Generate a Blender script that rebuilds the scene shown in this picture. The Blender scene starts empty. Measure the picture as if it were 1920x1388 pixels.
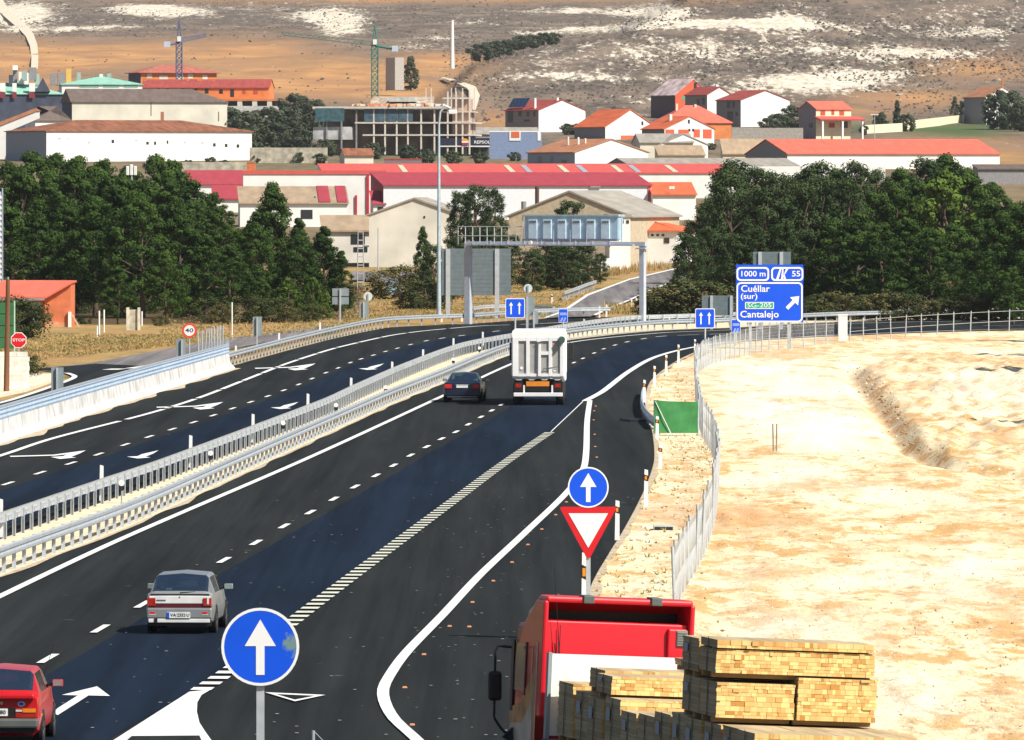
import bpy, bmesh, math, random
from mathutils import Vector, Matrix, noise
rnd = random.Random(7)
R = math.radians
S = bpy.context.scene
COL = S.collection
# ---------------------------------------------------------------- camera, sky, sun, exposure
F, H, CX, HY = 16500.0, 10.0, 960.0, 360.0      # focal length in photo pixels, eye height, principal column, horizon row
cam = bpy.data.cameras.new('camera')
co = bpy.data.objects.new('camera', cam); COL.objects.link(co); S.camera = co
co.location = (0, 0, H); co.rotation_euler = (R(90), 0, 0)
cam.sensor_width = 36; cam.lens = F/1920*36; cam.shift_y = -(694-HY)/1920
cam.clip_start = 1; cam.clip_end = 30000
SUN = Vector((.72, -.60, .95)).normalized()
w = bpy.data.worlds.new("World"); S.world = w; w.use_nodes = True
nt = w.node_tree
sky = nt.nodes.new('ShaderNodeTexSky'); sky.sky_type = 'NISHITA'; sky.sun_disc = False
sky.sun_elevation = math.asin(SUN.z); sky.sun_rotation = math.atan2(SUN.x, SUN.y)
sky.dust_density = 1.5
nt.links.new(sky.outputs[0], nt.nodes['Background'].inputs[0])
nt.nodes['Background'].inputs[1].default_value = .068
sl = bpy.data.lights.new('sun', 'SUN'); sl.energy = 5.0; sl.angle = R(.5); sl.color = (1, .955, .85)
so = bpy.data.objects.new('sun', sl); COL.objects.link(so)
so.rotation_euler = (-SUN).to_track_quat('-Z', 'Y').to_euler()
S.view_settings.view_transform = 'Standard'; S.view_settings.look = 'None'
S.view_settings.exposure = 0.35; S.view_settings.gamma = 1
S.cycles.max_bounces = 5; S.cycles.transparent_max_bounces = 12

# ---------------------------------------------------------------- helpers
def lin(r, g, b, k=1.0):
    f = lambda c: (c/255/12.92 if c/255 <= .04045 else ((c/255+.055)/1.055)**2.4)*k
    return (f(r), f(g), f(b))

def wp(px, py, z=0.0):                      # ground point seen at a photo pixel
    D = F*(H-z)/(py-HY)
    return Vector(((px-CX)/F*D, D, z))
def vp(px, py, D):                          # point at a photo pixel and a distance
    return Vector(((px-CX)/F*D, D, H-(py-HY)/F*D))

MATS = {}
def M(name, col, rough=.65, metal=0.0, var=.12, scale=2.5, bump=0.0, spec=.4, detail=4, stretch=None):
    if name in MATS: return MATS[name]
    m = bpy.data.materials.new(name); m.use_nodes = True; t = m.node_tree; n = t.nodes; b = n['Principled BSDF']
    b.inputs['Roughness'].default_value = rough; b.inputs['Metallic'].default_value = metal
    b.inputs['Specular IOR Level'].default_value = spec
    tc = n.new('ShaderNodeTexCoord'); vec = tc.outputs['Object']
    if stretch:
        mp = n.new('ShaderNodeMapping'); mp.inputs['Scale'].default_value = stretch
        t.links.new(vec, mp.inputs[0]); vec = mp.outputs[0]
    ns = n.new('ShaderNodeTexNoise'); ns.inputs['Scale'].default_value = scale; ns.inputs['Detail'].default_value = detail
    t.links.new(vec, ns.inputs['Vector'])
    mr = n.new('ShaderNodeMapRange'); mr.inputs[1].default_value = .3; mr.inputs[2].default_value = .7
    t.links.new(ns.outputs[0], mr.inputs[0])
    mx = n.new('ShaderNodeMix'); mx.data_type = 'RGBA'
    mx.inputs[6].default_value = (*[max(0, c*(1-var)) for c in col], 1); mx.inputs[7].default_value = (*[min(.9, c*(1+var)) for c in col], 1)
    t.links.new(mr.outputs[0], mx.inputs[0]); t.links.new(mx.outputs[2], b.inputs['Base Color'])
    if bump:
        bp = n.new('ShaderNodeBump'); bp.inputs['Distance'].default_value = bump; bp.inputs['Strength'].default_value = .8
        t.links.new(ns.outputs[0], bp.inputs['Height']); t.links.new(bp.outputs[0], b.inputs['Normal'])
    MATS[name] = m
    return m

class MB:
    def __init__(s): s.v = []; s.f = []; s.m = []; s.sm = []
    def add(s, vs, fs, m=0, sm=False):
        b = len(s.v); s.v += [tuple(v) for v in vs]
        for f in fs: s.f.append([i+b for i in f]); s.m.append(m); s.sm.append(sm)
        return s
    def box(s, c, d, m=0, rz=0, rx=0, ry=0):
        x, y, z = [k/2 for k in d]
        vs = [Vector((i*x, j*y, k*z)) for i in (-1, 1) for j in (-1, 1) for k in (-1, 1)]
        if rz or rx or ry:
            q = Matrix.Rotation(rz, 3, 'Z') @ Matrix.Rotation(ry, 3, 'Y') @ Matrix.Rotation(rx, 3, 'X'); vs = [q @ v for v in vs]
        c = Vector(c)
        return s.add([v+c for v in vs], [(0, 1, 3, 2), (4, 6, 7, 5), (0, 4, 5, 1), (2, 3, 7, 6), (0, 2, 6, 4), (1, 5, 7, 3)], m)
    def bb(s, x0, x1, y0, y1, z0, z1, m=0): return s.box(((x0+x1)/2, (y0+y1)/2, (z0+z1)/2), (x1-x0, y1-y0, z1-z0), m)
    def tube(s, a, b, r, r2=None, n=8, m=0, sm=True):
        a = Vector(a); b = Vector(b); r2 = r if r2 is None else r2
        q = (b-a).to_track_quat('Z', 'Y')
        vs = []
        for p, rr in ((a, r), (b, r2)):
            vs += [p + q @ Vector((rr*math.cos(2*math.pi*i/n), rr*math.sin(2*math.pi*i/n), 0)) for i in range(n)]
        s.add(vs, [(i, (i+1) % n, n+(i+1) % n, n+i) for i in range(n)], m, sm)
        s.add(vs[:n], [tuple(range(n-1, -1, -1))], m); s.add(vs[n:], [tuple(range(n))], m)
        return s
    def prism(s, pts, y0, y1, m=0):             # outline in x,z extruded along y
        n = len(pts); vs = [(x, y0, z) for x, z in pts] + [(x, y1, z) for x, z in pts]
        s.add(vs, [tuple(range(n)), tuple(range(2*n-1, n-1, -1))] + [(i, n+i, n+(i+1) % n, (i+1) % n) for i in range(n)], m)
        return s
    def prismx(s, pts, x0, x1, m=0):            # outline in y,z extruded along x
        n = len(pts); vs = [(x0, y, z) for y, z in pts] + [(x1, y, z) for y, z in pts]
        s.add(vs, [tuple(range(n-1, -1, -1)), tuple(range(n, 2*n))] + [(i, (i+1) % n, n+(i+1) % n, n+i) for i in range(n)], m)
        return s
    def flat(s, pts, m=0): return s.add(pts, [tuple(range(len(pts)))], m)
    def sweep(s, path, prof, m=0, sm=False, close=True, up=Vector((0, 0, 1))):   # profile (across, up) along a path
        n = len(prof); vs = []
        for i, p in enumerate(path):
            d = (path[min(i+1, len(path)-1)] - path[max(i-1, 0)]).normalized(); r = d.cross(up).normalized()
            vs += [p + r*a + up*b for a, b in prof]
        fs = []
        for i in range(len(path)-1):
            for j in range(n if close else n-1):
                k = (j+1) % n; fs.append((i*n+j, i*n+k, (i+1)*n+k, (i+1)*n+j))
        s.add(vs, fs, m, sm)
        if close:
            s.add(vs[:n], [tuple(range(n))], m); s.add(vs[-n:], [tuple(range(n-1, -1, -1))], m)
        return s
    def build(s, name, mats, parent=None, loc=None, rz=0, bevel=0, rot=None):
        me = bpy.data.meshes.new(name); me.from_pydata(s.v, [], s.f)
        mats = mats if isinstance(mats, (list, tuple)) else [mats]
        for mm in mats: me.materials.append(mm)
        me.polygons.foreach_set('material_index', s.m); me.polygons.foreach_set('use_smooth', s.sm)
        bm = bmesh.new(); bm.from_mesh(me)
        bmesh.ops.recalc_face_normals(bm, faces=bm.faces) if len(bm.faces) < 4000 else None
        bm.to_mesh(me); bm.free(); me.update()
        o = bpy.data.objects.new(name, me); COL.objects.link(o)
        if parent: o.parent = parent
        if loc is not None: o.location = loc
        o.rotation_euler = rot if rot else (0, 0, rz)
        if bevel:
            md = o.modifiers.new('bevel', 'BEVEL'); md.width = bevel; md.segments = 2; md.limit_method = 'ANGLE'; md.angle_limit = R(40)
        return o

def tag(o, label=None, cat=None, group=None, kind=None):
    if label: o['label'] = label
    if cat: o['category'] = cat
    if group: o['group'] = group
    if kind: o['kind'] = kind
    return o
def thing(name, label, cat, loc=(0, 0, 0), rz=0, group=None):
    o = bpy.data.objects.new(name, None); COL.objects.link(o); o.empty_display_size = .3
    o.location = loc; o.rotation_euler = (0, 0, rz)
    return tag(o, label, cat, group)
def copy_tree(o, parent=None):
    c = o.copy(); COL.objects.link(c)
    if parent: c.parent = parent
    for ch in [k for k in bpy.data.objects if k.parent == o]: copy_tree(ch, c)
    return c
def smooth(pts, step=3.0, z=0.0):
    """photo-pixel polyline on the ground -> evenly spaced smooth world points"""
    P = [wp(*p) if not isinstance(p, Vector) else p for p in pts]
    Q = []
    for i in range(len(P)-1):
        p0 = P[max(i-1, 0)]; p1 = P[i]; p2 = P[i+1]; p3 = P[min(i+2, len(P)-1)]
        n = max(2, int((p2-p1).length/1.0)); 
        t1 = (p2-p0)*.5; t2 = (p3-p1)*.5; L = (p2-p1).length
        if t1.length > L: t1 *= L/t1.length
        if t2.length > L: t2 *= L/t2.length
        for k in range(n):
            t = k/n
            Q.append(p1*(2*t**3-3*t*t+1)+t1*(t**3-2*t*t+t)+p2*(3*t*t-2*t**3)+t2*(t**3-t*t))
    Q.append(P[-1])
    out = [Q[0]]; acc = 0
    for a, b in zip(Q, Q[1:]):
        acc += (b-a).length
        if acc >= step: out.append(b.copy()); acc = 0
    if (out[-1]-Q[-1]).length > .3: out.append(Q[-1])
    for p in out: p.z = z
    return out
def along(path, s):
    for a, b in zip(path, path[1:]):
        L = (b-a).length
        if s <= L: return a.lerp(b, s/L), (b-a).normalized()
        s -= L
    return None, None
def offset(path, d):
    out = []
    for i, p in enumerate(path):
        t = (path[min(i+1, len(path)-1)]-path[max(i-1, 0)]).normalized()
        out.append(p + Vector((t.y, -t.x, 0))*d)
    return out
def text(body, size, mat, parent, loc, wid=None, name='lettering', rz=0, depth=.004, bold=.012):
    cu = bpy.data.curves.new(name, 'FONT'); cu.body = body; cu.size = size; cu.extrude = depth; cu.align_x = 'CENTER'; cu.align_y = 'CENTER'
    cu.offset = size*bold; cu.resolution_u = 3
    t = bpy.data.objects.new('text_source', cu); COL.objects.link(t)
    me = bpy.data.meshes.new_from_object(t.evaluated_get(bpy.context.evaluated_depsgraph_get()))
    bpy.data.objects.remove(t); bpy.data.curves.remove(cu)
    xs = [v.co.x for v in me.vertices]; k = 1 if not wid else wid/(max(xs)-min(xs))
    for v in me.vertices: v.co = (v.co.x*k, -v.co.z, v.co.y)
    me.materials.clear(); me.materials.append(mat)
    o = bpy.data.objects.new(name, me); COL.objects.link(o); o.parent = parent; o.location = loc; o.rotation_euler = (0, 0, rz)
    return o

# ---------------------------------------------------------------- materials used in many places
WHITE = M('white_paint', (.78, .78, .76), .5, var=.04)
GALV = M('galvanised_steel', (.52, .56, .60), .45, .35, var=.12, scale=4)
GALVD = M('dull_zinc', (.33, .38, .40), .55, .3, var=.1)
BLACK = M('black_plastic', (.012, .012, .013), .5, var=.1)
RUBBER = M('rubber', (.016, .016, .016), .85, var=.2)
BLUE = M('sign_blue', (.003, .085, .74), .4, var=.05, scale=1)
SWHITE = M('sign_white', (.82, .82, .82), .45, var=.02)
SRED = M('sign_red', (.62, .012, .02), .4, var=.04)
DARKM = M('dark_opening', (.02, .02, .025), .5, var=.1)
CONC = M('concrete', (.50, .49, .46), .85, var=.22, scale=1.2, bump=.02)

# ---------------------------------------------------------------- terrain
TAB = [(-900, 9500), (-500, 8200), (-200, 6600), (-80, 5600), (-40, 5000), (0, 4500), (50, 3850), (90, 3380), (130, 2960), (170, 2620), (200, 2400), (230, 2200), (260, 2020), (290, 1850), (320, 1680),
       (360, 1500), (400, 1330), (440, 1150), (480, 1010), (520, 900), (560, 800), (590, 165000/230)]
HILL = [(-900, 4900), (-500, 4300), (-200, 3560), (-80, 3240), (0, 2990), (50, 2830), (100, 2670), (150, 2520), (200, 2370), (230, 2200)]
def interp(tab, x):
    if x <= tab[0][0]: return tab[0][1]
    for (a, fa), (b, fb) in zip(tab, tab[1:]):
        if x <= b: 
            t = (x-a)/(b-a); return fa+(fb-fa)*t
    return tab[-1][1]
RIDGE = [(-20000, 240), (800, 200), (840, 172), (890, 122), (940, 104), (1000, 90), (1100, 73), (1160, 60), (1200, 36), (1260, 6), (1320, -40), (1500, -120), (1900, -260), (3000, -480), (22000, -800)]
def sst(a, b, x):
    t = min(1, max(0, (x-a)/(b-a))); return t*t*(3-2*t)
def Dt(px, py):
    if py >= 590: return F*H/(py-HY)
    d = interp(TAB, py)
    if py < 235:
        yr = interp(RIDGE, px)
        m = sst(-9, 9, py-yr)
        d = d + (min(d, interp(HILL, py))-d)*m*sst(240, 205, py) if m > 0 else d
    return d
def tp(px, py, dz=0):                       # terrain point at a photo pixel
    p = vp(px, py, Dt(px, py)); p.z += dz
    return p
def gauss(px, py, L):
    s = 0
    for (cx, cy, rx, ry, a) in L:
        q = ((px-cx)/rx)**2+((py-cy)/ry)**2
        if q < 6: s += a*math.exp(-q)
    return min(1, s)
CHALK = [(1340, 48, 190, 9, .95), (1250, 22, 70, 16, .8), (1480, 35, 60, 30, .45), (1530, 158, 130, 16, .95), (1330, 185, 150, 14, .6), (1620, 140, 120, 10, .5), (1380, 205, 120, 10, .5),
         (640, 48, 42, 24, 1), (600, 30, 60, 10, .6), (280, 18, 80, 7, .8), (340, 26, 60, 5, .6), (150, 52, 60, 5, .7), (60, 58, 60, 5, .5), (240, 50, 60, 4, .5),
         (1080, 24, 130, 7, .7), (870, 40, 60, 6, .5), (820, 68, 60, 8, .5), (1100, 55, 60, 7, .5), (1010, 62, 60, 6, .6), (1130, 150, 120, 10, .35), (1000, 145, 80, 6, .3),
         (1700, 100, 180, 12, .4), (1850, 60, 120, 10, .35), (1160, 218, 60, 10, .6), (60, 25, 60, 25, .5), (20, 30, 50, 22, .7), (780, 85, 60, 6, .4), (1500, 95, 330, 60, .30), (1800, 30, 160, 40, .25), (1240, 100, 160, 30, .3), (1000, 125, 160, 40, .2), (450, 20, 300, 26, .25)]
OCHRE = [(250, 105, 260, 28, 1), (60, 110, 120, 30, .9), (480, 90, 130, 22, .6), (720, 140, 160, 30, 1.2), (600, 165, 120, 22, 1.1), (840, 110, 60, 14, 1.0), (470, 145, 100, 22, 1.0), (780, 175, 70, 16, .7),
         (930, 225, 60, 26, .8), (800, -8, 500, 12, 1.2), (1700, 185, 120, 16, .9), (1850, 130, 120, 24, .9), (1600, 215, 90, 10, .7), (1780, 280, 140, 26, .8), (1900, 310, 80, 30, .9), (40, 170, 200, 30, .8)]
GREEN = [(1700, 240, 130, 10, 1.2), (1880, 225, 70, 14, 1.2), (1820, 250, 70, 8, .8), (520, 300, 160, 14, .5), (850, 290, 120, 14, .5)]
def scarp(px, py):                          # raised ground to the right of an eroded bank
    return interp([(600, 1990), (660, 1700), (690, 1612), (730, 1640), (780, 1682), (830, 1712), (870, 1790), (900, 1990)], py)
def build_terrain():
    RY = [(1290, 668), (1300, 664), (1350, 647), (1420, 640), (1560, 632), (1760, 625), (1900, 622), (2400, 620), (30000, 617)]
    pxs = [-20000, -9000, -4500, -2400, -1400, -900, -600, -400, -250, -120, -60]+list(range(-20, 1945, 6))+[1980, 2050, 2150, 2300, 2500, 2800, 3400, 4500, 7000, 12000, 22000]
    pys = [-160, -110, -80, -60, -40, -25, -15]+[-8+4*i for i in range(80)]+[312+6*i for i in range(47)]
    y = 592.0
    while y < 1500: pys.append(y); y += max(2.5, (y-360)*.009)
    pys += [1560, 1650, 1800, 2000, 2300, 2800]
    near = [40, 10, -60]
    vs = []; A = []; B = []
    for r in range(len(pys)+len(near)):
        for px in pxs:
            if r < len(pys):
                py = pys[r]; D = Dt(px, py); p = vp(px, py, D)
            else:
                py = 3500; D = near[r-len(pys)]; p = Vector(((px-CX)/F*68, D, 0))
            if py >= 590: p.z = 0
            sand = 0; dry = 0; och = 0; ch = 0; gr = 0; tr = 0
            if py > 606 and px > 1000:
                sand = 1
                d = sst(8, 40, px-1330) if py < 1000 else sst(0, 60, px-1290)
                d *= sst(2, 14, py-interp(RY, px)) if px > 1290 else 1
                nz = noise.noise(Vector((p.x*.30, p.y*.05, 3)))*.10+noise.noise(Vector((p.x*.9, p.y*.16, 9)))*.06+noise.noise(Vector((p.x*2.2, p.y*.5, 1)))*.05
                p.z += d*nz
                if 600 < py < 905:
                    sc = scarp(px, py); e = sst(-14, 34, px-sc+26*noise.noise(Vector((p.y*.2, 5, 0))))*sst(905, 850, py)*sst(640, 700, py)
                    p.z += .22*e*d + .30*e*d*noise.noise(Vector((p.x*1.5, p.y*.3, 7))) - .45*d*math.exp(-((px-sc+22)/22.)**2)*sst(905, 850, py)*sst(650, 710, py)
                p.z -= .05
                och = gauss(px, py, [(1580, 905, 170, 16, .9), (1390, 965, 60, 40, .8), (1420, 1075, 110, 22, .7), (1850, 960, 120, 14, .7), (1640, 735, 26, 40, 1), (1700, 835, 40, 12, 1), (1870, 1150, 60, 40, .7), (1350, 1170, 80, 14, .8), (1480, 660, 60, 5, .7), (1760, 1010, 160, 8, .6), (1300, 690, 20, 40, .5), (1270, 870, 40, 40, .6)])
                tr = gauss(px, py, [(1470, 750, 130, 45, 1), (1560, 800, 90, 30, .9), (1450, 690, 160, 20, .7), (1500, 1180, 120, 40, .6), (1750, 1090, 120, 40, .6), (1850, 730, 90, 30, .6), (1640, 1300, 200, 40, .5), (1240, 980, 60, 60, .5)])
            elif py > 330:
                dry = 1 if py > 500 else .3; p.z -= .06
                if py <= 500: gr = .22
                if (px < 680 and 530 < py < 606-max(0, px-430)*.04) or (px > 1270 and 530 < py < 580): tr = 1  # needle-litter brown under the groves, darkened to carry their shade
            if py < 330:
                och = gauss(px, py, OCHRE); ch = gauss(px, py, CHALK); gr = gauss(px, py, GREEN)
                if py < 235: p.z += noise.noise(Vector((p.x*.02, p.y*.006, 0)))*1.6+noise.noise(Vector((p.x*.07, p.y*.02, 4)))*.7
                dry = sst(250, 330, py)*.3; gr = max(gr, .22*sst(250, 330, py))
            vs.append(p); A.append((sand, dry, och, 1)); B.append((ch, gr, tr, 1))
    n = len(pxs); fs = []
    for r in range(len(pys)+len(near)-1):
        for c in range(n-1): fs.append((r*n+c, (r+1)*n+c, (r+1)*n+c+1, r*n+c+1))
    me = bpy.data.meshes.new('ground'); me.from_pydata([tuple(v) for v in vs], [], fs)
    for nm, arr in (('zone_a', A), ('zone_b', B)):
        at = me.color_attributes.new(nm, 'FLOAT_COLOR', 'POINT'); at.data.foreach_set('color', [x for q in arr for x in q])
    me.polygons.foreach_set('use_smooth', [True]*len(fs))
    o = bpy.data.objects.new('ground', me); COL.objects.link(o); tag(o, kind='structure')
    m = bpy.data.materials.new('ground'); m.use_nodes = True; t = m.node_tree; N = t.nodes; L = t.links
    b = N['Principled BSDF']; b.inputs['Roughness'].default_value = .95; b.inputs['Specular IOR Level'].default_value = .1
    geo = N.new('ShaderNodeNewGeometry')
    def ns(scale, st=(1, 1, 1), detail=5, rough=.6):
        mp = N.new('ShaderNodeMapping'); mp.inputs['Scale'].default_value = st; L.new(geo.outputs['Position'], mp.inputs[0])
        k = N.new('ShaderNodeTexNoise'); k.inputs['Scale'].default_value = scale; k.inputs['Detail'].default_value = detail; k.inputs['Roughness'].default_value = rough
        L.new(mp.outputs[0], k.inputs['Vector']); return k.outputs[0]
    def rng(x, a, b_, c=0, d=1):
        k = N.new('ShaderNodeMapRange'); k.inputs[1].default_value = a; k.inputs[2].default_value = b_; k.inputs[3].default_value = c; k.inputs[4].default_value = d
        L.new(x, k.inputs[0]); return k.outputs[0]
    def mix(f, a, b_):
        k = N.new('ShaderNodeMix'); k.data_type = 'RGBA'
        if isinstance(f, (int, float)): k.inputs[0].default_value = f
        else: L.new(f, k.inputs[0])
        for i, c in ((6, a), (7, b_)):
            if isinstance(c, tuple): k.inputs[i].default_value = (*c, 1)
            else: L.new(c, k.inputs[i])
        return k.outputs[2]
    def mt(op, a, b_):
        k = N.new('ShaderNodeMath'); k.operation = op; k.use_clamp = True
        for i, c in ((0, a), (1, b_)):
            if isinstance(c, (int, float)): k.inputs[i].default_value = c
            else: L.new(c, k.inputs[i])
        return k.outputs[0]
    def att(nm):
        k = N.new('ShaderNodeAttribute'); k.attribute_name = nm
        s = N.new('ShaderNodeSeparateColor'); L.new(k.outputs['Color'], s.inputs[0]); return s.outputs
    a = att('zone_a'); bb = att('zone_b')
    hs = ns(.4, (1, .15, 1), 7, .75); hs2 = ns(.05, (1, .3, 1), 4)
    scrub = mix(rng(hs, .38, .62), (.195, .155, .125), (.080, .066, .055))
    scrub = mix(rng(hs2, .45, .7), scrub, (.27, .20, .15))
    och = mix(rng(ns(.05, (1, .3, 1)), .35, .65), (.56, .30, .125), (.37, .195, .10))
    c = mix(mt('MULTIPLY', a[2], rng(ns(.03, (1, .3, 1)), .3, .5, .5, 1)), scrub, och)
    chm = rng(mt('ADD', mt('MULTIPLY', bb[0], .28), mt('ADD', mt('MULTIPLY', ns(.11, (1, .10, 1), 6, .75), .45), mt('MULTIPLY', ns(.5, (1, .12, 1), 5, .75), .55))), .60, .67)
    c = mix(chm, c, mix(rng(hs, .4, .6), (.86, .78, .64), (.54, .46, .36)))
    c = mix(mt('MULTIPLY', bb[1], .9), c, (.07, .12, .04))
    dryc = mix(rng(ns(.5, (1, .35, 1), 6), .35, .65), (.46, .31, .12), (.27, .20, .08))
    dryc = mix(rng(ns(.12, (1, .3, 1), 4), .42, .62), dryc, (.42, .24, .11))
    dryc = mix(rng(ns(.2, (1, .3, 1), 3), .52, .66), dryc, (.14, .14, .06))
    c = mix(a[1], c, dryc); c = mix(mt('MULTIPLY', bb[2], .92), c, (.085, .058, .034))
    s1 = ns(.75, (1, .22, 1), 7, .72); s2 = ns(.13, (1, .16, 1), 5, .65); s3 = ns(2.6, (1, .22, 1), 6, .8)
    sand = mix(rng(s1, .49, .555), (.87, .745, .50), (.68, .42, .18))
    sand = mix(mt('MULTIPLY', rng(s2, .50, .62), .7), sand, (.64, .36, .17))
    sand = mix(rng(s2, .50, .36), sand, (.90, .83, .64))
    sand = mix(mt('MULTIPLY', rng(s3, .555, .63), .75), sand, (.34, .21, .11))
    sand = mix(mt('MULTIPLY', rng(ns(.35, (1, .12, 1), 5, .7), .68, .74), .6), sand, (.26, .25, .10))
    sand = mix(mt('MULTIPLY', a[2], rng(ns(.35, (1, .2, 1), 6, .7), .42, .58)), sand, (.66, .35, .16)); sand = mix(mt('MULTIPLY', bb[2], rng(ns(.3, (1, .2, 1), 6, .7), .38, .56)), sand, (.88, .83, .72)); gr_ = ns(7, (1, .3, 1), 3, .8); sand = mix(mt('MULTIPLY', rng(gr_, .55, .68), .55), sand, (.46, .32, .17)); c = mix(a[0], c, sand)
    L.new(c, b.inputs['Base Color'])
    bp = N.new('ShaderNodeBump'); bp.inputs['Strength'].default_value = .7; bp.inputs['Distance'].default_value = .35
    L.new(mt('ADD', mt('MULTIPLY', s1, .6), mt('MULTIPLY', s3, .25)), bp.inputs['Height']); L.new(bp.outputs[0], b.inputs['Normal'])
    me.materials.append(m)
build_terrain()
# ---------------------------------------------------------------- roads
def asphalt(name, col, spec=.25, rough=.78, bump=.004):
    m = M(name, col, rough, 0, .16, .35, 0, spec, 6, (1, .12, 1))
    n = m.node_tree.nodes; t = m.node_tree
    if 'fine' not in n:
        b = n['Principled BSDF']; f = n.new('ShaderNodeTexNoise'); f.name = 'fine'; f.inputs['Scale'].default_value = 18; f.inputs['Detail'].default_value = 3
        bp = n.new('ShaderNodeBump'); bp.inputs['Distance'].default_value = bump; bp.inputs['Strength'].default_value = .6
        tc = n.new('ShaderNodeTexCoord'); t.links.new(tc.outputs['Object'], f.inputs['Vector'])
        t.links.new(f.outputs[0], bp.inputs['Height']); t.links.new(bp.outputs[0], b.inputs['Normal'])
        # pale flecks of grit
        g = n.new('ShaderNodeTexNoise'); g.inputs['Scale'].default_value = 1.3; g.inputs['Detail'].default_value = 2; t.links.new(tc.outputs['Object'], g.inputs['Vector'])
        r = n.new('ShaderNodeMapRange'); r.inputs[1].default_value = .74; r.inputs[2].default_value = .78; t.links.new(g.outputs[0], r.inputs[0])
        mx = n.new('ShaderNodeMix'); mx.data_type = 'RGBA'; old = b.inputs['Base Color'].links[0].from_socket
        t.links.new(r.outputs[0], mx.inputs[0]); t.links.new(old, mx.inputs[6]); mx.inputs[7].default_value = (.12, .12, .12, 1)
        # wheel tracks and pale dusty bands drawn out along the road
        mp = n.new('ShaderNodeMapping'); mp.inputs['Scale'].default_value = (1, .012, 1); mp.inputs['Rotation'].default_value = (0, 0, .044); t.links.new(tc.outputs['Object'], mp.inputs[0])
        w_ = n.new('ShaderNodeTexNoise'); w_.inputs['Scale'].default_value = 1.1; w_.inputs['Detail'].default_value = 5; w_.inputs['Roughness'].default_value = .7; t.links.new(mp.outputs[0], w_.inputs['Vector'])
        r2 = n.new('ShaderNodeMapRange'); r2.inputs[1].default_value = .35; r2.inputs[2].default_value = .7; r2.inputs[3].default_value = .72; r2.inputs[4].default_value = 1.5; t.links.new(w_.outputs[0], r2.inputs[0])
        m2 = n.new('ShaderNodeMix'); m2.data_type = 'RGBA'; m2.blend_type = 'MULTIPLY'; m2.inputs[0].default_value = 1; t.links.new(mx.outputs[2], m2.inputs[6]); t.links.new(r2.outputs[0], m2.inputs[7])
        t.links.new(m2.outputs[2], b.inputs['Base Color'])
    return m
ASPH = asphalt('asphalt', lin(38, 40, 40), .06); ASPB = asphalt('blue_asphalt', lin(22, 32, 47), .06); ASPO = asphalt('old_asphalt', lin(118, 112, 112))
MARK = M('road_marking_paint', (.82, .82, .80), .6, var=.08, scale=1.5)
MARKO = M('worn_road_marking', (.66, .66, .56), .6, var=.15, scale=2)
SANDM = M('gravel', (.72, .60, .42), .95, var=.25, scale=1.2, bump=.05, spec=.1)
def poly_sheet(name, pts, mat, z):
    b = MB(); b.flat([(p.x, p.y, z) for p in pts]); o = b.build(name, mat); tag(o, kind='structure')
    if o.data.polygons[0].normal.z < 0: o.data.flip_normals()
    return o
MR = [(-420, 1270), (-120, 1135), (0, 1082), (243, 988), (433, 900), (533, 853), (640, 803), (733, 760), (833, 718), (900, 688), (960, 665), (1067, 638), (1240, 620), (1380, 615), (1575, 604), (1875, 598.5), (2400, 596)]
ML = [(-420, 1150), (-120, 1054), (0, 1012), (190, 943), (304, 902), (600, 783), (667, 750), (767, 704), (867, 666), (960, 647), (1067, 627), (1180, 611.5), (1280, 608), (1507, 600.5), (1875, 595), (2400, 592.5)]
GL = [(423, 690), (530, 660), (640, 632), (733, 614), (833, 609), (883, 607.5), (985, 600), (1080, 595.5), (1280, 593), (1500, 588), (1900, 583.5), (2400, 582)]
CB = [(-420, 965), (-120, 868), (0, 827), (200, 762), (428, 691)]
RE = [(1750, 1560), (1330, 1440), (1150, 1300), (1095, 1190), (1105, 1105), (1140, 1040), (1165, 1000), (1195, 945), (1215, 900), (1226, 860), (1222, 810), (1212, 775), (1209, 745), (1222, 712), (1262, 681), (1300, 662), (1350, 645), (1420, 637), (1560, 629), (1760, 622), (1900, 619), (2400, 617)]
mr = smooth(MR); ml = smooth(ML); gl = smooth(GL); cb = smooth(CB); re_ = smooth(RE)
poly_sheet('motorway_carriageway', [Vector((-25, 60, 0)), Vector((-25, 150, 0))]+mr+list(reversed(re_))+[Vector((14, 100, 0)), Vector((14, 60, 0))], ASPH, 0)
poly_sheet('opposite_carriageway', [Vector((-45, 120, 0))]+cb+gl[1:]+list(reversed(ml))+[Vector((-24, 150, 0))], ASPH, 0)
poly_sheet('median_strip', ml+list(reversed(mr)), SANDM, .012)
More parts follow.
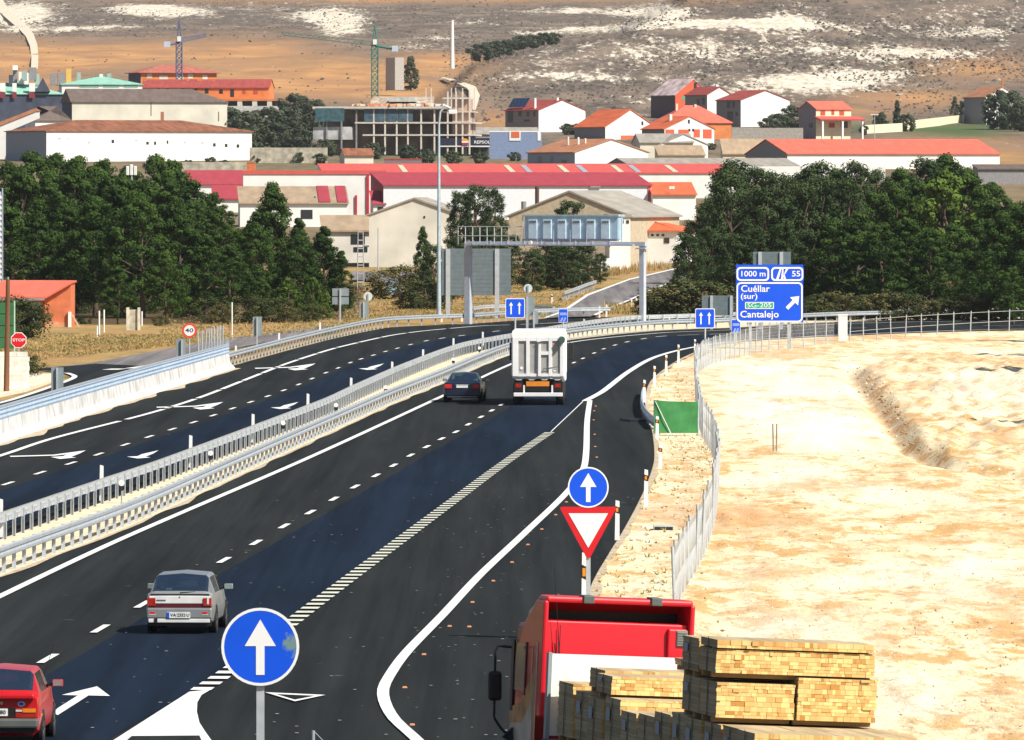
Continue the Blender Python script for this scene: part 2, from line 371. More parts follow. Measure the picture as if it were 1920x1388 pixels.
# lane dashes of both carriageways give the lanes their lines
LD = [(-330, 1480), (-160, 1381), (90, 1237), (188, 1181), (268, 1135), (420, 1052), (480, 1019), (533, 988), (582, 962), (626, 937), (666, 914), (705, 893), (738, 874), (770, 855), (800, 839), (828, 824), (855, 811), (878, 797), (902, 783), (922, 771), (940, 760),
      (976, 737), (1020, 710), (1076, 681), (1093, 673), (1114, 663), (1132, 655), (1153, 648), (1176, 642), (1207, 636), (1240, 631.5), (1290, 629), (1345, 627), (1420, 622), (1600, 616), (1880, 611), (2400, 608)]
HT = [(220, 1390), (375, 1296), (460, 1237), (552, 1164), (640, 1097), (740, 1022), (850, 940), (950, 866), (1033, 810)]
EDGE = [(1033, 810), (1095, 754), (1130, 735), (1180, 697), (1230, 670), (1300, 652), (1400, 639), (1600, 628), (1900, 618), (2400, 615)]
LDL = [(-200, 975), (15, 908), (75, 888), (133, 870), (185, 853), (235, 835), (280, 820), (323, 806), (363, 793), (400, 780), (436, 767), (470, 755), (502, 744), (532, 733), (560, 722), (585, 711), (611, 700), (634, 691), (657, 681), (677, 674), (700, 667), (723, 660), (745, 654), (770, 647), (799, 640), (829, 635), (866, 630), (930, 622), (1010, 615), (1150, 606), (1400, 599), (1900, 589)]
ld = smooth(LD, 2); ht = smooth(HT, 2); edge = smooth(EDGE, 2); ldl = smooth(LDL, 2)
i0 = 0
poly_sheet('lane_surface', [p for p in offset(ld, .55) if p.y < 640]+[p for p in reversed(edge) if p.y < 640][:]+list(reversed(offset(ht, -.2))), ASPB, .014)
poly_sheet('lane_surface', [p for p in offset(ldl, .45)]+[p for p in reversed(offset(ml, -.9))], ASPB, .014)

dm = MB()
def dust(path, d0, wd, seed):
    a = offset(path, d0)
    for i in range(len(path)-1):
        w0 = wd*max(.05, noise.noise(Vector((i*.35, seed, 0)))+.55); w1 = wd*max(.05, noise.noise(Vector(((i+1)*.35, seed, 0)))+.55); s_ = 1 if wd > 0 else -1
        t0 = (path[i+1]-path[i]).normalized(); q = Vector((t0.y, -t0.x, 0))
        dm.flat([(a[i].x, a[i].y, .019), (a[i+1].x, a[i+1].y, .019), ((a[i+1]+q*w1).x, (a[i+1]+q*w1).y, .019), ((a[i]+q*w0).x, (a[i]+q*w0).y, .019)])
dust([p for p in re_ if p.y > 195], .02, .35, 1); dust(cb, .4, .55, 5); dust(mr, -.02, .22, 9)
dm_o = dm.build('road_edge_dust', M('edge_dust', (.50, .40, .28), .95, var=.45, scale=2.5, detail=8)); tag(dm_o, kind='structure')
for p in dm_o.data.polygons:
    if p.normal.z < 0: p.flip()
marks = MB()
def ribbon(path, wd, z=.03, m=0):
    a = offset(path, -wd/2); b = offset(path, wd/2)
    for i in range(len(path)-1):
        marks.flat([(a[i].x, a[i].y, z), (b[i].x, b[i].y, z), (b[i+1].x, b[i+1].y, z), (a[i+1].x, a[i+1].y, z)], m)
def dash(path, centre, ln, wd, z=.03, m=0):
    i = min(range(len(path)), key=lambda k: (path[k]-centre).length); t = (path[min(i+1, len(path)-1)]-path[max(i-1, 0)]).normalized()
    ribbon([centre-t*ln/2, centre+t*ln/2], wd, z, m)
LEFT = smooth([(-420, 1330), (-100, 1170), (0, 1120), (228, 1012), (578, 860), (827, 745), (960, 683), (1067, 643.5), (1240, 625), (1380, 619), (1575, 608), (1875, 602), (2400, 599.5)], 2)
ribbon(LEFT, .24)
for p in LD[1:]:
    if p[1] > 605: dash(ld, wp(*p), 3.6, .17)
for p in LDL[1:]: dash(ldl, wp(*p), 3.6, .16)
LL = smooth([(-420, 985), (0, 856), (100, 823), (277, 777), (373, 747), (463, 712), (537, 683), (607, 660), (643, 650), (727, 631), (780, 623), (840, 617), (910, 611.5), (983, 609), (1067, 605), (1133, 603), (1227, 600.5), (1500, 595), (1900, 587)], 1)
s = 0; tot = sum((b-a).length for a, b in zip(LL, LL[1:]))
while s < tot-2:                             # solid near the camera, long dashes further on
    ln = 60 if s < 70 else 18.2
    seg = []; k = s
    while k < min(s+ln, tot): seg.append(along(LL, k)[0]); k += 2
    if len(seg) > 1: ribbon(seg, .26)
    s += ln+(1.6 if ln < 60 else 1)
ribbon(smooth([(1097, 753), (1130, 735), (1180, 697), (1230, 670), (1300, 652), (1400, 639), (1600, 628), (1900, 618), (2400, 615)], 2), .34)
ribbon(smooth([(810, 1420), (780, 1388), (735, 1345), (718, 1300), (735, 1262), (765, 1222), (830, 1155), (900, 1080), (985, 1000), (1060, 928), (1092, 885), (1099, 850), (1101, 790), (1106, 752)], 1.2), .24)
ribbon(smooth([(1033, 811), (1093, 754)], 3), .05)
L = sum((b-a).length for a, b in zip(ht, ht[1:])); s = 16.5
while s < L-.5:
    p, t = along(ht, s)
    marks.flat([(p.x-.215, p.y-.45, .031), (p.x+.205, p.y-.5, .031), (p.x+.245, p.y+.45, .031), (p.x-.175, p.y+.5, .031)], 1 if p.y > 195 else 0)
    s += 2.02
def gpoly(pts, z=.03, m=0): marks.flat([tuple(wp(*p, z)) for p in pts], m)
gpoly([(200, 1396), (355, 1297), (395, 1293), (378, 1303), (370, 1317), (369, 1334), (374, 1355), (385, 1372), (402, 1396)])
gpoly([(228, 1396), (247, 1380), (374, 1379), (381, 1396)], .036, 2)
gpoly([(497, 1298), (610, 1303), (553, 1315)]); gpoly([(519, 1301.5), (590, 1304.5), (553, 1311.5)], .036, 2)
gpoly([(182, 1287), (206, 1305), (166, 1304), (108, 1341), (100, 1336), (108, 1328), (146, 1304), (116, 1303)])
# merging arrows of the opposite carriageway (left-pointing shafts)
for (x, y, sx) in [(0, 0, 1), (277, -92, .88), (463, -165, .8)]:
    q = lambda a, b: (x+a*sx, 855+y+(b)*sx*.95)
    gpoly([q(18, 0), q(100, -2.5), q(100, -.5), q(20, 2)])
    gpoly([q(100, -2.5), q(161, -11), q(150, -5), q(133, 2), q(143, 3.2), q(112, 6), q(95, 2), q(118, 0.5), q(126, -3.2), q(100, -.2)])
    q2 = lambda a, b: (x+sx*(a+238), 855+y+b*sx*.95) if x == 0 else (x+sx*(a+262), 855+y+b*sx*.95)
    gpoly([q2(59, -11), q2(50, -5), q2(35, 1.5), q2(44, 3), q2(20, 5), q2(0, 1.5), q2(20, .5), q2(28, -3.5)])
o = marks.build('road_markings', [MARK, MARKO, ASPH]); tag(o, kind='structure')
for p in o.data.polygons:
    if p.normal.z < 0: p.flip()
# side road by the pine grove, and the road that climbs to the village
poly_sheet('side_road', [wp(*p) for p in [(-300, 880), (-300, 790), (30, 747), (95, 722), (132, 710), (138, 706), (122, 700), (60, 692), (180, 679), (300, 656), (420, 635), (560, 617), (640, 607.5), (660, 611), (560, 630), (430, 655), (300, 715), (0, 790)]], ASPO, -.012)
poly_sheet('side_road_new_surface', [wp(*p) for p in [(-300, 880), (-300, 792), (30, 749), (95, 724), (134, 711), (142, 705), (122, 698), (62, 692), (180, 682), (283, 687), (330, 695), (200, 750), (0, 800)]], ASPH, .002)
km = MB()
def krib(path, wd, z):
    a = offset(path, -wd/2); b = offset(path, wd/2)
    for i in range(len(path)-1): km.flat([(a[i].x, a[i].y, z), (b[i].x, b[i].y, z), (b[i+1].x, b[i+1].y, z), (a[i+1].x, a[i+1].y, z)])
krib(smooth([(-200, 800), (0, 756), (60, 738), (100, 724), (130, 713), (140, 706), (126, 700)], 1), .3, .02); krib(smooth([(206, 694), (224, 692)], 1), .9, .02)
km.flat([tuple(wp(*p, .02)) for p in [(232, 691), (280, 684), (282, 690)]])
tag(km.build('side_road_lines', MARK), kind='structure')
def kerb_prism(pts, h, name, mat):
    b = MB(); n = len(pts); vs = [(*wp(*p).xy, -.05) for p in pts]+[(*wp(*p).xy, h) for p in pts]
    b.add(vs, [tuple(range(n, 2*n))]+[(i, (i+1) % n, n+(i+1) % n, n+i) for i in range(n)])
    return tag(b.build(name, mat), kind='structure')
kerb_prism([(-200, 790), (0, 744), (50, 733), (92, 718), (118, 709), (112, 704), (55, 704), (-200, 700)], .10, 'pavement', M('pale_paving', (.72, .64, .5), .9, var=.2, scale=1))
def tribbon(name, Lp, Rp, mat, dz):
    b = MB(); n = len(Lp)
    def rs(P):
        out = []
        for i in range(41):
            t = i/40*(len(P)-1); k = min(int(t), len(P)-2); f = t-k
            q = (P[k][0]+(P[k+1][0]-P[k][0])*f, P[k][1]+(P[k+1][1]-P[k][1])*f); out.append(tp(*q, dz))
        return out
    a = rs(Lp); c = rs(Rp)
    b.add(a+c, [(i, i+1, 42+i, 41+i) for i in range(40)], 0, True)
    o = b.build(name, mat); tag(o, kind='structure')
    if o.data.polygons[0].normal.z < 0: o.data.flip_normals()
    return o
tribbon('village_road', [(1020, 599), (1052, 588), (1100, 556), (1180, 527), (1275, 505)], [(1108, 596), (1135, 584), (1180, 566), (1225, 545), (1310, 516)], ASPO, .12)
tribbon('village_road_line', [(1020, 598.5), (1052, 587), (1100, 555), (1180, 525.5), (1275, 503.5)], [(1026, 599), (1057, 588.5), (1104, 556.6), (1182, 527), (1276, 505)], MARK, .14)
tribbon('village_road_line', [(1112, 593.5), (1135, 582.8), (1178, 565), (1222, 544), (1306, 515)], [(1118, 594.5), (1140, 583.8), (1182, 566), (1226, 545), (1310, 516)], MARK, .14)
CHK = M('chalk_track', (.66, .58, .46), .95, var=.1, spec=.1)
tribbon('dirt_track', [(-26, 2), (-4, 22), (16, 40), (34, 55), (48, 70), (56, 88), (59, 110), (58, 132)], [(2, -4), (14, 16), (32, 34), (50, 49), (63, 66), (70, 86), (72, 110), (71, 132)], CHK, .5)
tribbon('dirt_track', [(826, 148), (850, 155), (876, 168), (882, 180), (868, 215)], [(834, 147), (862, 154), (892, 165), (900, 182), (890, 215)], CHK, .4)
tribbon('yard_road', [(660, 512), (760, 512), (800, 514)], [(660, 528), (760, 530), (790, 545)], ASPO, .15)

# ---------------------------------------------------------------- barriers
WB = [(0, .0), (.035, .03), (.035, .10), (.0, .15), (.035, .20), (.035, .28), (0, .31), (-.012, .31), (.02, .27), (.02, .20), (-.014, .15), (.02, .10), (.02, .04), (-.012, 0)]
def rail(base, label, side, sp=2.4, h=.78, nmax=100, name='guardrail', z=0, posts=.12):
    path = [p.copy() for p in base]
    o0 = path[0].copy()
    t = thing(name, label, 'guardrail', o0)
    loc = [p-o0 for p in path]
    b = MB(); b.sweep(offset([p+Vector((0, 0, h-.31)) for p in loc], side*.16), [(x*side, y) for x, y in WB], 0)
    b.build('beam', GALV, t)
    pm = MB(); pm.bb(-.05, .05, -.012, .012, -.3, h-.03); pm.bb(-.05, -.038, -.06, .06, -.3, h-.03); pm.bb(-.03, .06, -.05, .05, h-.28, h-.06)
    if side < 0: pm.v = [(-x, y, zz) for x, y, zz in pm.v]
    first = None; rest = MB(); s = .6; k = 0
    while True:
        p, d = along(loc, s)
        if p is None: break
        rz = math.atan2(d.y, d.x)-math.pi/2
        if k < nmax:
            if not first: first = q = pm.build('post', GALV, t)
            else: q = first.copy(); COL.objects.link(q)
            q.location = p; q.rotation_euler = (0, 0, rz)
        else:
            m = Matrix.Translation(p) @ Matrix.Rotation(rz, 4, 'Z'); rest.add([m @ Vector(v) for v in pm.v], pm.f)
        s += sp; k += 1
    if rest.v: tag(rest.build('post_row', GALV, t), kind='stuff')
    return t
def cut(path, y0, y1): return [p for p in path if y0 <= p.y <= y1]
rail(cut(offset(mr, -.15), 205, 900), 'galvanised steel guardrail on the motorway side of the sandy median', 1)
rail(cut(offset(ml, .15), 215, 900), 'galvanised steel guardrail on the opposite-carriageway side of the sandy median, seen from its post side', -1, 2.4, .78)
rail([p for p in offset(gl, -.35) if p.x < 8], 'galvanised steel guardrail running on from the end of the concrete bridge parapet', 1, 3.0)
sr = [vp(x, y, F*H/(y-HY)) for x, y in [(884, 594), (905, 590.5), (945, 589), (985, 589)]]
for p in sr: p.z = 0
rail(sr, 'short dark guardrail in front of the dry grass bank behind the signal gantry', 1, 2, .8)
rail([tp(x, y) for x, y in [(988, 588), (1010, 590), (1040, 593)]], 'short guardrail stub at the foot of the climbing village road', 1, 2, .8)
rail([tp(x, y) for x, y in [(1055, 563), (1075, 556), (1100, 546), (1115, 541)]], 'tilted short guardrail beside the top of the climbing village road', 1, 3, .8)
# concrete parapet with sheet steel screen
o0 = cb[0].copy(); t = thing('bridge_parapet', 'stained white concrete parapet topped by a blue-grey steel screen left of the far carriageway', 'parapet', o0)
pl = [p-o0 for p in cb]
STAIN = M('stained_white_concrete', (.60, .59, .58), .9, var=.32, scale=.9, bump=.02, detail=9)
MB().sweep(pl, [(.45, -.05), (.32, .12), (.12, .30), (.04, .86), (-.22, .86), (-.22, -.05)]).build('concrete_wall', STAIN, t)
BGS = M('blue_grey_steel', (.42, .53, .68), .5, .05, var=.12, scale=1.5)
MB().sweep([p+Vector((0, 0, .865)) for p in pl], [(.05, 0), (.07, .08), (.03, .16), (.07, .25), (.03, .34), (.07, .43), (.0, .48), (-.06, .48), (-.06, 0)]).build('steel_screen', BGS, t)
b = MB(); b.sweep([p+Vector((0, 0, 1.36)) for p in pl], [(.05, -.02), (.05, .05), (-.08, .05), (-.08, -.02)]); b.build('handrail', GALV, t)
pb = MB(); pb.bb(-.05, .05, -.05, .05, 0, .5); f = None; s = 1.0
while True:
    p, d = along(pl, s)
    if p is None: break
    n = Vector((d.y, -d.x, 0))*-.15
    if not f: f = q = pb.build('post', GALVD, t)
    else: q = f.copy(); COL.objects.link(q)
    q.location = p+n+Vector((0, 0, .86)); s += 4
e = pl[-1]; b = MB(); b.prism([(-.35, .86), (.05, .86), (.05, 1.75), (-.05, 1.8)], 0, .06); b.build('end_fin', GALVD, t, e)
# ---------------------------------------------------------------- signs, posts, poles
def post(t, h, r=.04, mat=None, z0=-.3, x=0, y=.05): return MB().tube((x, y, z0), (x, y, h), r, n=8).build('post', mat or GALV, t)
def arrow(w, h, hw, hh): return [(-w/2, 0), (w/2, 0), (w/2, h-hh), (hw/2, h-hh), (0, h), (-hw/2, h-hh), (-w/2, h-hh)]
def disc(r, n=40): return [(r*math.cos(2*math.pi*i/n), r*math.sin(2*math.pi*i/n)) for i in range(n)]
def rrect(w, h, r, n=5):
    out = []
    for cx, cz, a in ((w/2-r, h/2-r, 0), (-w/2+r, h/2-r, 90), (-w/2+r, -h/2+r, 180), (w/2-r, -h/2+r, 270)):
        out += [(cx+r*math.cos(R(a+90*i/n)), cz+r*math.sin(R(a+90*i/n))) for i in range(n+1)]
    return out
def sh(pts, dx, dz): return [(x+dx, z+dz) for x, z in pts]
def ring(b, outer, inner, y0, y1, m=0):
    n = len(outer); b.add([(x, y0, z) for x, z in outer]+[(x, y0, z) for x, z in inner], [(i, (i+1) % n, n+(i+1) % n, n+i) for i in range(n)], m)
    b.add([(x, y0, z) for x, z in outer]+[(x, y1, z) for x, z in outer], [(i, (i+1) % n, n+(i+1) % n, n+i) for i in range(n)], m)
    b.add([(x, y0, z) for x, z in inner]+[(x, y1, z) for x, z in inner], [(i, (i+1) % n, n+(i+1) % n, n+i) for i in range(n)], m)
BLUEW = M('weathered_sign_blue', (.003, .085, .70), .4, var=.06, scale=2)
n_ = BLUEW.node_tree.nodes; l_ = BLUEW.node_tree.links; b_ = n_['Principled BSDF']; old_ = b_.inputs['Base Color'].links[0].from_socket     # sun-rotted patch near the right rim
tc_ = n_.new('ShaderNodeTexCoord'); vm_ = n_.new('ShaderNodeVectorMath'); vm_.operation = 'DISTANCE'; vm_.inputs[1].default_value = (.385, 0, .03); l_.new(tc_.outputs['Object'], vm_.inputs[0])
nz_ = n_.new('ShaderNodeTexNoise'); nz_.inputs['Scale'].default_value = 11; nz_.inputs['Detail'].default_value = 6; l_.new(tc_.outputs['Object'], nz_.inputs['Vector'])
ma_ = n_.new('ShaderNodeMath'); ma_.operation = 'MULTIPLY_ADD'; ma_.inputs[1].default_value = -2.6; l_.new(vm_.outputs['Value'], ma_.inputs[0]); l_.new(nz_.outputs[0], ma_.inputs[2])
mr_ = n_.new('ShaderNodeMapRange'); mr_.inputs[1].default_value = .16; mr_.inputs[2].default_value = .34; l_.new(ma_.outputs[0], mr_.inputs[0])
mx_ = n_.new('ShaderNodeMix'); mx_.data_type = 'RGBA'; l_.new(mr_.outputs[0], mx_.inputs[0]); l_.new(old_, mx_.inputs[6]); mx_.inputs[7].default_value = (.16, .26, .27, 1); l_.new(mx_.outputs[2], b_.inputs['Base Color'])
def round_blue(t, z, r, mat):
    MB().prism(disc(r), 0, .03).build('panel', [GALVD], t, (0, 0, z))
    MB().prism(disc(r*.93), -.006, -.001).build('blue_face', mat, t, (0, 0, z))
    b = MB(); ring(b, disc(r), disc(r*.93), -.008, .0); b.build('rim', SWHITE, t, (0, 0, z))
    MB().prism(sh(arrow(r*.22, r*1.42, r*.80, r*.68), 0, -r*.72), -.012, -.007).build('arrow', SWHITE, t, (0, 0, z))
D = 102.0; p = vp(488, 1213, D)
t = thing('road_sign', 'large round blue straight-ahead arrow sign with a peeling patch, nearest the camera', 'road sign', (p.x, D, 0))
round_blue(t, p.z, .452, BLUEW); MB().bb(-.045, .045, .035, .10, -.3, p.z+.3).build('post', GALV, t)
D = 196.0; p = vp(1103, 914, D)
t = thing('road_sign', 'round blue arrow sign above a give-way triangle on one post behind red lorry', 'road sign', (p.x, D, 0))
k = F/D; round_blue(t, p.z, .455, BLUE)
zt = H-(953-360)/k; hw = 53/k; hh = 93/k
tri = [(-hw, 0), (-hw+.03, .03), (hw-.03, .03), (hw, 0), (.04, -hh), (-.04, -hh)]
MB().prism(tri, 0, .03).build('give_way_panel', SRED, t, (0, 0, zt))
MB().prism([(-hw*.70, -.115), (hw*.70, -.115), (0, -hh*.80)], -.008, -.001).build('white_face', SWHITE, t, (0, 0, zt))
MB().bb(-.05, .05, .035, .12, -.3, p.z+.3).build('post', GALV, t)

def delin(px, pyb, pyt, label, group, band='black'):
    p = tp(px, pyb); D = p.y; h = (pyb-pyt)/F*D
    t = thing('delineator_post', label, 'delineator post', p, 0, group)
    wd = .07
    MB().prism([(-wd, -.15), (wd, -.15), (wd, h-.03), (-wd*.6, h)], -.035, .035).build('shaft', SWHITE, t)
    if band:
        MB().prism([(-wd-.004, h*.70), (wd+.004, h*.66), (wd+.004, h*.82), (-wd-.004, h*.86)], -.04, .04).build('black_band', BLACK, t)
        if band == 'amber': MB().bb(-.035, .035, -.046, -.04, h*.71, h*.81).build('reflector', M('amber_reflector', (.75, .26, .02), .3), t)
    return t
DG = 'delineator posts along the verge of the slip road'
for px, b_, tt, lb in [(1095, 1190, 1036, 'white delineator with amber reflector right behind the give-way sign post'), (1157, 1013, 938, 'white delineator partly behind the right corner of the give-way triangle'),
        (1211, 947, 880, 'white delineator with amber reflector at the verge above the give-way sign'), (1238, 877, 833, 'white delineator with amber reflector just below the green tarpaulin'), (1232, 822, 780, 'white delineator standing in front of the green tarpaulin'),
        (1208, 755, 712, 'white delineator where the verge bulges out, beside the curved steel end'), (1227, 722, 686, 'white delineator second up the verge from the curved steel end'), (1249, 700, 665, 'white delineator midway between the curved steel end and the chain fence corner'),
        (1272, 680, 646, 'white delineator just below the fence corner on the far verge'), (1303, 662, 636, 'white delineator at the fence corner, farthest up the slip-road verge')]:
    delin(px, b_, tt, lb, DG, 'amber')
MG = 'white marker posts behind the median guardrail'
for px, tt, lb in [(1, 935, 'white marker post on the median at the left edge of the photo'), (190, 872, 'white marker post on the median, nearest whole one to the left edge'), (357, 816, 'white marker post on the median above the silver hatchback'), (474, 776, 'white marker post on the median, third whole one from the left'),
        (577, 738, 'white marker post on the median left of the bend in the guardrail'), (658, 708, 'white marker post on the median at mid length of the guardrail'), (735, 678, 'white marker post on the median nearly above the dark saloon to its left'), (793, 655, 'white marker post on the median above left of the dark saloon'), (850, 634, 'white marker post on the median just above the dark saloon'), (905, 622, 'white marker post on the median left of the tipper trailer')]:
    yb = interp(sorted([(a, b) for a, b in ML]), px)-4; delin(px, yb, tt, lb, MG, None)
FG = 'white marker posts beyond the far guardrail'
for px, b_, tt, lb in [(442, 668, 648, 'white marker post just past the parapet end'), (523, 644, 624, 'white marker post behind the far guardrail beside a grey sign back'), (600, 620, 604, 'white marker post behind the far guardrail at the pine grove edge'), (828, 603, 588, 'white marker post left of the gantry leg'), (866, 602, 588, 'white marker post touching the gantry leg'),
        (1095, 612, 598, 'white marker post right of the small blue kilometre sign'), (1179, 611, 596, 'white marker post left of the right gantry leg'), (1255, 606, 592, 'white marker post right of the right gantry leg'), (1035, 568, 552, 'white marker post on the dry bank below the round sign back'), (1124, 596, 574, 'thin white marker post on the lower edge of the village road, left of a pair'), (1137, 593, 571, 'white marker post on the lower edge of the village road, right of a pair'),
        (1184, 577, 559, 'white marker post halfway up the village road'), (1216, 560, 544, 'white marker post near the top bend of the village road'), (1193, 572, 555, 'white marker post close to the gantry leg on the village road'), (1086, 549, 537, 'white marker post at the tilted guardrail'), (1519, 590, 576, 'black-topped marker post right of the big destination sign'), (1723, 588, 572, 'pale yellow post before the right grove'), (1744, 589, 575, 'black-topped marker post before the right grove')]:
    delin(px, b_, tt, lb, FG, None if px not in (1519, 1744, 1035, 1216) else 'black')
# small reflectors on the near median rail
for px, py, lb in [(228, 912, 'black and white reflector disc on the near median rail, nearest the left edge'), (395, 855, 'black and white reflector disc on the near median rail above the silver hatchback'), (531, 798, 'black and white reflector disc on the median rail, middle of the row'), (630, 764, 'black and white reflector disc on the median rail, two before the dark saloon'), (723, 730, 'black and white reflector disc on the median rail just left of the dark saloon'), (850, 677, 'black and white reflector disc on the median rail above the dark saloon'), (899, 656, 'black and white reflector disc on the median rail left of the tipper trailer')]:
    yb = interp(sorted([(a, b) for a, b in MR]), px)-(22 if px < 500 else 14); p = wp(px, yb); k = F/p.y
    t = thing('barrier_reflector', lb, 'reflector', p, 0, 'reflector discs on the near median rail'); z = (yb-py)/k
    MB().tube((0, 0, -.2), (0, 0, z), .02, n=6).build('stem', GALVD, t)
    MB().prism(disc(.09, 16), -.02, .02).build('dark_half', BLACK, t, (0, 0, z-.05)); MB().prism(disc(.09, 16), -.025, .015).build('white_half', SWHITE, t, (0, 0, z+.10))
# raised amber road studs along the slip road line
for i, (px, py) in enumerate([(1119, 858), (1116, 838), (1115, 815), (1113, 788), (1114, 771), (1117, 762), (1062, 942), (1042, 966), (1016, 993), (990, 1022), (960, 1055), (925, 1090), (886, 1130), (843, 1175), (795, 1228), (759, 1290), (773, 1360), (880, 1176)]):
    p = wp(px, py); t = MB()
    t.prism([(-.05, 0), (.05, 0), (.04, .03), (-.04, .03)], -.06, .06); o = t.build('road_stud', M('orange_stud', (.80, .36, .18), .5), None, p)
    tag(o, 'small orange and white road stud beside the white slip-road line' if i < 17 else 'pale scrap lying on the slip road right of the studs', 'road stud' if i < 17 else 'debris', 'road studs along the slip-road line' if i < 17 else None)

def blue_rect(px, py, wpx, hpx, D, zb, label):
    p = vp(px, py, D); k = F/D; w, h = wpx/k, hpx/k
    t = thing('road_sign', label, 'road sign', (p.x, D, zb))
    z = p.z-zb
    MB().prism(rrect(w, h, .08*w), 0, .04).build('panel', SWHITE, t, (0, 0, z)); MB().prism(rrect(w*.92, h*.92, .06*w), -.01, -.002).build('blue_face', BLUE, t, (0, 0, z))
    post(t, z-h/2, .06)
    return t, z, w, h
for px, py, D, lb in [(966, 578, 560, 'square blue two-arrow sign on the median just behind the tipper trailer'), (1322, 597, 560, 'square blue two-arrow sign at the fence corner left of the destination sign')]:
    t, z, w, h = blue_rect(px, py, 37, 37, D, 0, lb)
    for dx in (-.21, .21): MB().prism(sh(arrow(w*.07, h*.62, w*.21, h*.18), dx*w, -h*.31), -.02, -.011).build('arrow', SWHITE, t, (0, 0, z))
for px, py, D, lb in [(1056, 592, 600, 'small upright blue kilometre sign standing behind the tipper trailer'), (1380, 612, 575, 'small upright blue kilometre sign below the left corner of the big destination sign')]:
    t, z, w, h = blue_rect(px, py, 17, 26, D, 0, lb)
    LB = M('pale_sign_blue', (.25, .36, .78), .5)
    MB().bb(-w*.38, w*.38, -.02, -.011, h*.02, h*.22).build('pale_stripe', LB, t, (0, 0, z))
    for dx in (-.2, .12): MB().prism([(-.10, -.3), (.03, -.3), (.14, -.02), (.03, -.02)], -.02, -.011).build('digit_mark', LB, t, (dx*w, 0, z-.1))

# big destination sign
D = 565.0; k = F/D; c = vp(1443, 567, D)
t = thing('destination_sign', 'big blue motorway sign reading Cuéllar (sur) SG-205 Cantalejo with two tabs on top', 'road sign', (c.x, D, 0))
W, Hh = 126/k, 75/k
MB().bb(-W/2, W/2, 0, .06, 0, 108/k).build('backing', BLUE, t, (0, 0, c.z-Hh/2))
b = MB(); ring(b, rrect(W*.985, Hh, .28), rrect(W*.94, Hh*.925, .22), -.02, .0); b.build('border', SWHITE, t, (0, 0, c.z))
for nm, x, w in (('distance_tab', 1411.5, 63), ('exit_tab', 1476, 62)):
    z = H-(514-360)/k; dx = (x-1443)/k
    tb = MB().bb(-w/2/k, w/2/k, -.015, -.002, -13/k, 13/k).build(nm, BLUE, t, (dx, 0, z))
    b = MB(); ring(b, rrect(w/k*.97, 26/k, .25), rrect(w/k*.87, 26/k*.76, .18), -.03, -.016); b.build('border', SWHITE, tb)
    if nm == 'distance_tab': text('1000 m', .5, SWHITE, tb, (0, -.02, 0), w/k*.72)
    else:
        text('55', .5, SWHITE, tb, (w/k*.27, -.02, 0), w/k*.25)
        b = MB()
        for pts in ([(-.34, -.34), (-.18, -.34), (.02, .34), (-.10, .34)], [(-.02, -.34), (.14, -.34), (.14, .34), (.06, .34)], [(.14, -.12), (.20, -.34), (.30, -.34), (.22, -.02)], [(.16, -.06), (.26, .02), (.46, .34), (.30, .34)]): b.prism(pts, -.03, -.017)
        b.build('junction_symbol', SWHITE, tb, (-w/k*.18, 0, 0))
def st(s, px0, px1, py, size): return text(s, size, SWHITE, t, (((px0+px1)/2-1443)/k, -.012, H-(py-360)/k), (px1-px0)/k)
st('Cuéllar', 1389, 1443, 542, .6); st('(sur)', 1389, 1420, 556, .5); st('Cantalejo', 1388, 1460, 590, .6)
gp = MB().prism(rrect(54/k, 13/k, .04), -.012, -.002).build('road_number_plate', M('sign_green', (.0, .36, .22), .4), t, ((1424-1443)/k, 0, H-(573-360)/k))
b = MB(); ring(b, rrect(54/k, 13/k, .05), rrect(51/k, 10.4/k, .03), -.02, -.011); b.build('border', SWHITE, gp)
text('SG-205', .4, SWHITE, gp, (0, -.018, 0), 45/k, bold=0)
a = [(x*.7071+z*.7071, -x*.7071+z*.7071) for x, z in sh(arrow(.23, 1.12, .74, .48), 0, -.56)]
MB().prism(a, -.02, -.011).build('arrow', SWHITE, t, ((1487-1443)/k, 0, H-(567-360)/k))
for px in (1407, 1479): MB().bb(-.09, .09, .07, .25, -.3, c.z+1.2).build('post', GALV, t, ((px-1443)/k, 0, 0))

# backs of signs facing the other way
def sign_back(x0, x1, y0, y1, D, posts, label, zb=0, mat=None, lines=0, cat='road sign', pw=.12):
    k = F/D; c = vp((x0+x1)/2, (y0+y1)/2, D); t = thing('sign_back', label, cat, (c.x, D, zb))
    w, h = (x1-x0)/k, (y1-y0)/k; z = c.z-zb
    b = MB()
    if lines:
        for i in range(lines): b.bb(-w/2, w/2, .0, .04+(.012 if i % 2 else 0), -h/2+h*i/lines, -h/2+h*(i+1)/lines-.012)
        b.bb(-w/2+.01, w/2-.01, .03, .06, -h/2, h/2-.02)
    else: b.bb(-w/2, w/2, 0, .04, -h/2, h/2)
    b.build('panel', mat or GALVD, t, (0, 0, z))
    for q in posts:
        MB().bb(-pw/2, pw/2, -.13, -.004, -.3, z+h*.49).build('post', GALV, t, ((q-(x0+x1)/2)/k, 0, 0))
    return t, z, w, h
SB = M('sign_back_grey', (.24, .29, .31), .6, .1, var=.08)
SBD = M('ribbed_sign_back', (.15, .19, .21), .6, .15, var=.12)
sign_back(828, 958, 466, 554, 700, [840, 932], 'large ribbed grey back of a direction sign behind the left gantry leg', 0, SBD, 12, pw=.35)
sign_back(1316, 1375, 554, 592, 640, [1334, 1371], 'low ribbed grey sign back left of the big destination sign', 0, SBD, 8, pw=.2)
sign_back(1412, 1483, 472, 520, 640, [1425, 1465], 'ribbed grey sign back rising behind the top of the destination sign', 0, SBD, 10, pw=.25)
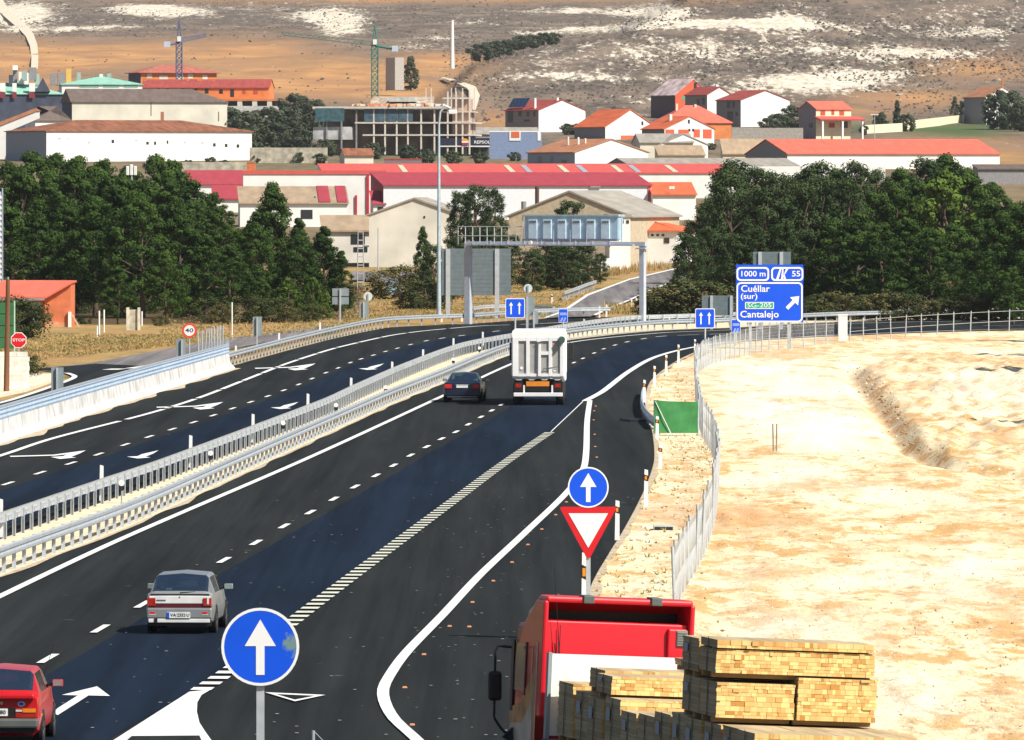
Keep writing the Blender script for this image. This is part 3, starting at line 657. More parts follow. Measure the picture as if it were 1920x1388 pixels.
sign_back(330, 348, 636, 680, 480, [341], 'narrow grey plate back below the speed limit sign', 0, SB, pw=.08)
sign_back(96, 119, 689, 741, 430, [107], 'grey plate back with a central post behind the parapet, lower left', 0, SB, pw=.08)
sign_back(474, 491, 594, 630, 560, [482], 'narrow grey plate back above the far guardrail by the grove', 0, SB, pw=.08)
t, z, w, h = sign_back(623, 654, 541, 571, 680, [638], 'square grey sign back in four panels on one post at the grove edge', 0, SB)
MB().bb(-w/2, w/2, -.02, -.004, -.03, .03).build('seam', DARKM, t, (0, 0, z))
sign_back(674, 691, 566, 596, 685, [682], 'small grey plate back beside a round sign back on the dry bank', 0, SB)
sign_back(985, 1002, 556, 590, 600, [988], 'greenish grey plate back behind the blue two-arrow sign', 0, SB)
sign_back(999, 1009, 584, 608, 600, [1001], 'slim grey plate back behind the tipper trailer roof', 0, SB)
for px, py, D, lb in [(690, 556, 690, 'round pale sign back on a post at the dry bank'), (990, 541, 610, 'round pale sign back high above the blue two-arrow sign')]:
    p = vp(px, py, D); t = thing('round_sign_back', lb, 'road sign', (p.x, D, 0)); MB().prism(disc(8.3/F*D, 24), 0, .03).build('panel', M('pale_alu', (.62, .66, .66), .5, .1), t, (0, 0, p.z)); MB().bb(-.05, .05, -.1, -.01, -.3, p.z+.2).build('post', GALVD, t)
# stop, speed limit
D = 480; p = vp(355, 620, D); t = thing('road_sign', 'round speed limit sign 40 with red ring beside the parapet end', 'road sign', (p.x, D, 0))
MB().prism(disc(14/F*D), 0, .03).build('red_ring', M('orange_red', (.72, .08, .03), .4), t, (0, 0, p.z)); MB().prism(disc(10/F*D), -.01, -.002).build('white_face', SWHITE, t, (0, 0, p.z))
text('40', .3, BLACK, t, (0, -.014, p.z), 15.5/F*D); post(t, p.z-.2)
D = 452; p = vp(35, 638, D); t = thing('road_sign', 'red octagonal STOP sign beside the wooden pole', 'road sign', (p.x, D, 0))
r = 15/F*D*1.05; oc = lambda q: [(q*math.cos(R(22.5+45*i)), q*math.sin(R(22.5+45*i))) for i in range(8)]
MB().prism(oc(r), 0, .03).build('white_rim', SWHITE, t, (0, 0, p.z)); MB().prism(oc(r*.9), -.01, -.002).build('red_face', SRED, t, (0, 0, p.z)); text('STOP', .2, SWHITE, t, (0, -.014, p.z), r*1.45); post(t, p.z-.2)

def pole(px, yb, yt, D, r0, r1, label, name, mat, cat='pole', zb=None):
    zb = vp(px, yb, D).z if zb is None else zb; k = F/D; h = H-(yt-360)/k-zb; x = (px-960)/k
    t = thing(name, label, cat, (x, D, zb)); MB().tube((0, 0, -.5), (0, 0, h), r0, r1, n=10).build('shaft', mat, t); return t, h
WOODP = M('brown_wood_pole', (.20, .085, .04), .85, var=.25, scale=3, stretch=(1, 1, .1))
t, h = pole(12, 738, 524, 437, .15, .10, 'tall brown wooden utility pole at the left edge', 'utility_pole', WOODP); t.rotation_euler = (0, R(.8), 0)
MB().tube((0, 0, h), (0, 0, h+.12), .05, n=8).build('cap', GALVD, t)
t, h = pole(823, 590, 232, 700, .19, .09, 'very tall pale grey lamp mast left of the signal gantry', 'lamp_mast', M('pale_blue_steel', (.44, .55, .62), .45, .2), 'lamp mast')
b = MB(); hd = [Vector((0, 0, h-.1)), Vector((.1, 0, h+.9)), Vector((.5, 0, h+1.4)), Vector((.95, 0, h+1.2))]
for a, c_ in zip(hd, hd[1:]): b.tube(a, c_, .09, n=8)
b.build('arm', GALV, t); MB().bb(.75, 1.45, -.2, .2, h+.75, h+1.1).build('lamp_head', WHITE, t, bevel=.06)
t, h = pole(709, 530, 428, 880, .07, .05, 'thin grey pole in front of the plain white gable house', 'thin_pole', GALV)
t, h = pole(848, 126, 38, 2900, .75, .45, 'tall white mast standing on the ochre field', 'white_mast', WHITE, 'mast')
t, h = pole(435, 622, 567, 610, .05, .05, 'slim white pole at the foot of the pine grove', 'thin_pole', WHITE)
for px, yb, yt, lb in [(186, 628, 583, 'taller slim white fence post left of the concrete frame'), (195, 622, 581, 'slim white fence post left of the concrete frame, beside its twin'), (266, 610, 584, 'grey fence post against the right side of the concrete frame'), (182, 630, 612, 'short stump post at the foot of the slim white posts')]:
    t, h = pole(px, yb, yt, F*H/(yb-360), .06, .06, lb, 'fence_post', WHITE, 'post')
D = 850; p = vp(247, 330, D); t = thing('lamp_cluster', 'white round lamp cluster rising out of the left grove', 'lamp cluster', (p.x, D, 0)); MB().tube((0, 0, 0), (0, 0, p.z), .08, n=6).build('pole', GALV, t)
b = MB(); 
for i in range(3): b.bb(-.55+i*.37, -.25+i*.37, -.2, .2, p.z+.05, p.z+.95+(i == 1)*.15)
b.build('lamp_housing', WHITE, t, bevel=.05)
# lattice pole
D = 850; x = (676-960)/F*D; zb = vp(676, 575, D).z; t = thing('lattice_pole', 'slim grey lattice pole by the low house with the barred window', 'lattice pole', (x, D, zb)); h = 140/F*D
b = MB(); W_ = .35
for sx in (-1, 1):
    for sy in (-1, 1): b.tube((sx*W_, sy*W_, -.3), (sx*W_*.7, sy*W_*.7, h), .045, n=5)
n = 9
for i in range(n+1):
    z = h*i/n; w_ = W_*(1-.3*i/n)
    for y in (-w_, w_): b.bb(-w_, w_, y-.03, y+.03, z-.05, z+.05)
b.build('lattice', M('lattice_steel', (.45, .45, .44), .6, .2), t)

# ---------------------------------------------------------------- gantry with variable message sign
A = vp(878, 456, 666); B = vp(1205, 461, 659); A0 = Vector((A.x, A.y, 0)); u = (B-A); u.z = 0; L = u.length; rz = math.atan2(u.y, u.x)
t = thing('signal_gantry', 'grey steel gantry with railed catwalk and variable message sign over the far carriageway', 'gantry', A0, rz); zt = A.z; k = F/652
GB = M('gantry_steel', (.46, .50, .58), .55, .0, var=.08)
b = MB(); b.bb(-.25, .25, -.22, .22, -.4, zt+.1); b.build('leg', GB, t, bevel=.03); b = MB(); b.bb(-.2, .2, -.2, .2, -.4, zt-.3); b.bb(-.42, .42, -.4, .4, zt-.42, zt-.3); b.bb(-.2, .2, -.2, .2, zt-.3, zt+.1); b.build('leg', GB, t, (L, 0, 0), bevel=.02)
b = MB(); b.bb(.30, L+.35, -.32, .32, zt-.18, zt+.13); b.bb(.1, L-.5, -.7, -.34, zt-.15, zt-.07)
for i in range(9): b.bb(.6+i*1.45, .68+i*1.45, -.36, -.325, zt-.28, zt+.2)
b.build('beam', GB, t)
b = MB()
for i in range(9): x = -.5+i*.62; b.tube((x, -.7, zt-.1), (x, -.7, zt+1.25), .03, n=6)
for z in (.55, 1.25): b.tube((-.5, -.7, zt+z), (4.5, -.7, zt+z), .028, n=6)
for z in (.55, 1.25): b.tube((-.5, .5, zt+z), (4.5, .5, zt+z), .028, n=6); b.tube((-.5, -.7, zt+z), (-.5, .5, zt+z), .028, n=6)
for i in range(9): x = -.5+i*.62; b.tube((x, .5, zt+.1), (x, .5, zt+1.25), .028, n=6)
b.build('catwalk_railing', GALV, t)
VB = M('message_sign_blue_grey', (.42, .58, .72), .55, 0, var=.08)
x0 = (983-878)/327*L; x1 = (1158-878)/327*L; z0 = zt+.28; z1 = zt+2.02
vm = MB().bb(x0, x1, .1, .9, z0, z1).build('message_board', VB, t, bevel=.03)
MB().bb(x0-.12, x1+.1, 0, 1.0, z1+.002, z1+.14).build('hood', M('hood_green_grey', (.36, .50, .54), .5, 0), vm)
for i in range(6):
    cx = x0+.55+i*(x1-x0-.55)/6+.2
    MB().bb(cx-.36, cx+.36, -.02, .097, z0+.06, z1-.22).build('back_door', M('board_door', (.56, .70, .84), .55, 0), vm, bevel=.02)
    MB().bb(cx-.25, cx+.3, -.05, -.023, z1-.44, z1-.36).build('vent', DARKM, vm)
MB().bb(x0, x1+.1, -.3, .05, z0-.1, z0+.05).build('cable_tray', M('tray_purple_grey', (.18, .17, .22), .6), t)  # tray has one even purple-grey colour
b = MB(); b.tube((x1+.25, .2, zt), (x1+.25, .2, z1+.1), .05, n=6); b.tube((x0-.15, .1, zt), (x0-.15, .1, z1+.1), .05, n=6)
for i in range(1, 5): b.tube((x0+i*1.4, -.5, zt-.1), (x0+i*1.4, -.5, zt+1.0), .025, n=6)
b.build('support', GALV, t)
b = MB(); b.tube((5.6, -.4, zt+.05), (5.6, -.62, zt+.05), .14, n=12); b.build('camera_dome', WHITE, t)
b = MB(); b.tube((5.0, -.1, zt-.35), (5.0, -.1, zt-.9), .03, n=6); b.build('cable', GALVD, t)

# ---------------------------------------------------------------- chain link fence, pillar, gate, odds and ends
FB = [(1265, 1150), (1279, 1113), (1306, 1066), (1334, 998), (1344, 939), (1346, 890), (1335, 850), (1318, 820), (1308, 780), (1305, 735), (1308, 700), (1330, 684), (1358, 675), (1401, 664), (1445, 656), (1510, 650), (1564, 645)]
WIRE = M('fence_wire', (.55, .57, .58), .5, .3, var=.1)
def fence(base, label, h, sp, mesh=True, thin=1.0):
    path = smooth(base, .5) if not isinstance(base[0], Vector) else base; o0 = path[0].copy(); loc = [p-o0 for p in path]
    t = thing('wire_fence', label, 'fence', o0)
    b = MB()
    def rib(a, c, wd):
        d = (c-a).normalized(); n = d.cross(Vector((0, 1, .05))).normalized()*wd/2
        b.flat([a-n, a+n, c+n, c-n])
    tot = sum((q-p).length for p, q in zip(loc, loc[1:]))
    zs = [i*h/7 for i in range(8)] if mesh else [h*.45, h*.95]
    for z in zs:
        for i in range(0, len(loc)-1):
            rib(loc[i]+Vector((0, 0, z+.02)), loc[i+1]+Vector((0, 0, z+.02)), .012*thin if mesh else .03)
    if mesh:
        s = 0; st_ = .34/thin
        while s < tot:
            p, d = along(loc, s)
            q, d2 = along(loc, min(s+.5, tot-.01)); q0, _ = along(loc, max(0, s-.5))
            if q is not None: rib(p, q+Vector((0, 0, h)), .012*thin); rib(p, q0+Vector((0, 0, h)), .012*thin)
            s += st_
    b.build('wire_mesh', WIRE, t)
    pm = MB(); pm.tube((0, 0, -.2), (0, 0, h+.08), .04, n=6); s = .2; f = None; k_ = 0
    while s < tot and k_ < 95:
        p, d = along(loc, s)
        if not f: f = q = pm.build('post', GALV, t)
        else: q = f.copy(); COL.objects.link(q)
        q.location = p; q.rotation_euler = (rnd.uniform(-.03, .03), rnd.uniform(-.05, .05), 0); s += sp; k_ += 1
    return t
fence(FB, 'galvanised chain-link fence curving between the slip road verge and the sandy lot', 1.5, 4.0, True, .75)
fence([(1592, 641), (1710, 631), (1884, 620), (2100, 612)], 'open two-wire fence right of the white pillar', 1.45, 5.0, False)
fence([(1530, 590), (1640, 588), (1750, 586.5), (1860, 585)], 'low wire fence at the foot of the right-hand grove', 1.1, 5.0, False)
fence([(372, 662), (395, 656), (418, 649)], 'pale wire mesh fence beside the side road behind the parapet', 1.3, 3.0, True, .45)
p = wp(1580, 638); t = thing('gate_pillar', 'stout white masonry pillar between the mesh fence and the wire fence', 'pillar', p); k = F/p.y
MB().bb(-.31, .31, -.3, .3, -.2, 46/k).build('shaft', WHITE, t, bevel=.03); MB().bb(-.34, .34, -.33, .33, 46/k, 49/k).build('cap', WHITE, t)
p = wp(1268, 815); k = F/p.y; t = thing('tarpaulin_screen', 'green tarpaulin stretched on a frame beside the slip road', 'screen', p)
GRN = M('green_tarpaulin', (.05, .24, .075), .75, var=.15, scale=3)
b = MB(); n = 10; vs = []; wd = 82/k; hh = 62/k
for i in range(n+1):
    for j in range(n+1):
        u_, v_ = i/n, j/n; vs.append(((u_-.5)*wd, .08*math.sin(u_*9)*math.sin(v_*5)*.4, .06+v_*hh*(1-.05*u_)+.03*math.sin(u_*math.pi)*(-1 if j == n else 0)))
b.add(vs, [(i*(n+1)+j, (i+1)*(n+1)+j, (i+1)*(n+1)+j+1, i*(n+1)+j+1) for i in range(n) for j in range(n)], 0, True); b.build('tarpaulin', GRN, t)
for sx in (-1, 1): MB().tube((sx*wd*.5, .04, -.2), (sx*wd*.5, .04, hh+.08), .035, n=6).build('post', GALV, t)
b = MB(); b.tube((-wd*.48, -.03, hh), (-wd*.12, -.05, .03), .018, n=5); b.build('guy_rope', WHITE, t)
p = wp(1207, 745); t = thing('rail_end', 'curved silver guardrail end wrapping the verge corner left of the green tarpaulin', 'guardrail end', p)
ce = [wp(*q)-p for q in [(1209, 740), (1204, 752), (1203, 768), (1208, 784), (1218, 797), (1228, 806)]]
b = MB(); b.sweep([q+Vector((0, 0, .12)) for q in smooth([q+p for q in ce], .5)] and [q-p+Vector((0, 0, .1)) for q in smooth([q+p for q in ce], .5)], [(.02, 0), (.06, .18), (.02, .42), (-.03, .42), (-.03, 0)]); b.build('beam', M('bright_zinc', (.50, .60, .74), .35, .4), t)
for q in (ce[0], ce[2], ce[4]): MB().tube(q+Vector((0, 0, -.2)), q+Vector((0, 0, .4)), .04, n=6).build('post', GALV, t)
p = wp(1195, 790); o = MB().box((0, 0, .05), (1.1, 2.2, .1), rz=.2).build('tar_patch', M('black_tar', (.008, .008, .012), .6), None, p); tag(o, 'dark mat lying on the slip road beside the curved rail end', 'mat')
p = wp(1453, 845); k = F/p.y; t = thing('wooden_stake', 'twin grey wooden stake standing alone in the sandy lot', 'stake', p)
for x, l_ in ((-.05, 0), (.06, .01)): MB().tube((x, 0, -.3), (x+l_-.03*(x < 0), 0, 50/k), .035, .03, n=7).build('pole', M('weathered_wood', (.30, .24, .17), .9, var=.2), t)
p = wp(1244, 990); k = F/p.y; t = thing('drain_slab', 'low dark concrete drain slab on the verge', 'drain', p)
MB().bb(-.3, .3, -.5, .5, -.1, .08).build('slab', CONC, t); MB().bb(-.27, .27, -.52, -.5, -.05, .05).build('opening', DARKM, t)
p = wp(587, 1410); t = thing('marker_stub', 'grey metal stub post at the bottom edge right of the nearest sign', 'post', p); k = F/p.y
MB().tube((0, 0, -.2), (0, 0, 40/k), .035, n=8).build('shaft', GALVD, t); MB().tube((.02, 0, 38/k), (.35, .2, .0), .012, n=5).build('wire', GALVD, t)
# scattered stones on the sandy lot
sm = MB()
for i in range(520):
    py = rnd.uniform(625, 1385) if i % 2 else rnd.uniform(850, 1385); px = rnd.uniform(1240 if py > 950 else 1330, 2000); p = wp(px, py); r = rnd.uniform(.015, .05)*(1.8 if rnd.random() < .05 else 1)
    ps = [Vector((r*rnd.uniform(.6, 1.2)*x, r*rnd.uniform(.6, 1.2)*y, r*rnd.uniform(.4, .9)*z+.10))+p for x, y, z in ((1, 0, 0), (-1, 0, 0), (0, 1, 0), (0, -1, 0), (0, 0, 1), (0, 0, -1))]
    sm.add(ps, [(0, 2, 4), (2, 1, 4), (1, 3, 4), (3, 0, 4), (2, 0, 5), (1, 2, 5), (3, 1, 5), (0, 3, 5)], rnd.choice((0, 0, 1)))
for i in range(150):                              # crumbled soil of the eroded bank
    py = rnd.uniform(690, 852); px = scarp(0, py)+rnd.gauss(-4, 14); p = wp(px, py); r = rnd.uniform(.02, .10); p.z = -.01
    ps = [Vector((r*rnd.uniform(.6, 1.3)*x, r*rnd.uniform(.6, 1.2)*y, r*rnd.uniform(.5, 1.0)*z+.10))+p for x, y, z in ((1, 0, 0), (-1, 0, 0), (0, 1, 0), (0, -1, 0), (0, 0, 1), (0, 0, -1))]
    sm.add(ps, [(0, 2, 4), (2, 1, 4), (1, 3, 4), (3, 0, 4), (2, 0, 5), (1, 2, 5), (3, 1, 5), (0, 3, 5)], rnd.choice((0, 1, 1, 2)))
tag(sm.build('loose_stones', [M('pale_stone', (.62, .50, .36), .9, var=.3), M('dark_clod', (.36, .25, .15), .95, var=.3), M('brown_clod', (.26, .16, .09), .95, var=.3)]), 'loose stones and clods strewn over the sandy lot', 'stones', kind='stuff')
# ---------------------------------------------------------------- vehicles
def glass_mat(name, tint, gl=.10):
    m = bpy.data.materials.new(name); m.use_nodes = True; t = m.node_tree; n = t.nodes; n.clear()
    o = n.new('ShaderNodeOutputMaterial'); tr = n.new('ShaderNodeBsdfTransparent'); tr.inputs[0].default_value = (*tint, 1)
    g = n.new('ShaderNodeBsdfGlossy'); g.inputs['Roughness'].default_value = .05; g.inputs[0].default_value = (.85, .95, 1, 1)
    lw = n.new('ShaderNodeLayerWeight'); lw.inputs[0].default_value = .25
    mr = n.new('ShaderNodeMapRange'); mr.inputs[3].default_value = gl; mr.inputs[4].default_value = .45; t.links.new(lw.outputs['Fresnel'], mr.inputs[0])
    mx = n.new('ShaderNodeMixShader'); t.links.new(mr.outputs[0], mx.inputs[0]); t.links.new(tr.outputs[0], mx.inputs[1]); t.links.new(g.outputs[0], mx.inputs[2])
    t.links.new(mx.outputs[0], o.inputs[0]); return m
GLASS = glass_mat('car_glass', (.34, .46, .45), .05)
def paint(name, col, metal=0.0, rough=.28):
    m = M(name, col, rough, metal, .10, 1.2, 0, .5, 8); m.node_tree.nodes['Principled BSDF'].inputs['Coat Weight'].default_value = .2; return m
SILVER = paint('silver_paint', (.34, .35, .36), .5, .35); NAVY = paint('navy_paint', (.008, .012, .035)); REDC = paint('red_car_paint', (.50, .008, .012)); REDL = paint('red_lorry_paint', (.64, .008, .022), 0, .4); REDD = paint('dark_red_paint', (.26, .012, .015), 0, .4)
LAMP = M('red_lamp', (.35, .02, .012), .25, var=.2, scale=8); LAMPB = M('bright_red_lamp', (.62, .02, .02), .25); AMB = M('amber_lamp', (.75, .24, .02), .25)
GREYP = M('grey_bumper', (.10, .11, .105), .6); PLATE = M('plate_white', (.75, .76, .74), .5); INTER = M('car_interior', (.03, .035, .04), .8, var=.3)
RIM = M('alloy_rim', (.45, .45, .46), .35, .6); RECESS = M('bare_aluminium', (.36, .35, .33), .55, .15, var=.08, scale=3)
def loft_body(secs, skip, mat, parent):
    """secs: (y, half ring bottom centre -> top centre). Faces listed in skip become glass parts."""
    n = len(secs[0][1]); b = MB(); g = {}
    ring = lambda s: [(x, s[0], z) for x, z in s[1]]+[(-x, s[0], z) for x, z in reversed(s[1][1:-1])]
    Q = [ring(s) for s in secs]; m = len(Q[0])
    for q in Q: b.v += q
    for i in range(len(Q)-1):
        for j in range(m):
            k = (j+1) % m; hj = j if j < n-1 else m-1-j; side = 'r' if j < n-1 else 'l'
            f = [i*m+j, i*m+k, (i+1)*m+k, (i+1)*m+j]
            nm = skip.get((i, hj))
            if nm:
                key = (nm, '' if nm in ('rear_window', 'windscreen') else side, i if nm == 'side_window' else 0)
                g.setdefault(key, []).append([b.v[q] for q in f])
            else: b.f.append(f); b.m.append(0); b.sm.append(True)
    b.f.append(list(range(m-1, -1, -1))); b.m.append(0); b.sm.append(False); b.f.append([(len(Q)-1)*m+i for i in range(m)]); b.m.append(0); b.sm.append(False)
    o = b.build('body', mat, parent); o.data.set_sharp_from_angle(angle=R(32))
    for key, fl in g.items():
        gb = MB()
        for f in fl: gb.add(f, [(0, 1, 2, 3)], 0, True)
        gb.build(key[0], GLASS, parent)
    return o
def wheel(parent, x, y, r, wd, rim=True):
    s = 1 if x > 0 else -1
    b = MB(); pr = [(r*.62, -wd/2), (r*.93, -wd/2), (r, -wd/2+.03), (r, wd/2-.03), (r*.93, wd/2), (r*.62, wd/2)]; n = 28
    vs = [(q, rr*math.cos(2*math.pi*i/n), rr*math.sin(2*math.pi*i/n)) for i in range(n) for rr, q in pr]
    k = len(pr); b.add(vs, [(i*k+j, ((i+1) % n)*k+j, ((i+1) % n)*k+(j+1) % k, i*k+(j+1) % k) for i in range(n) for j in range(k)], 0, True)
    w_ = b.build('wheel', RUBBER, parent, (x, y, r))
    rb = MB(); rb.tube((-wd/2+.02, 0, 0), (wd/2-.015, 0, 0), r*.63, n=24, sm=False)
    for i in range(5): a = 2*math.pi*i/5; rb.box((s*(wd/2-.01), r*.33*math.cos(a), r*.33*math.sin(a)), (.02, r*.14, r*.5), 1, rx=a-math.pi/2)
    rb.build('rim', [RIM, GREYP], w_); return w_
def quad_panel(x0, x1, z0, z1, y, d=.02): return MB().bb(x0, x1, y-d, y, z0, z1)
def car(name, label, pos, head, spec, colour):
    t = thing(name, label, 'car', pos, head)
    W, L, zr, zb = spec['W']/2, spec['L'], spec['roof'], spec['belt']; rh = spec['roofhalf']; dk = spec.get('deck', 0); g0 = dk+.14; g1 = spec['g1']
    bot = lambda y, z0, w_: [(0, z0), (w_*.82, z0), (w_*.955, z0+.10), (w_, .56)]
    S_ = [(0.0, [(0, .27), (W*.80, .27), (W*.93, .33), (W*.955, .52), (W*.93, zb-.10), (W*.88, zb-.06), (W*.55, zb-.05), (0, zb-.045)]),
          (.10, bot(0, .23, W*.985)+[(W*.955, zb-.04), (W*.90, zb-.01), (W*.55, zb), (0, zb+.005)])]
    if dk: S_.append((dk, bot(0, .2, W)+[(W*.955, zb), (W*.86, zb+.035), (W*.55, zb+.05), (0, zb+.055)])); 
    S_.append((g0, bot(0, .2, W)+[(W*.955, zb), (W*.82, zb+.045), (W*.74, zb+.06), (0, zb+.065)]))
    i0 = len(S_)-1
    top = lambda y, a, c: (y, bot(0, .2, W)+[(W*.955, zb), (rh+.035, a-.09), (rh-.025, a-.025), (0, a+c)])
    S_ += [top(g1, zr-.03, .02), top(g1+.12, zr-.015, .02), top(1.9+dk*.6, zr, .02), top(2.0+dk*.6, zr, .02), top(L-1.62, zr-.05, .02)]
    j0 = i0+1
    S_.append((L-1.0, bot(0, .2, W)+[(W*.955, zb-.02), (W*.82, zb+.01), (W*.55, zb+.03), (0, zb+.04)]))
    S_.append((L-.15, bot(0, .22, W*.97)+[(W*.9, .70), (W*.8, .74), (W*.5, .76), (0, .765)]))
    S_.append((L, [(0, .3), (W*.7, .3), (W*.8, .35), (W*.84, .5), (W*.8, .64), (W*.7, .66), (W*.45, .67), (0, .67)]))
    sk = {(i0, 5): 'rear_window', (i0, 6): 'rear_window', (j0+1, 4): 'side_window', (j0+3, 4): 'side_window', (j0+4, 5): 'windscreen', (j0+4, 6): 'windscreen'}
    body = loft_body(S_, sk, colour, t)
    ya = .78; yb_ = L-.82
    for x in (-1, 1):
        for y in (ya, yb_):
            MB().tube((x*(W-.06), y, .31), (x*(W+.006), y, .31), .35, n=26).build('wheel_arch', BLACK, t)
            wheel(t, x*(W-.085), y, spec.get('wr', .29), .20)
    # cabin: floor block, seats with headrests, steering side mirror
    MB().bb(-W*.9, W*.9, g1-.1, L-1.0, .3, zb-.22).build('cabin_floor', INTER, t)
    for x in (-.36, .36):
        MB().bb(x-.23, x+.23, 2.0, 2.2, .45, zb+.06).build('seat', INTER, t, bevel=.06); q = MB().bb(x-.13, x+.13, 2.04, 2.14, zb+.10, zb+.30).build('headrest', INTER, t, bevel=.04)
    MB().bb(-W*.78, W*.78, g1+.45, g1+.62, .45, zb+.02).build('rear_bench', INTER, t, bevel=.05)
    MB().bb(-.11, .11, L-1.75, L-1.70, zr-.16, zr-.09).build('interior_mirror', BLACK, t)
    for s in (-1, 1):
        m = MB().bb(-.10, .10, -.05, .05, -.065, .065).build('door_mirror', spec.get('mirror', colour), t, (s*(W+.12), L-1.42, zb+.06), bevel=.02); MB().bb(-.085, .085, -.06, -.051, -.05, .05).build('mirror_glass', M('mirror_glass', (.4, .5, .52), .15, .7), m)
        MB().bb(-.06, .06, -.02, .02, -.03, .03).build('mirror_arm', BLACK, t, (s*(W-.02), L-1.40, zb+.03))
    return t
def road_heading(path, y):
    i = min(range(len(path)), key=lambda k: abs(path[k].y-y)); d = (path[i+3]-path[i-3]).normalized(); return math.atan2(d.y, d.x)-math.pi/2
# silver hatchback
p = wp(337, 1190); hd = road_heading(ld, p.y)-.015
t = car('hatchback', 'silver hatchback with a red-trimmed tailgate, driving in the middle lane', p, hd, dict(W=1.62, L=4.1, roof=1.385, belt=.93, roofhalf=.60, g1=.70), SILVER); t.scale = (.95, .97, .985)
quad_panel(-.73, .73, .71, .885, .004, .03).build('tailgate', M('pale_silver', (.72, .72, .71), .35, .1), t, bevel=.012)  # paler than the body, carrying the sun on the tilted hatch
quad_panel(-.74, .75, .625, .712, .0, .02).build('red_trim_band', M('dark_red_trim', (.09, .012, .018), .35), t)
for x0, x1 in ((-.775, -.575), (.56, .76)): quad_panel(x0, x1, .655, .84, -.005, .045).build('tail_light', [LAMP], t, bevel=.01)
quad_panel(.655, .70, .70, .86, -.05, .01).build('light_divider', M('pale_silver', (.72, .72, .71)), t)
quad_panel(-.55, -.33, .775, .80, -.03, .006).build('lettering_strip', M('badge_blue_grey', (.10, .12, .2), .5), t)
quad_panel(.58, .65, .80, .815, -.03, .006).build('badge', GREYP, t)
MB().prism(disc(.018, 10), -.034, -.02).build('lock', GREYP, t, (0, 0, .86))
quad_panel(-.775, .775, .37, .61, -.02, .10).build('bumper', SILVER, t, bevel=.03); quad_panel(-.74, .72, .275, .37, -.02, .09).build('bumper_lip', M('pale_silver', (.72, .72, .71)), t, bevel=.015)
quad_panel(-.76, .76, .20, .272, .0, .05).build('valance', BLACK, t)
for x in (-.64, .61): quad_panel(x-.055, x+.055, .475, .525, -.118, .012).build('rear_reflector', LAMPB, t); quad_panel(x-.075, x+.075, .455, .474, -.118, .008).build('reflector_trim', M('pale_silver', (.72, .72, .71)), t)
pl = quad_panel(-.29, .26, .385, .52, -.122, .012).build('number_plate', PLATE, t); quad_panel(-.288, -.235, .39, .515, -.135, .003).build('blue_band', BLUE, pl); text('VA·2332·U', .1, BLACK, pl, (.02, -.137, .452), .45)
MB().tube((-.56, -.1, .27), (-.56, .2, .27), .035, n=10).build('exhaust', BLACK, t); quad_panel(-.6, -.52, .28, .37, -.112, .01).build('exhaust_notch', BLACK, t)
b = MB(); b.tube((0, .10, .955), (.36, .14, .975), .012, n=6); b.build('wiper', BLACK, t); quad_panel(-.70, .70, .885, .93, .06, .03).build('window_sill', BLACK, t)
quad_panel(-.40, -.26, .0, .05, .3, .05).build('parcel', M('pale_blue_cloth', (.3, .5, .7), .8), t, (0, .55, .985))
# red hatchback at the left edge
p = wp(-7, 1402); hd = road_heading(ld, p.y)+.01
t = car('hatchback', 'red hatchback with spoiler and grey bumper cut off by the left edge', p, hd, dict(W=1.64, L=4.05, roof=1.42, belt=.98, roofhalf=.62, g1=.62), REDC); t.scale = (.96, .97, .985)
quad_panel(-.72, .72, .885, .985, .03, .15).build('spoiler', REDC, t, bevel=.03)
quad_panel(-.35, .35, .56, .73, .002, .03).build('plate_recess', BLACK, t)
for s in (-1, 1):
    tl = quad_panel(min(s*.36, s*.76), max(s*.36, s*.76), .545, .725, .0, .035).build('tail_light', LAMP, t, bevel=.008)
    quad_panel(min(s*.50, s*.745), max(s*.50, s*.745), .645, .715, -.04, .008).build('indicator', AMB, tl); quad_panel(min(s*.37, s*.49), max(s*.37, s*.49), .66, .695, -.04, .008).build('reversing_lamp', M('clear_lamp', (.6, .58, .55), .3), tl)
quad_panel(-.80, .80, .36, .535, .02, .16).build('bumper', GREYP, t, bevel=.04); quad_panel(-.72, .72, .27, .35, .03, .06).build('valance', BLACK, t)
pl = quad_panel(-.29, .22, .58, .715, -.032, .012).build('number_plate', PLATE, t); text('VA 94-80', .1, BLACK, pl, (-.035, -.046, .647), .44)
q = MB().prism([(1.5*x, z) for x, z in disc(.045, 20)], -.012, 0).build('oval_badge', PLATE, t, (.47, -.01, .80)); MB().prism([(1.5*x, z) for x, z in disc(.033, 20)], -.016, -.0125).build('blue_oval', BLUE, q)
MB().prism(disc(.03, 14), -.03, 0).build('lock', M('brass', (.6, .42, .2), .3, .6), t, (.10, -.005, .815))
MB().tube((.60, 3.0, 1.0), (.84, 2.95, 1.75), .006, n=5).build('aerial', BLACK, t)
for x in (.815,): MB().bb(x-.008, x+.012, .2, .5, .55, .6).build('side_marker', AMB, t)
# dark saloon
p = wp(866.5, 755); hd = road_heading(LEFT, p.y)-.01
t = car('saloon_car', 'dark navy saloon overtaking on the left of the tipper trailer', p, hd, dict(W=1.80, L=4.75, roof=1.40, belt=.94, roofhalf=.60, deck=.55, g1=1.35, wr=.32, mirror=BLACK), NAVY)
for x0, x1 in ((-.82, -.50), (.50, .82)): quad_panel(x0, x1, .66, .86, .0, .05).build('tail_light', LAMPB, t, bevel=.03)
quad_panel(-.27, .27, .70, .82, .0, .012).build('number_plate', PLATE, t); quad_panel(-.3, .3, .825, .86, .0, .02).build('chrome_strip', GALV, t)
quad_panel(-.84, .84, .30, .60, .0, .09).build('bumper', NAVY, t, bevel=.05); quad_panel(-.7, .7, .26, .30, .0, .05).build('bumper_lip', M('grey_lip', (.3, .3, .32), .4), t)

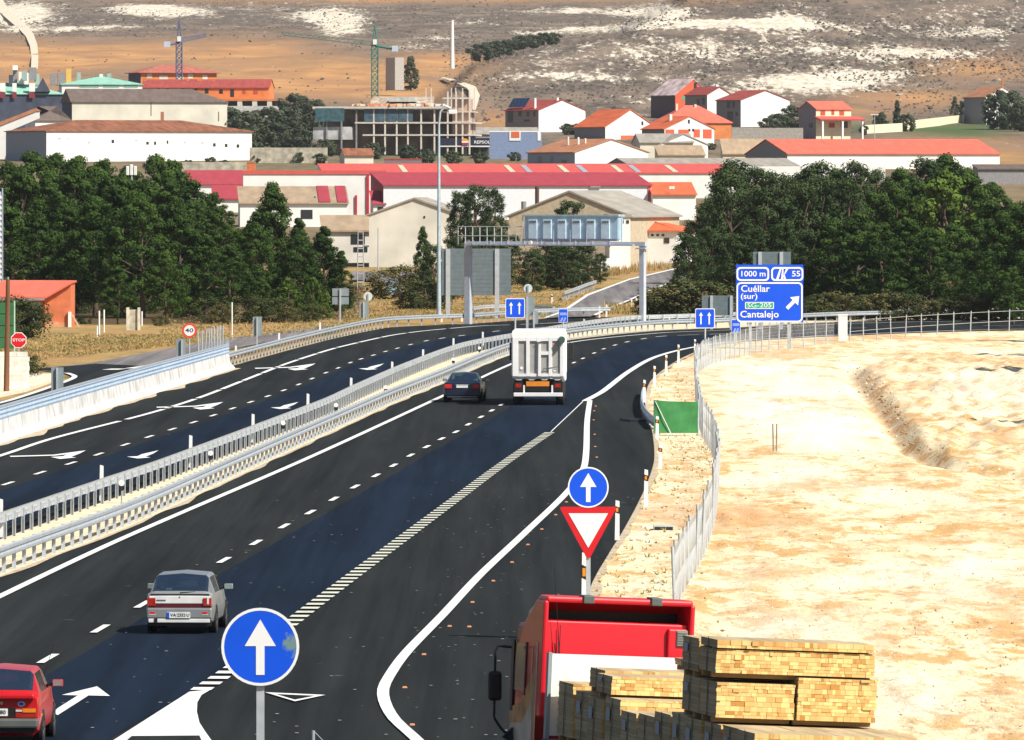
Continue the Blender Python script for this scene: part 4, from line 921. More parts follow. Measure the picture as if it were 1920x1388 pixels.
# tipper lorry
p = wp(1009, 760.5); hd = road_heading(LEFT, p.y)+.025
t = thing('tipper_lorry', 'white tipper lorry seen from behind with ribbed tailgate and rolled tarpaulin', 'lorry', p, hd)
BW = M('body_white', (.76, .75, .76), .5, var=.07, scale=1.5)
hw = 1.2
b = MB(); b.bb(-hw, -hw+.05, .06, 9.2, 1.36, 3.38); b.bb(hw-.05, hw, .06, 9.2, 1.36, 3.38); b.bb(-hw+.05, hw-.05, 9.15, 9.2, 1.36, 3.38); b.bb(-hw+.05, hw-.05, .06, 9.15, 1.36, 1.5)
for s in (-1, 1):
    for i in range(8): b.bb(min(s*hw, s*(hw+.05)), max(s*hw, s*(hw+.05)), .1+i*1.2, .2+i*1.2, 1.4, 3.3)
b.build('tipper_body', BW, t)
b = MB(); b.bb(-hw-.02, hw+.02, -.05, 9.2, 3.381, 3.46); b.prismx([(-.06, 3.382), (-.06, 3.2), (-.02, 3.2), (-.02, 3.382)], -hw-.02, hw+.02); b.build('tarpaulin_cover', M('tarp_white', (.8, .8, .78), .7, var=.05), t)
tg = MB().bb(-hw+.01, hw-.01, 0, .055, 1.36, 3.2).build('tailgate', RECESS, t)
xs = [(-1.2, -.93), (-.565, -.40), (-.06, .13), (.49, .66), (1.02, 1.2)]
for x0, x1 in xs: MB().bb(x0, x1, -.09, -.002, 1.36, 3.2).build('rib', BW, tg, bevel=.015)
for x0, x1 in [(-.93, -.565), (-.40, -.06), (.13, .49), (.66, 1.02)]:
    MB().bb(x0+.003, x1-.003, -.088, -.002, 1.36, 1.49).build('rail', BW, tg); MB().bb(x0+.003, x1-.003, -.088, -.002, 3.02, 3.2).build('rail', BW, tg)
MB().bb(.133, .487, -.086, -.002, 2.37, 2.53).build('rail', BW, tg)
for x, z in ((-.78, 1.75), (.76, 1.66)): MB().prism(disc(.07, 14), -.03, -.002).build('round_sticker', SWHITE, tg, (x, 0, z))
MB().bb(.67, .80, -.02, -.003, 2.85, 2.97).build('orange_sticker', M('pale_orange', (.62, .35, .25), .6), tg)
b = MB(); b.tube((-.05, -.12, 2.95), (.18, -.12, 2.98), .03, n=6); b.tube((0, -.11, 2.9), (-.02, -.11, 1.4), .025, n=6); b.tube((.25, -.1, 1.72), (.95, -.1, 1.82), .022, n=6); b.tube((.25, -.1, 1.72), (.2, -.1, 1.55), .02, n=6); b.build('latch_gear', M('latch_steel', (.14, .14, .14), .6), t)
b = MB(); b.tube((1.10, -.35, 3.06), (1.10, .2, 3.10), .16, n=14); b.tube((.98, -.3, 2.75), (1.12, -.3, 3.0), .06, n=8); b.build('tarpaulin_roll', M('dark_green_tarp', (.05, .10, .085), .7, var=.4), t)
b = MB(); b.bb(-hw, hw, -.02, .1, 1.28, 1.355)
for x in (-.9, -.3, .3, .9): b.prism([(x-.25, 1.28), (x+.25, 1.28), (x+.1, 1.18), (x-.1, 1.18)], .0, .08)
b.build('hinge_beam', M('grey_white', (.55, .55, .55), .6), t)
b = MB(); b.bb(-.45, -.35, .3, 8.9, .75, 1.27); b.bb(.35, .45, .3, 8.9, .75, 1.27); b.bb(-1.1, 1.1, .3, .4, .62, 1.24); b.build('chassis', BLACK, t)
MB().bb(-.56, .52, .02, .05, .90, 1.13).build('orange_plate', M('orange_board', (.70, .22, .02), .5, var=.1), t); MB().bb(-.56, .52, .03, .06, .66, .89).build('lower_board', BLACK, t)
for s in (-1, 1):
    l = MB().bb(-.22, .22, 0, .1, .66, 1.14).build('lamp_cluster', BLACK, t, (s*.92, .05, 0)); MB().bb(-.13, .13, -.02, -.002, .84, 1.02).build('tail_light', LAMP, l)
    MB().bb(-.04, .04, 0, .1, .5, .95).build('bumper_stay', BW, t, (s*.66, .02, 0))
MB().bb(-1.15, 1.15, -.06, .06, .42, .60).build('bumper_bar', BW, t, bevel=.02)
for y in (1.2, 2.5, 3.8):
    for x in (-1.0, 1.0):
        wheel(t, x, y, .52, .38)
MB().bb(hw-.28, hw-.02, .5, 5, 1.1, 1.25).build('mudguard', M('grey_mud', (.22, .21, .19), .8), t); MB().bb(hw-.25, hw-.05, 4.6, 7.8, .55, 1.1).build('side_guard', M('grey_mud', (.22, .21, .19), .8), t)
b = MB(); b.bb(-1.2, 1.2, 9.9, 12.0, .9, 3.0); b.build('cab', BW, t, bevel=.1)
for x in (-1.0, 1.0): wheel(t, x, 11.2, .5, .32); wheel(t, x, 8.4, .5, .38)
for s in (-1, 1): MB().bb(s*1.42-.12, s*1.42+.12, 11.6, 11.75, 1.9, 2.75).build('wing_mirror', BLACK, t, bevel=.03); MB().tube((s*1.2, 11.7, 2.7), (s*1.42, 11.7, 2.7), .03, n=6).build('mirror_arm', BLACK, t)

# ---------------------------------------------------------------- red lorry with timber load
TH = R(12.0); ROLL = R(2.6)
CL = Vector(((1163-960)/117.0, 141.6, 0)); C0 = Vector(((1145-960)/117.0, 141.6, 0))
root = thing('timber_lorry', 'red flatbed lorry with white headboard loaded with timber bundles, bottom right', 'lorry', C0, TH)
def lp(o): o.rotation_euler = (0, ROLL, 0); return o           # the sprung parts lean with the ramp's camber
hw = 1.25; zt = 3.46
b = MB(); fr = .085
SP = [(-.05, 1.5), (1.9, 1.5), (1.9, 2.55), (1.35, 3.0), (.55, 3.38), (-.05, 3.39)]; b.prismx(SP, -hw, -hw+fr); b.prismx(SP, hw-fr, hw); b.prismx([(-.05, zt-.10), (.5, zt-.10), (1.0, zt-.32), (1.0, zt-.24), (.5, zt), (-.05, zt)], -hw+.04, hw-.04)
b.bb(-hw+fr, hw-fr, .93, 1.0, 2.6, zt-.34)
lp(b.build('roof_fairing', REDL, root, bevel=.05))
b = MB(); b.prismx([(.04, 1.9), (.10, 3.06), (.16, 3.07), (.9, 3.06), (.9, 1.9)], -hw+fr, hw-fr); lp(b.build('sleeper_panel', REDL, root, bevel=.02))
b = MB(); b.bb(-hw+fr, hw-fr, .02, .12, 2.28, 2.42); lp(b.build('lower_ledge', REDD, root, bevel=.02))
b = MB(); b.bb(-hw+fr+.001, hw-fr-.001, .85, .925, 3.0, zt-.26); lp(b.build('cavity_shade', BLACK, root))  # black plate standing in for the shade inside the fairing
b = MB(); b.bb(-.955, -.945, .02, .03, 2.42, 3.0); lp(b.build('panel_seam', BLACK, root)); b = MB(); b.bb(-hw+fr, hw-fr, .0, .012, 2.425, 2.44); lp(b.build('ledge_seam', BLACK, root))
b = MB(); b.bb(hw-fr-.34, hw-fr-.02, .0, .25, 1.6, 3.0); lp(b.build('side_duct', REDL, root, bevel=.03))
v = MB().bb(hw-fr-.20, hw-fr-.02, -.02, .0, 2.72, 2.98)
for i in range(6): v.bb(hw-fr-.19, hw-fr-.03, -.035, -.02, 2.735+i*.04, 2.755+i*.04)
lp(v.build('air_vent', M('vent_grey', (.22, .24, .22), .7), root))
for x in (-.52, .60): lp(MB().bb(x-.09, x+.09, -.09, .3, zt-.10, zt+.03).build('roof_clip', M('clip_grey', (.10, .12, .11), .6), root, bevel=.015))
b = MB(); b.tube((-.84, -.05, 2.36), (-.86, -.02, 2.9), .018, .008, n=6); b.tube((-.86, -.02, 2.9), (-.92, 0, 4.0), .006, .004, n=5); b.tube((-.89, -.05, 2.36), (-.92, -.03, 2.75), .02, .01, n=6); b.bb(-.95, -.8, -.08, .05, 2.33, 2.38); b.build('aerial', BLACK, root)
# cab sides and front
CABS = M('shaded_cab_red', (.30, .03, .03), .35, var=.1, scale=2)  # cab red darkened to carry the shade on its left side
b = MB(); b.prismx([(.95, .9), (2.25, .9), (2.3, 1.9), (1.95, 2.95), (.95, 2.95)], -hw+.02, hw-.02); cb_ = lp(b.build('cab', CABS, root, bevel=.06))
b = MB(); b.prismx([(1.02, 2.96), (1.9, 2.96), (1.6, 3.20), (1.02, 3.36)], -hw+.09, hw-.09); lp(b.build('cab_roof', REDD, root, bevel=.12))
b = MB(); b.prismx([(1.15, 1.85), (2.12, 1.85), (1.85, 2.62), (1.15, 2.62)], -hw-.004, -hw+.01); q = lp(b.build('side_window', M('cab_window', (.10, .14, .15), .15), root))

for ya, yb_, za in ((1.06, 1.14, 1.8), (2.0, 2.2, 1.5)): lp(MB().bb(-hw-.02, -hw+.01, ya, yb_, za, 2.66).build('door_pillar', BLACK, root))
b = MB(); b.prismx([(.35, 1.1), (2.2, 1.1), (2.2, 1.55), (1.5, 1.65), (.35, 2.3)], -hw-.008, -hw+.01); lp(b.build('door_decal', M('yellow_decal', (.62, .30, .10), .5, var=.4, scale=3), root))
b = MB(); b.prismx([(.45, 1.0), (2.1, 1.0), (2.1, 1.3), (1.2, 1.35), (.5, 1.75)], -hw-.014, -hw-.009); lp(b.build('pale_decal', M('pale_decal', (.62, .52, .42), .5, var=.2), root))
b = MB(); b.bb(-hw-.012, -hw-.002, .25, .30, 1.0, 2.7); b.bb(-hw-.012, -hw-.002, .62, .66, 1.6, 2.6); lp(b.build('door_handle', M('pale_chrome', (.6, .55, .5), .3, .4), root))
# mirror left
b = MB(); mx = -hw-.22
for a, c_ in (((-hw, 1.75, 2.60), (mx+.02, 1.85, 2.62)), ((mx+.02, 1.85, 2.62), (mx-.03, 1.85, 2.52)), ((mx-.03, 1.85, 2.52), (mx-.05, 1.85, 1.45)), ((mx-.05, 1.85, 1.45), (mx+.06, 1.85, 1.28)), ((mx+.06, 1.85, 1.28), (-hw, 1.8, 1.12))): b.tube(a, c_, .022, n=8)
b.prism([(-hw+.02, 1.30), (-hw-.16, 1.14), (-hw, 1.05), (-hw+.02, 1.0)], 1.75, 1.85)
b.build('mirror_arm', BLACK, root)
MB().bb(-.11, .11, -.07, .07, -.24, .24).build('wing_mirror', BLACK, root, (mx-.04, 1.84, 1.97), bevel=.05)
for x in (-1.05, 1.05): wheel(root, x, 1.35, .5, .3)
for x in (-1.0, 1.0): wheel(root, x, -1.6, .5, .5)
# trailer
b = MB(); b.bb(-1.25, 1.25, -15.2, -.55, 1.05, 1.25); b.bb(-.5, -.35, -15, 1.2, .65, 1.05); b.bb(.35, .5, -15, 1.2, .65, 1.05); b.build('flatbed', M('bed_steel', (.16, .15, .14), .7), root)
hb = lp(MB().bb(-1.22, 1.25, -.62, -.54, 1.25, 2.56).build('headboard', M('white_headboard', (.8, .79, .77), .6, var=.08, scale=6, detail=8), root)); b = MB(); b.bb(-1.27, -1.21, -.66, -.50, 1.2, 2.58); b.build('headboard_post', GALVD, hb)
for y in (-11.2, -12.5, -13.8):
    for x in (-1.0, 1.0): wheel(root, x, y, .5, .38)
# timber bundles
def wood(name, c0, c1, sc):
    m = bpy.data.materials.new(name); m.use_nodes = True; tr = m.node_tree; n = tr.nodes; b = n['Principled BSDF']; b.inputs['Roughness'].default_value = .8; b.inputs['Specular IOR Level'].default_value = .15
    at = n.new('ShaderNodeAttribute'); at.attribute_name = 'tint'; tc = n.new('ShaderNodeTexCoord'); ns = n.new('ShaderNodeTexNoise'); ns.inputs['Scale'].default_value = sc; ns.inputs['Detail'].default_value = 5; tr.links.new(tc.outputs['Object'], ns.inputs['Vector'])
    ma = n.new('ShaderNodeMath'); ma.operation = 'MULTIPLY_ADD'; ma.inputs[1].default_value = .35; tr.links.new(ns.outputs[0], ma.inputs[0]); m3 = n.new('ShaderNodeMath'); m3.operation = 'ADD'; m3.inputs[1].default_value = -.17; tr.links.new(at.outputs['Fac'], m3.inputs[0]); tr.links.new(m3.outputs[0], ma.inputs[2])
    mx_ = n.new('ShaderNodeMix'); mx_.data_type = 'RGBA'; mx_.inputs[6].default_value = (*c0, 1); mx_.inputs[7].default_value = (*c1, 1); tr.links.new(ma.outputs[0], mx_.inputs[0]); tr.links.new(mx_.outputs[2], b.inputs['Base Color']); return m
WE, WS = wood('sawn_timber_ends', (.86, .63, .27), (.50, .23, .055), 9), wood('sawn_timber_sides', (.56, .44, .28), (.34, .26, .15), 7); STRAP = M('black_strap', (.02, .02, .02), .5); LABELP = M('paper_label', (.42, .46, .5), .7); BAT = M('timber_batten', (.40, .26, .12), .8)
TH2 = R(11.5)
def bundle(x0, x1, s, ln, z0, z1, label, group, lab=True, jig=0):
    """one strapped bundle of short boards; s = distance behind the cab"""
    rz = TH
    fw = Vector((-math.sin(rz), math.cos(rz), 0)); rt = Vector((math.cos(rz), math.sin(rz), 0))
    base = CL - fw*s + rt*((x0+x1)/2); 
    t = thing('timber_bundle', label, 'timber bundle', (base.x, base.y, z0 - math.sin(ROLL)*(x0+x1)/2), rz, group); t.rotation_euler = (0, ROLL, rz)
    W2 = (x1-x0)/2; h = z1-z0
    b = MB(); z = .0; ti = []
    while z < h-.02:
        rh_ = min(rnd.choice((.045, .055, .055, .075)), h-z); x = -W2+rnd.uniform(-.008, .008); big = rnd.random() < .12
        while x < W2-.02:
            bw = min(rnd.choice((.05, .075, .075, .10, .14)), W2-x+rnd.uniform(-.01, .012)); y_ = rnd.uniform(-.006, .006)-(rnd.random() < .03)*.02
            n0 = len(b.f); b.bb(x+.0012, x+bw-.0012, y_, ln+y_, z+.0015, z+rh_-.0015)
            tv = min(1, max(0, rnd.gauss(.34, .26)))
            for f in range(n0, len(b.f)): ti.append(tv)
            x += bw
        z += rh_
    for i in range(len(b.f)):
        vs = [Vector(b.v[k]) for k in b.f[i]]; nn = (vs[1]-vs[0]).cross(vs[2]-vs[0]).normalized(); b.m[i] = 0 if abs(nn.y) > .5 else 1
    bo = b.build('boards', [WE, WS], t); bo.data.attributes.new('tint', 'FLOAT', 'FACE').data.foreach_set('value', ti)
    for q in (.5,):
        MB().bb(-W2-.02, -W2-.016, ln*q-.018, ln*q+.018, 0, h).build('strap', STRAP, t)
    if lab and rnd.random() < .7: MB().bb(-W2-.021, -W2-.017, ln*.62, ln*.85, h*.55, h*.8).build('paper_label', LABELP, t)
    for y in (ln*.2, ln*.75): MB().bb(-W2-.005, W2-.02, y, y+.09, -.075, -.002).build('batten', BAT, t)
    return t
BG = 'timber bundles on the red lorry'
# bottom course: two layers, a bundle every 1.15 m
low = ['frontmost timber bundle of the bottom row beside the headboard', 'second timber bundle of the bottom row behind the cab', 'timber bundle of the bottom row under the half-height bundle', 'timber bundle of the bottom row just right of the half-height bundle', 'squat grey timber bundle in the middle of the bottom row', 'timber bundle of the bottom row left of the tall pile', 'timber bundle in the bottom row touching the tall pile', 'timber bundle of the bottom row under the front of the tall pile', 'timber bundle of the bottom row under the middle of the tall pile', 'timber bundle of the bottom row under the rear of the tall pile', 'rear timber bundle of the bottom row, just behind the tall pile', 'rearmost low timber bundle with bright sawn ends at the bottom edge']
top = [2.14, 2.05, 2.02, 2.08, 1.93, 1.95, 2.06, 2.10, 2.10, 2.10, 2.10, 2.12]
for i in range(12):
    x0 = -1.2+rnd.uniform(-.03, .03); s = 1.85+i*1.12
    bundle(x0, 1.22, s, 1.06, 1.28, top[i], low[i], BG)
bundle(-1.14, 1.22, 4.45, 1.06, 2.12, 2.42, 'half-height timber bundle with sunlit ends in front of the white headboard', BG)
bundle(-1.0, 1.22, 3.3, 1.06, 2.14, 2.46, 'loosely stacked timber bundle hard behind the headboard', BG, False)
bundle(.55, 1.22, 2.6, 1.06, 2.50, 2.62, 'few loose boards lying highest before the tall pile', BG, False)
bundle(-1.2, -.01, 11.75, 1.06, 2.19, 2.71, 'lower left timber block of the tall pile with bright sawn ends', BG)
bundle(.02, 1.22, 11.8, 1.06, 2.19, 2.82, 'lower right timber block of the tall pile with bright sawn ends', BG)
bundle(-1.2, 1.22, 11.75, 1.06, 2.85, 3.20, 'wide upper timber layer of the tall pile with bright sawn ends', BG, True)
bundle(-1.18, 1.20, 11.78, 1.06, 3.22, 3.36, 'thin topmost timber layer of the tall pile', BG, False)
bundle(-1.2, 1.22, 10.6, 1.06, 2.19, 2.72, 'lower timber bundle at the front of the tall pile', BG)
bundle(-1.2, 1.22, 10.6, 1.06, 2.80, 3.30, 'upper timber bundle at the front of the tall pile', BG)
# ---------------------------------------------------------------- buildings of the village
PLW = M('white_render', (.80, .79, .76), .85, var=.08, scale=.35, detail=6); PLC = M('cream_render', (.66, .62, .52), .9, var=.14, scale=.25, detail=8); PLO = M('old_white_render', (.70, .66, .58), .9, var=.24, scale=.22, detail=9)
TR = lambda nm, c, var=.18: M(nm, c, .85, 0, var, .9, .03, .2, 6, (1, .25, 1))
RBR = TR('brown_red_tiles', (.26, .105, .06), .35); RGB = TR('grey_brown_tiles', (.15, .115, .10)); RRED = TR('red_sheet_roof', (.60, .105, .09), .08); RMAR = TR('maroon_sheet_roof', (.38, .055, .075), .1); RSAL = TR('salmon_tiles', (.66, .15, .10), .12)
ROR = TR('orange_tiles', (.62, .14, .06), .16); RGR = TR('grey_fibre_roof', (.34, .31, .27)); RTE = TR('teal_roof', (.26, .50, .40), .1); RDK = TR('dark_red_tiles', (.34, .07, .06)); RTAN = TR('tan_tiles', (.38, .28, .19)); RORB = TR('orange_brown_tiles', (.45, .20, .11))
ORW = M('orange_render', (.66, .22, .07), .85, var=.15, scale=.5); REW = M('red_render', (.62, .11, .05), .85); GRW = M('grey_render', (.26, .25, .26), .9, var=.15); NVW = M('shaded_navy_wall', (.055, .065, .10), .8, var=.3, scale=.4); BEI = M('beige_render', (.52, .43, .31), .9, var=.15); TNW = M('tan_render', (.48, .36, .22), .9); BLW = M('blue_cladding', (.20, .26, .42), .6); BRK = M('orange_brick', (.56, .16, .06), .9, var=.2, scale=1.5)
WIN = M('window_dark', (.03, .032, .04), .25); SHUT = M('red_shutter', (.45, .08, .03), .6); BRC = M('brick_chimney', (.34, .14, .08), .9)
def bld(label, cat, name, xs, xl, xr, yb, ye, yr, th, kind, wall, roof, D=None, side=None, dep=None, wins=(), swins=(), chim=(), over=.35, wmat=WIN, group=None, hipl=True, hipr=True, parapet=None):
    """xs..xl side wall seen on the left, xl..xr front wall, in photo pixels; yb base, ye eave, yr ridge rows; th turn in degrees"""
    th = R(th); D = min(D or 1e9, Dt((xl+xr)/2, yb)); k = F/D; p = vp(xl, yb, D)
    t = thing(name, label, cat, p, th, group)
    W = (xr-xl)/k/math.cos(th); Dp = dep or max(4, (xl-xs)/k/max(.12, math.sin(th))); he = (yb-ye)/k; hr = (yb-yr)/k
    b = MB()
    ms = 1 if side else 0  # side: left wall colour, mostly darkened to mimic its shade
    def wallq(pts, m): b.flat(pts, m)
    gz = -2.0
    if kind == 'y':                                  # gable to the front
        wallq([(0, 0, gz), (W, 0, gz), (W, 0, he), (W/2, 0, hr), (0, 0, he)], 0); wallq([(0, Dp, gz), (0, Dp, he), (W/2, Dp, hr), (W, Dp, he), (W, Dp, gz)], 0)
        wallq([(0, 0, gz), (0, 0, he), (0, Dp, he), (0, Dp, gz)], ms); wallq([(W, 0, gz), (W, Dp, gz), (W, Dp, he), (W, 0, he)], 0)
        rb = MB(); sl = (hr-he)/(W/2); o = over
        pr = [(-o, he-sl*o+.02), (W/2, hr+.02), (W+o, he-sl*o+.02), (W+o, he-sl*o+.20), (W/2, hr+.22), (-o, he-sl*o+.20)]
        rb.prism(pr, -over*.5, Dp+over*.5)
    elif kind in ('x', 'hip'):
        a = Dp*.5 if kind == 'hip' else 0
        wallq([(0, 0, gz), (W, 0, gz), (W, 0, he), (0, 0, he)], 0); wallq([(0, Dp, gz), (0, Dp, he), (W, Dp, he), (W, Dp, gz)], 0)
        if kind == 'x':
            wallq([(0, 0, gz), (0, 0, he), (0, Dp/2, hr), (0, Dp, he), (0, Dp, gz)], ms); wallq([(W, 0, gz), (W, Dp, gz), (W, Dp, he), (W, Dp/2, hr), (W, 0, he)], 0)
            rb = MB(); sl = (hr-he)/(Dp/2); o = over
            rb.prismx([(-o, he-sl*o+.02), (Dp/2, hr+.02), (Dp+o, he-sl*o+.02), (Dp+o, he-sl*o+.20), (Dp/2, hr+.22), (-o, he-sl*o+.20)], -over*.5, W+over*.5)
        else:
            wallq([(0, 0, gz), (0, 0, he), (0, Dp, he), (0, Dp, gz)], ms); wallq([(W, 0, gz), (W, Dp, gz), (W, Dp, he), (W, 0, he)], 0)
            rb = MB(); o = over; al = a if hipl else 0; ar = a if hipr else 0
            vs = [(-o, -o, he), (W+o, -o, he), (W+o, Dp+o, he), (-o, Dp+o, he), (al-o*(not hipl), Dp/2, hr), (W-ar+o*(not hipr), Dp/2, hr)]
            vs2 = [(x, y, z-.15) for x, y, z in vs[:4]]
            rb.add(vs+vs2, [(0, 1, 5, 4), (1, 2, 5), (2, 3, 4, 5), (3, 0, 4), (6, 7, 1, 0), (7, 8, 2, 1), (8, 9, 3, 2), (9, 6, 0, 3), (9, 8, 7, 6)])
    elif kind == 'shed':                             # one slope rising to the back
        wallq([(0, 0, gz), (W, 0, gz), (W, 0, he), (0, 0, he)], 0); wallq([(0, Dp, gz), (0, Dp, hr), (W, Dp, hr), (W, Dp, gz)], 0)
        wallq([(0, 0, gz), (0, 0, he), (0, Dp, hr), (0, Dp, gz)], ms); wallq([(W, 0, gz), (W, Dp, gz), (W, Dp, hr), (W, 0, he)], 0)
        rb = MB(); o = over; sl = (hr-he)/Dp
        rb.prismx([(-o, he-sl*o+.02), (Dp+.1, hr+.02+sl*.1), (Dp+.1, hr+.2), (-o, he-sl*o+.2)], -o*.5, W+o*.5)
    else:                                            # flat
        b.bb(0, W, 0, Dp, gz, he); rb = MB(); rb.bb(-.15, W+.15, -.15, Dp+.15, he+.003, max(he+.2, hr))
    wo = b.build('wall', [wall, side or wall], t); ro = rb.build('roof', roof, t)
    for q in wins:
        x, y, w, h = q[:4]; mt = q[4] if len(q) > 4 else wmat; cx = (x-xl)/k/math.cos(th); cz = (yb-y)/k; w2 = w/k/2; h2 = h/k/2
        f = MB().bb(cx-w2, cx+w2, -.06, -.004, cz-h2, cz+h2).build('window', mt, t)
    for q in swins:
        x, y, w, h = q[:4]; mt = q[4] if len(q) > 4 else wmat; cy = (xl-x)/k/math.sin(th); w2 = w/k/math.sin(th)/2; cz = (yb-y)/k; h2 = h/k/2
        MB().bb(-.06, -.004, cy-w2, cy+w2, cz-h2, cz+h2).build('window', mt, t)
    for q in chim:                                   # px, base row, top row, width px
        x, y0, y1, w = q[:4]; mt = q[4] if len(q) > 4 else BRC; dy = q[5] if len(q) > 5 else Dp*.45
        cx = (x-xl)/k/math.cos(th)+dy*math.tan(th); z0 = (yb-y0)/k; z1 = (yb-y1)/k; c_ = MB().bb(cx-w/k/2, cx+w/k/2, dy-w/k/2, dy+w/k/2, min(z0, he)-.3, z1); c_.build('chimney', mt, t)
    t['k'] = k; del t['k']
    return t, k, W, Dp, he, hr
# far left cluster
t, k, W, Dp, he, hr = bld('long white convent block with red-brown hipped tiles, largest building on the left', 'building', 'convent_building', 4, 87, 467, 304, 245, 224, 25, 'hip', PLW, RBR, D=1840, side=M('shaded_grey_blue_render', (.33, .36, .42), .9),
    wins=[(209, 265, 5, 6), (273, 268, 5, 5), (287, 268, 4, 6), (310, 266, 3, 6), (397, 271, 5, 6), (419, 272, 5, 6), (441, 273, 5, 6), (111, 260, 6, 2, CONC), (127, 260, 4, 2, CONC), (252, 263, 5, 2, CONC), (342, 266, 5, 2, CONC), (375, 267, 6, 2, CONC), (165, 267, 4, 3, CONC)], dep=22)
t, k, W, Dp, he, hr = bld('cream windowless nave with a grey-brown roof behind the white convent', 'building', 'church_nave', 112, 135, 424, 250, 191, 166, 12, 'hip', PLC, RGB, D=1960, side=NVW, hipl=False, dep=14, wins=[(303, 218, 6, 17, BRC), (282, 205, 1.5, 24, RGB), (408, 218, 1.5, 18, RGB)], chim=[])
bld('small brown-roofed chapel wing left of the cream nave', 'building', 'chapel_wing', 55, 66, 132, 250, 226, 199, 14, 'hip', PLW, RGB, D=1915, dep=12)
D = 1800; k = F/D; p = vp(0, 262, D); t = thing('lean_to', 'white diagonal parapet wall with a tiled coping at the far left edge', 'building', p)
g = lambda x, y: (x/k, (262-y)/k)
MB().prism([g(-40, 300), g(-40, 255), g(0, 237), g(70, 209), g(74, 209), g(74, 222), g(22, 244), g(8, 300)], 0, .8).build('wall', PLW, t); MB().prism([g(-40, 254.5), g(-40, 246), g(0, 229), g(66, 203), g(75, 208.5), g(70, 208.5), g(0, 236.5)], -.2, 5).build('roof', RORB, t)
t, k, W, Dp, he, hr = bld('shaded navy apartment block with teal roofs and white dormers at the far left', 'building', 'apartment_block', -140, -60, 118, 236, 176, 150, 4, 'hip', NVW, RTE, D=2060, side=NVW, dep=22, wins=[], chim=[])  # navy is the facade's shade put into the wall colour
for x, w in ((5, 10), (27, 8), (60, 11)):
    d = MB().bb(-w/k/2, w/k/2, -.9, .5, (236-172)/k, (236-156)/k).build('dormer', PLW, t, ((x+60)/k, .3, 0)); MB().bb(-w/k/2, w/k/2, -.95, -.902, (236-184)/k, (236-173)/k).build('red_panel', M('wine_panel', (.22, .03, .04), .7), d)
for x, y0, y1, w, m in ((29, 160, 129, 8, GRW), (29, 131, 122, 10, PLW), (62, 150, 126, 14, GRW), (21, 160, 140, 8, NVW), (40, 158, 134, 9, PLW), (50, 158, 136, 8, PLW), (70, 158, 138, 9, M('teal_chimney', (.3, .5, .45), .8)), (46, 150, 132, 10, M('green_grey', (.3, .4, .36), .8))):
    MB().bb(-w/k/2, w/k/2, 0, w/k, (236-y0)/k, (236-y1)/k).build('chimney', m, t, ((x+60)/k, 3+rnd.uniform(0, 4), 0))
b = MB(); b.prism([((66-0)/k, (236-172)/k), ((94-0)/k, (236-172)/k), (80/k, (236-146)/k)], -1.0, 3); b.build('gablet', NVW, t, (60/k-.0, 0, 0))
t, k, W, Dp, he, hr = bld('low pavilion with a pale teal roof and teal fascia behind the nave', 'building', 'teal_roofed_pavilion', 108, 116, 266, 190, 158, 141, 5, 'hip', PLW, RTE, D=2120, dep=20, chim=[(144, 150, 135, 8, M('green_grey', (.3, .4, .36), .8)), (186, 150, 138, 7, PLC), (201, 150, 137, 8, M('green_grey', (.3, .4, .36), .8)), (111, 152, 136, 14, GRW), (96, 158, 138, 10, GRW), (125, 140, 128, 10, M('yellow_box', (.7, .42, .1), .7))], wins=[(153, 162, 8, 5, RTE), (170, 162, 30, 5, RTE), (208, 162, 30, 5, RTE), (245, 162, 26, 5, RTE)])
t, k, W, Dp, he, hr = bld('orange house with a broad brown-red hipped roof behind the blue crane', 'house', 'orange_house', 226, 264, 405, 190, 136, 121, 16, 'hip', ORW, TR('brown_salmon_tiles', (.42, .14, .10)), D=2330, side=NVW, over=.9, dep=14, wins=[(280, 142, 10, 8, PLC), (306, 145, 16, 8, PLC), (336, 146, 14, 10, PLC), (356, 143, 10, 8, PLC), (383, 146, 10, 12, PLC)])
t, k, W, Dp, he, hr = bld('unfinished orange terrace with dark red roofs and dark window holes right of the crane', 'terrace', 'orange_terrace', 258, 268, 505, 202, 165, 150, -6, 'x', ORW, RDK, D=2290, dep=10, wins=[(388, 171, 7, 9), (415, 172, 7, 8), (436, 175, 7, 14), (458, 172, 6, 8, SHUT), (480, 173, 8, 8, SHUT), (315, 166, 6, 4), (343, 166, 7, 4), (368, 167, 6, 4), (298, 166, 5, 4)], chim=[(351, 158, 148, 6, ORW), (400, 160, 150, 6, ORW), (438, 160, 151, 6, ORW), (270, 158, 146, 8, ORW), (373, 156, 148, 8, ORW)])
b = MB(); b.bb(0, (540-395)/k, -.6, 6, (202-190)/k, (202-186)/k); b.bb(0, (540-395)/k, 1.0, 6, (202-200)/k, (202-190)/k, 1)
for i in range(5): b.bb((28*i)/k, (28*i+9)/k, -.5, .9, (202-200)/k, (202-190)/k, 2)
b.build('arcade', [ORW, DARKM, PLC], t, ((395-268)/k, -4, 0))
def slab(label, cat, name, x0, x1, y0, y1, D, dep, mat, mat2=None, rz=0, bevel=0):
    D = min(D, Dt(x0, y1)); k = F/D; p = vp(x0, y1, D); t = thing(name, label, cat, p, R(rz)); h = (y1-y0)/k
    MB().bb(0, (x1-x0)/k, 0, dep, -2, h).build('wall_body', mat, t, bevel=bevel)
    if mat2: MB().bb(-.05, (x1-x0)/k+.05, -.05, dep+.05, h+.004, h+.25).build('coping', mat2, t)
    return t
slab('grey retaining wall below the orange terrace', 'wall', 'retaining_wall', 424, 582, 199, 222, 2240, 2, CONC)
slab('old stone garden wall right of the white convent', 'wall', 'stone_wall', 468, 614, 277, 306, 1830, .8, M('old_stone', (.42, .38, .30), .9, var=.4, scale=.8, detail=8))
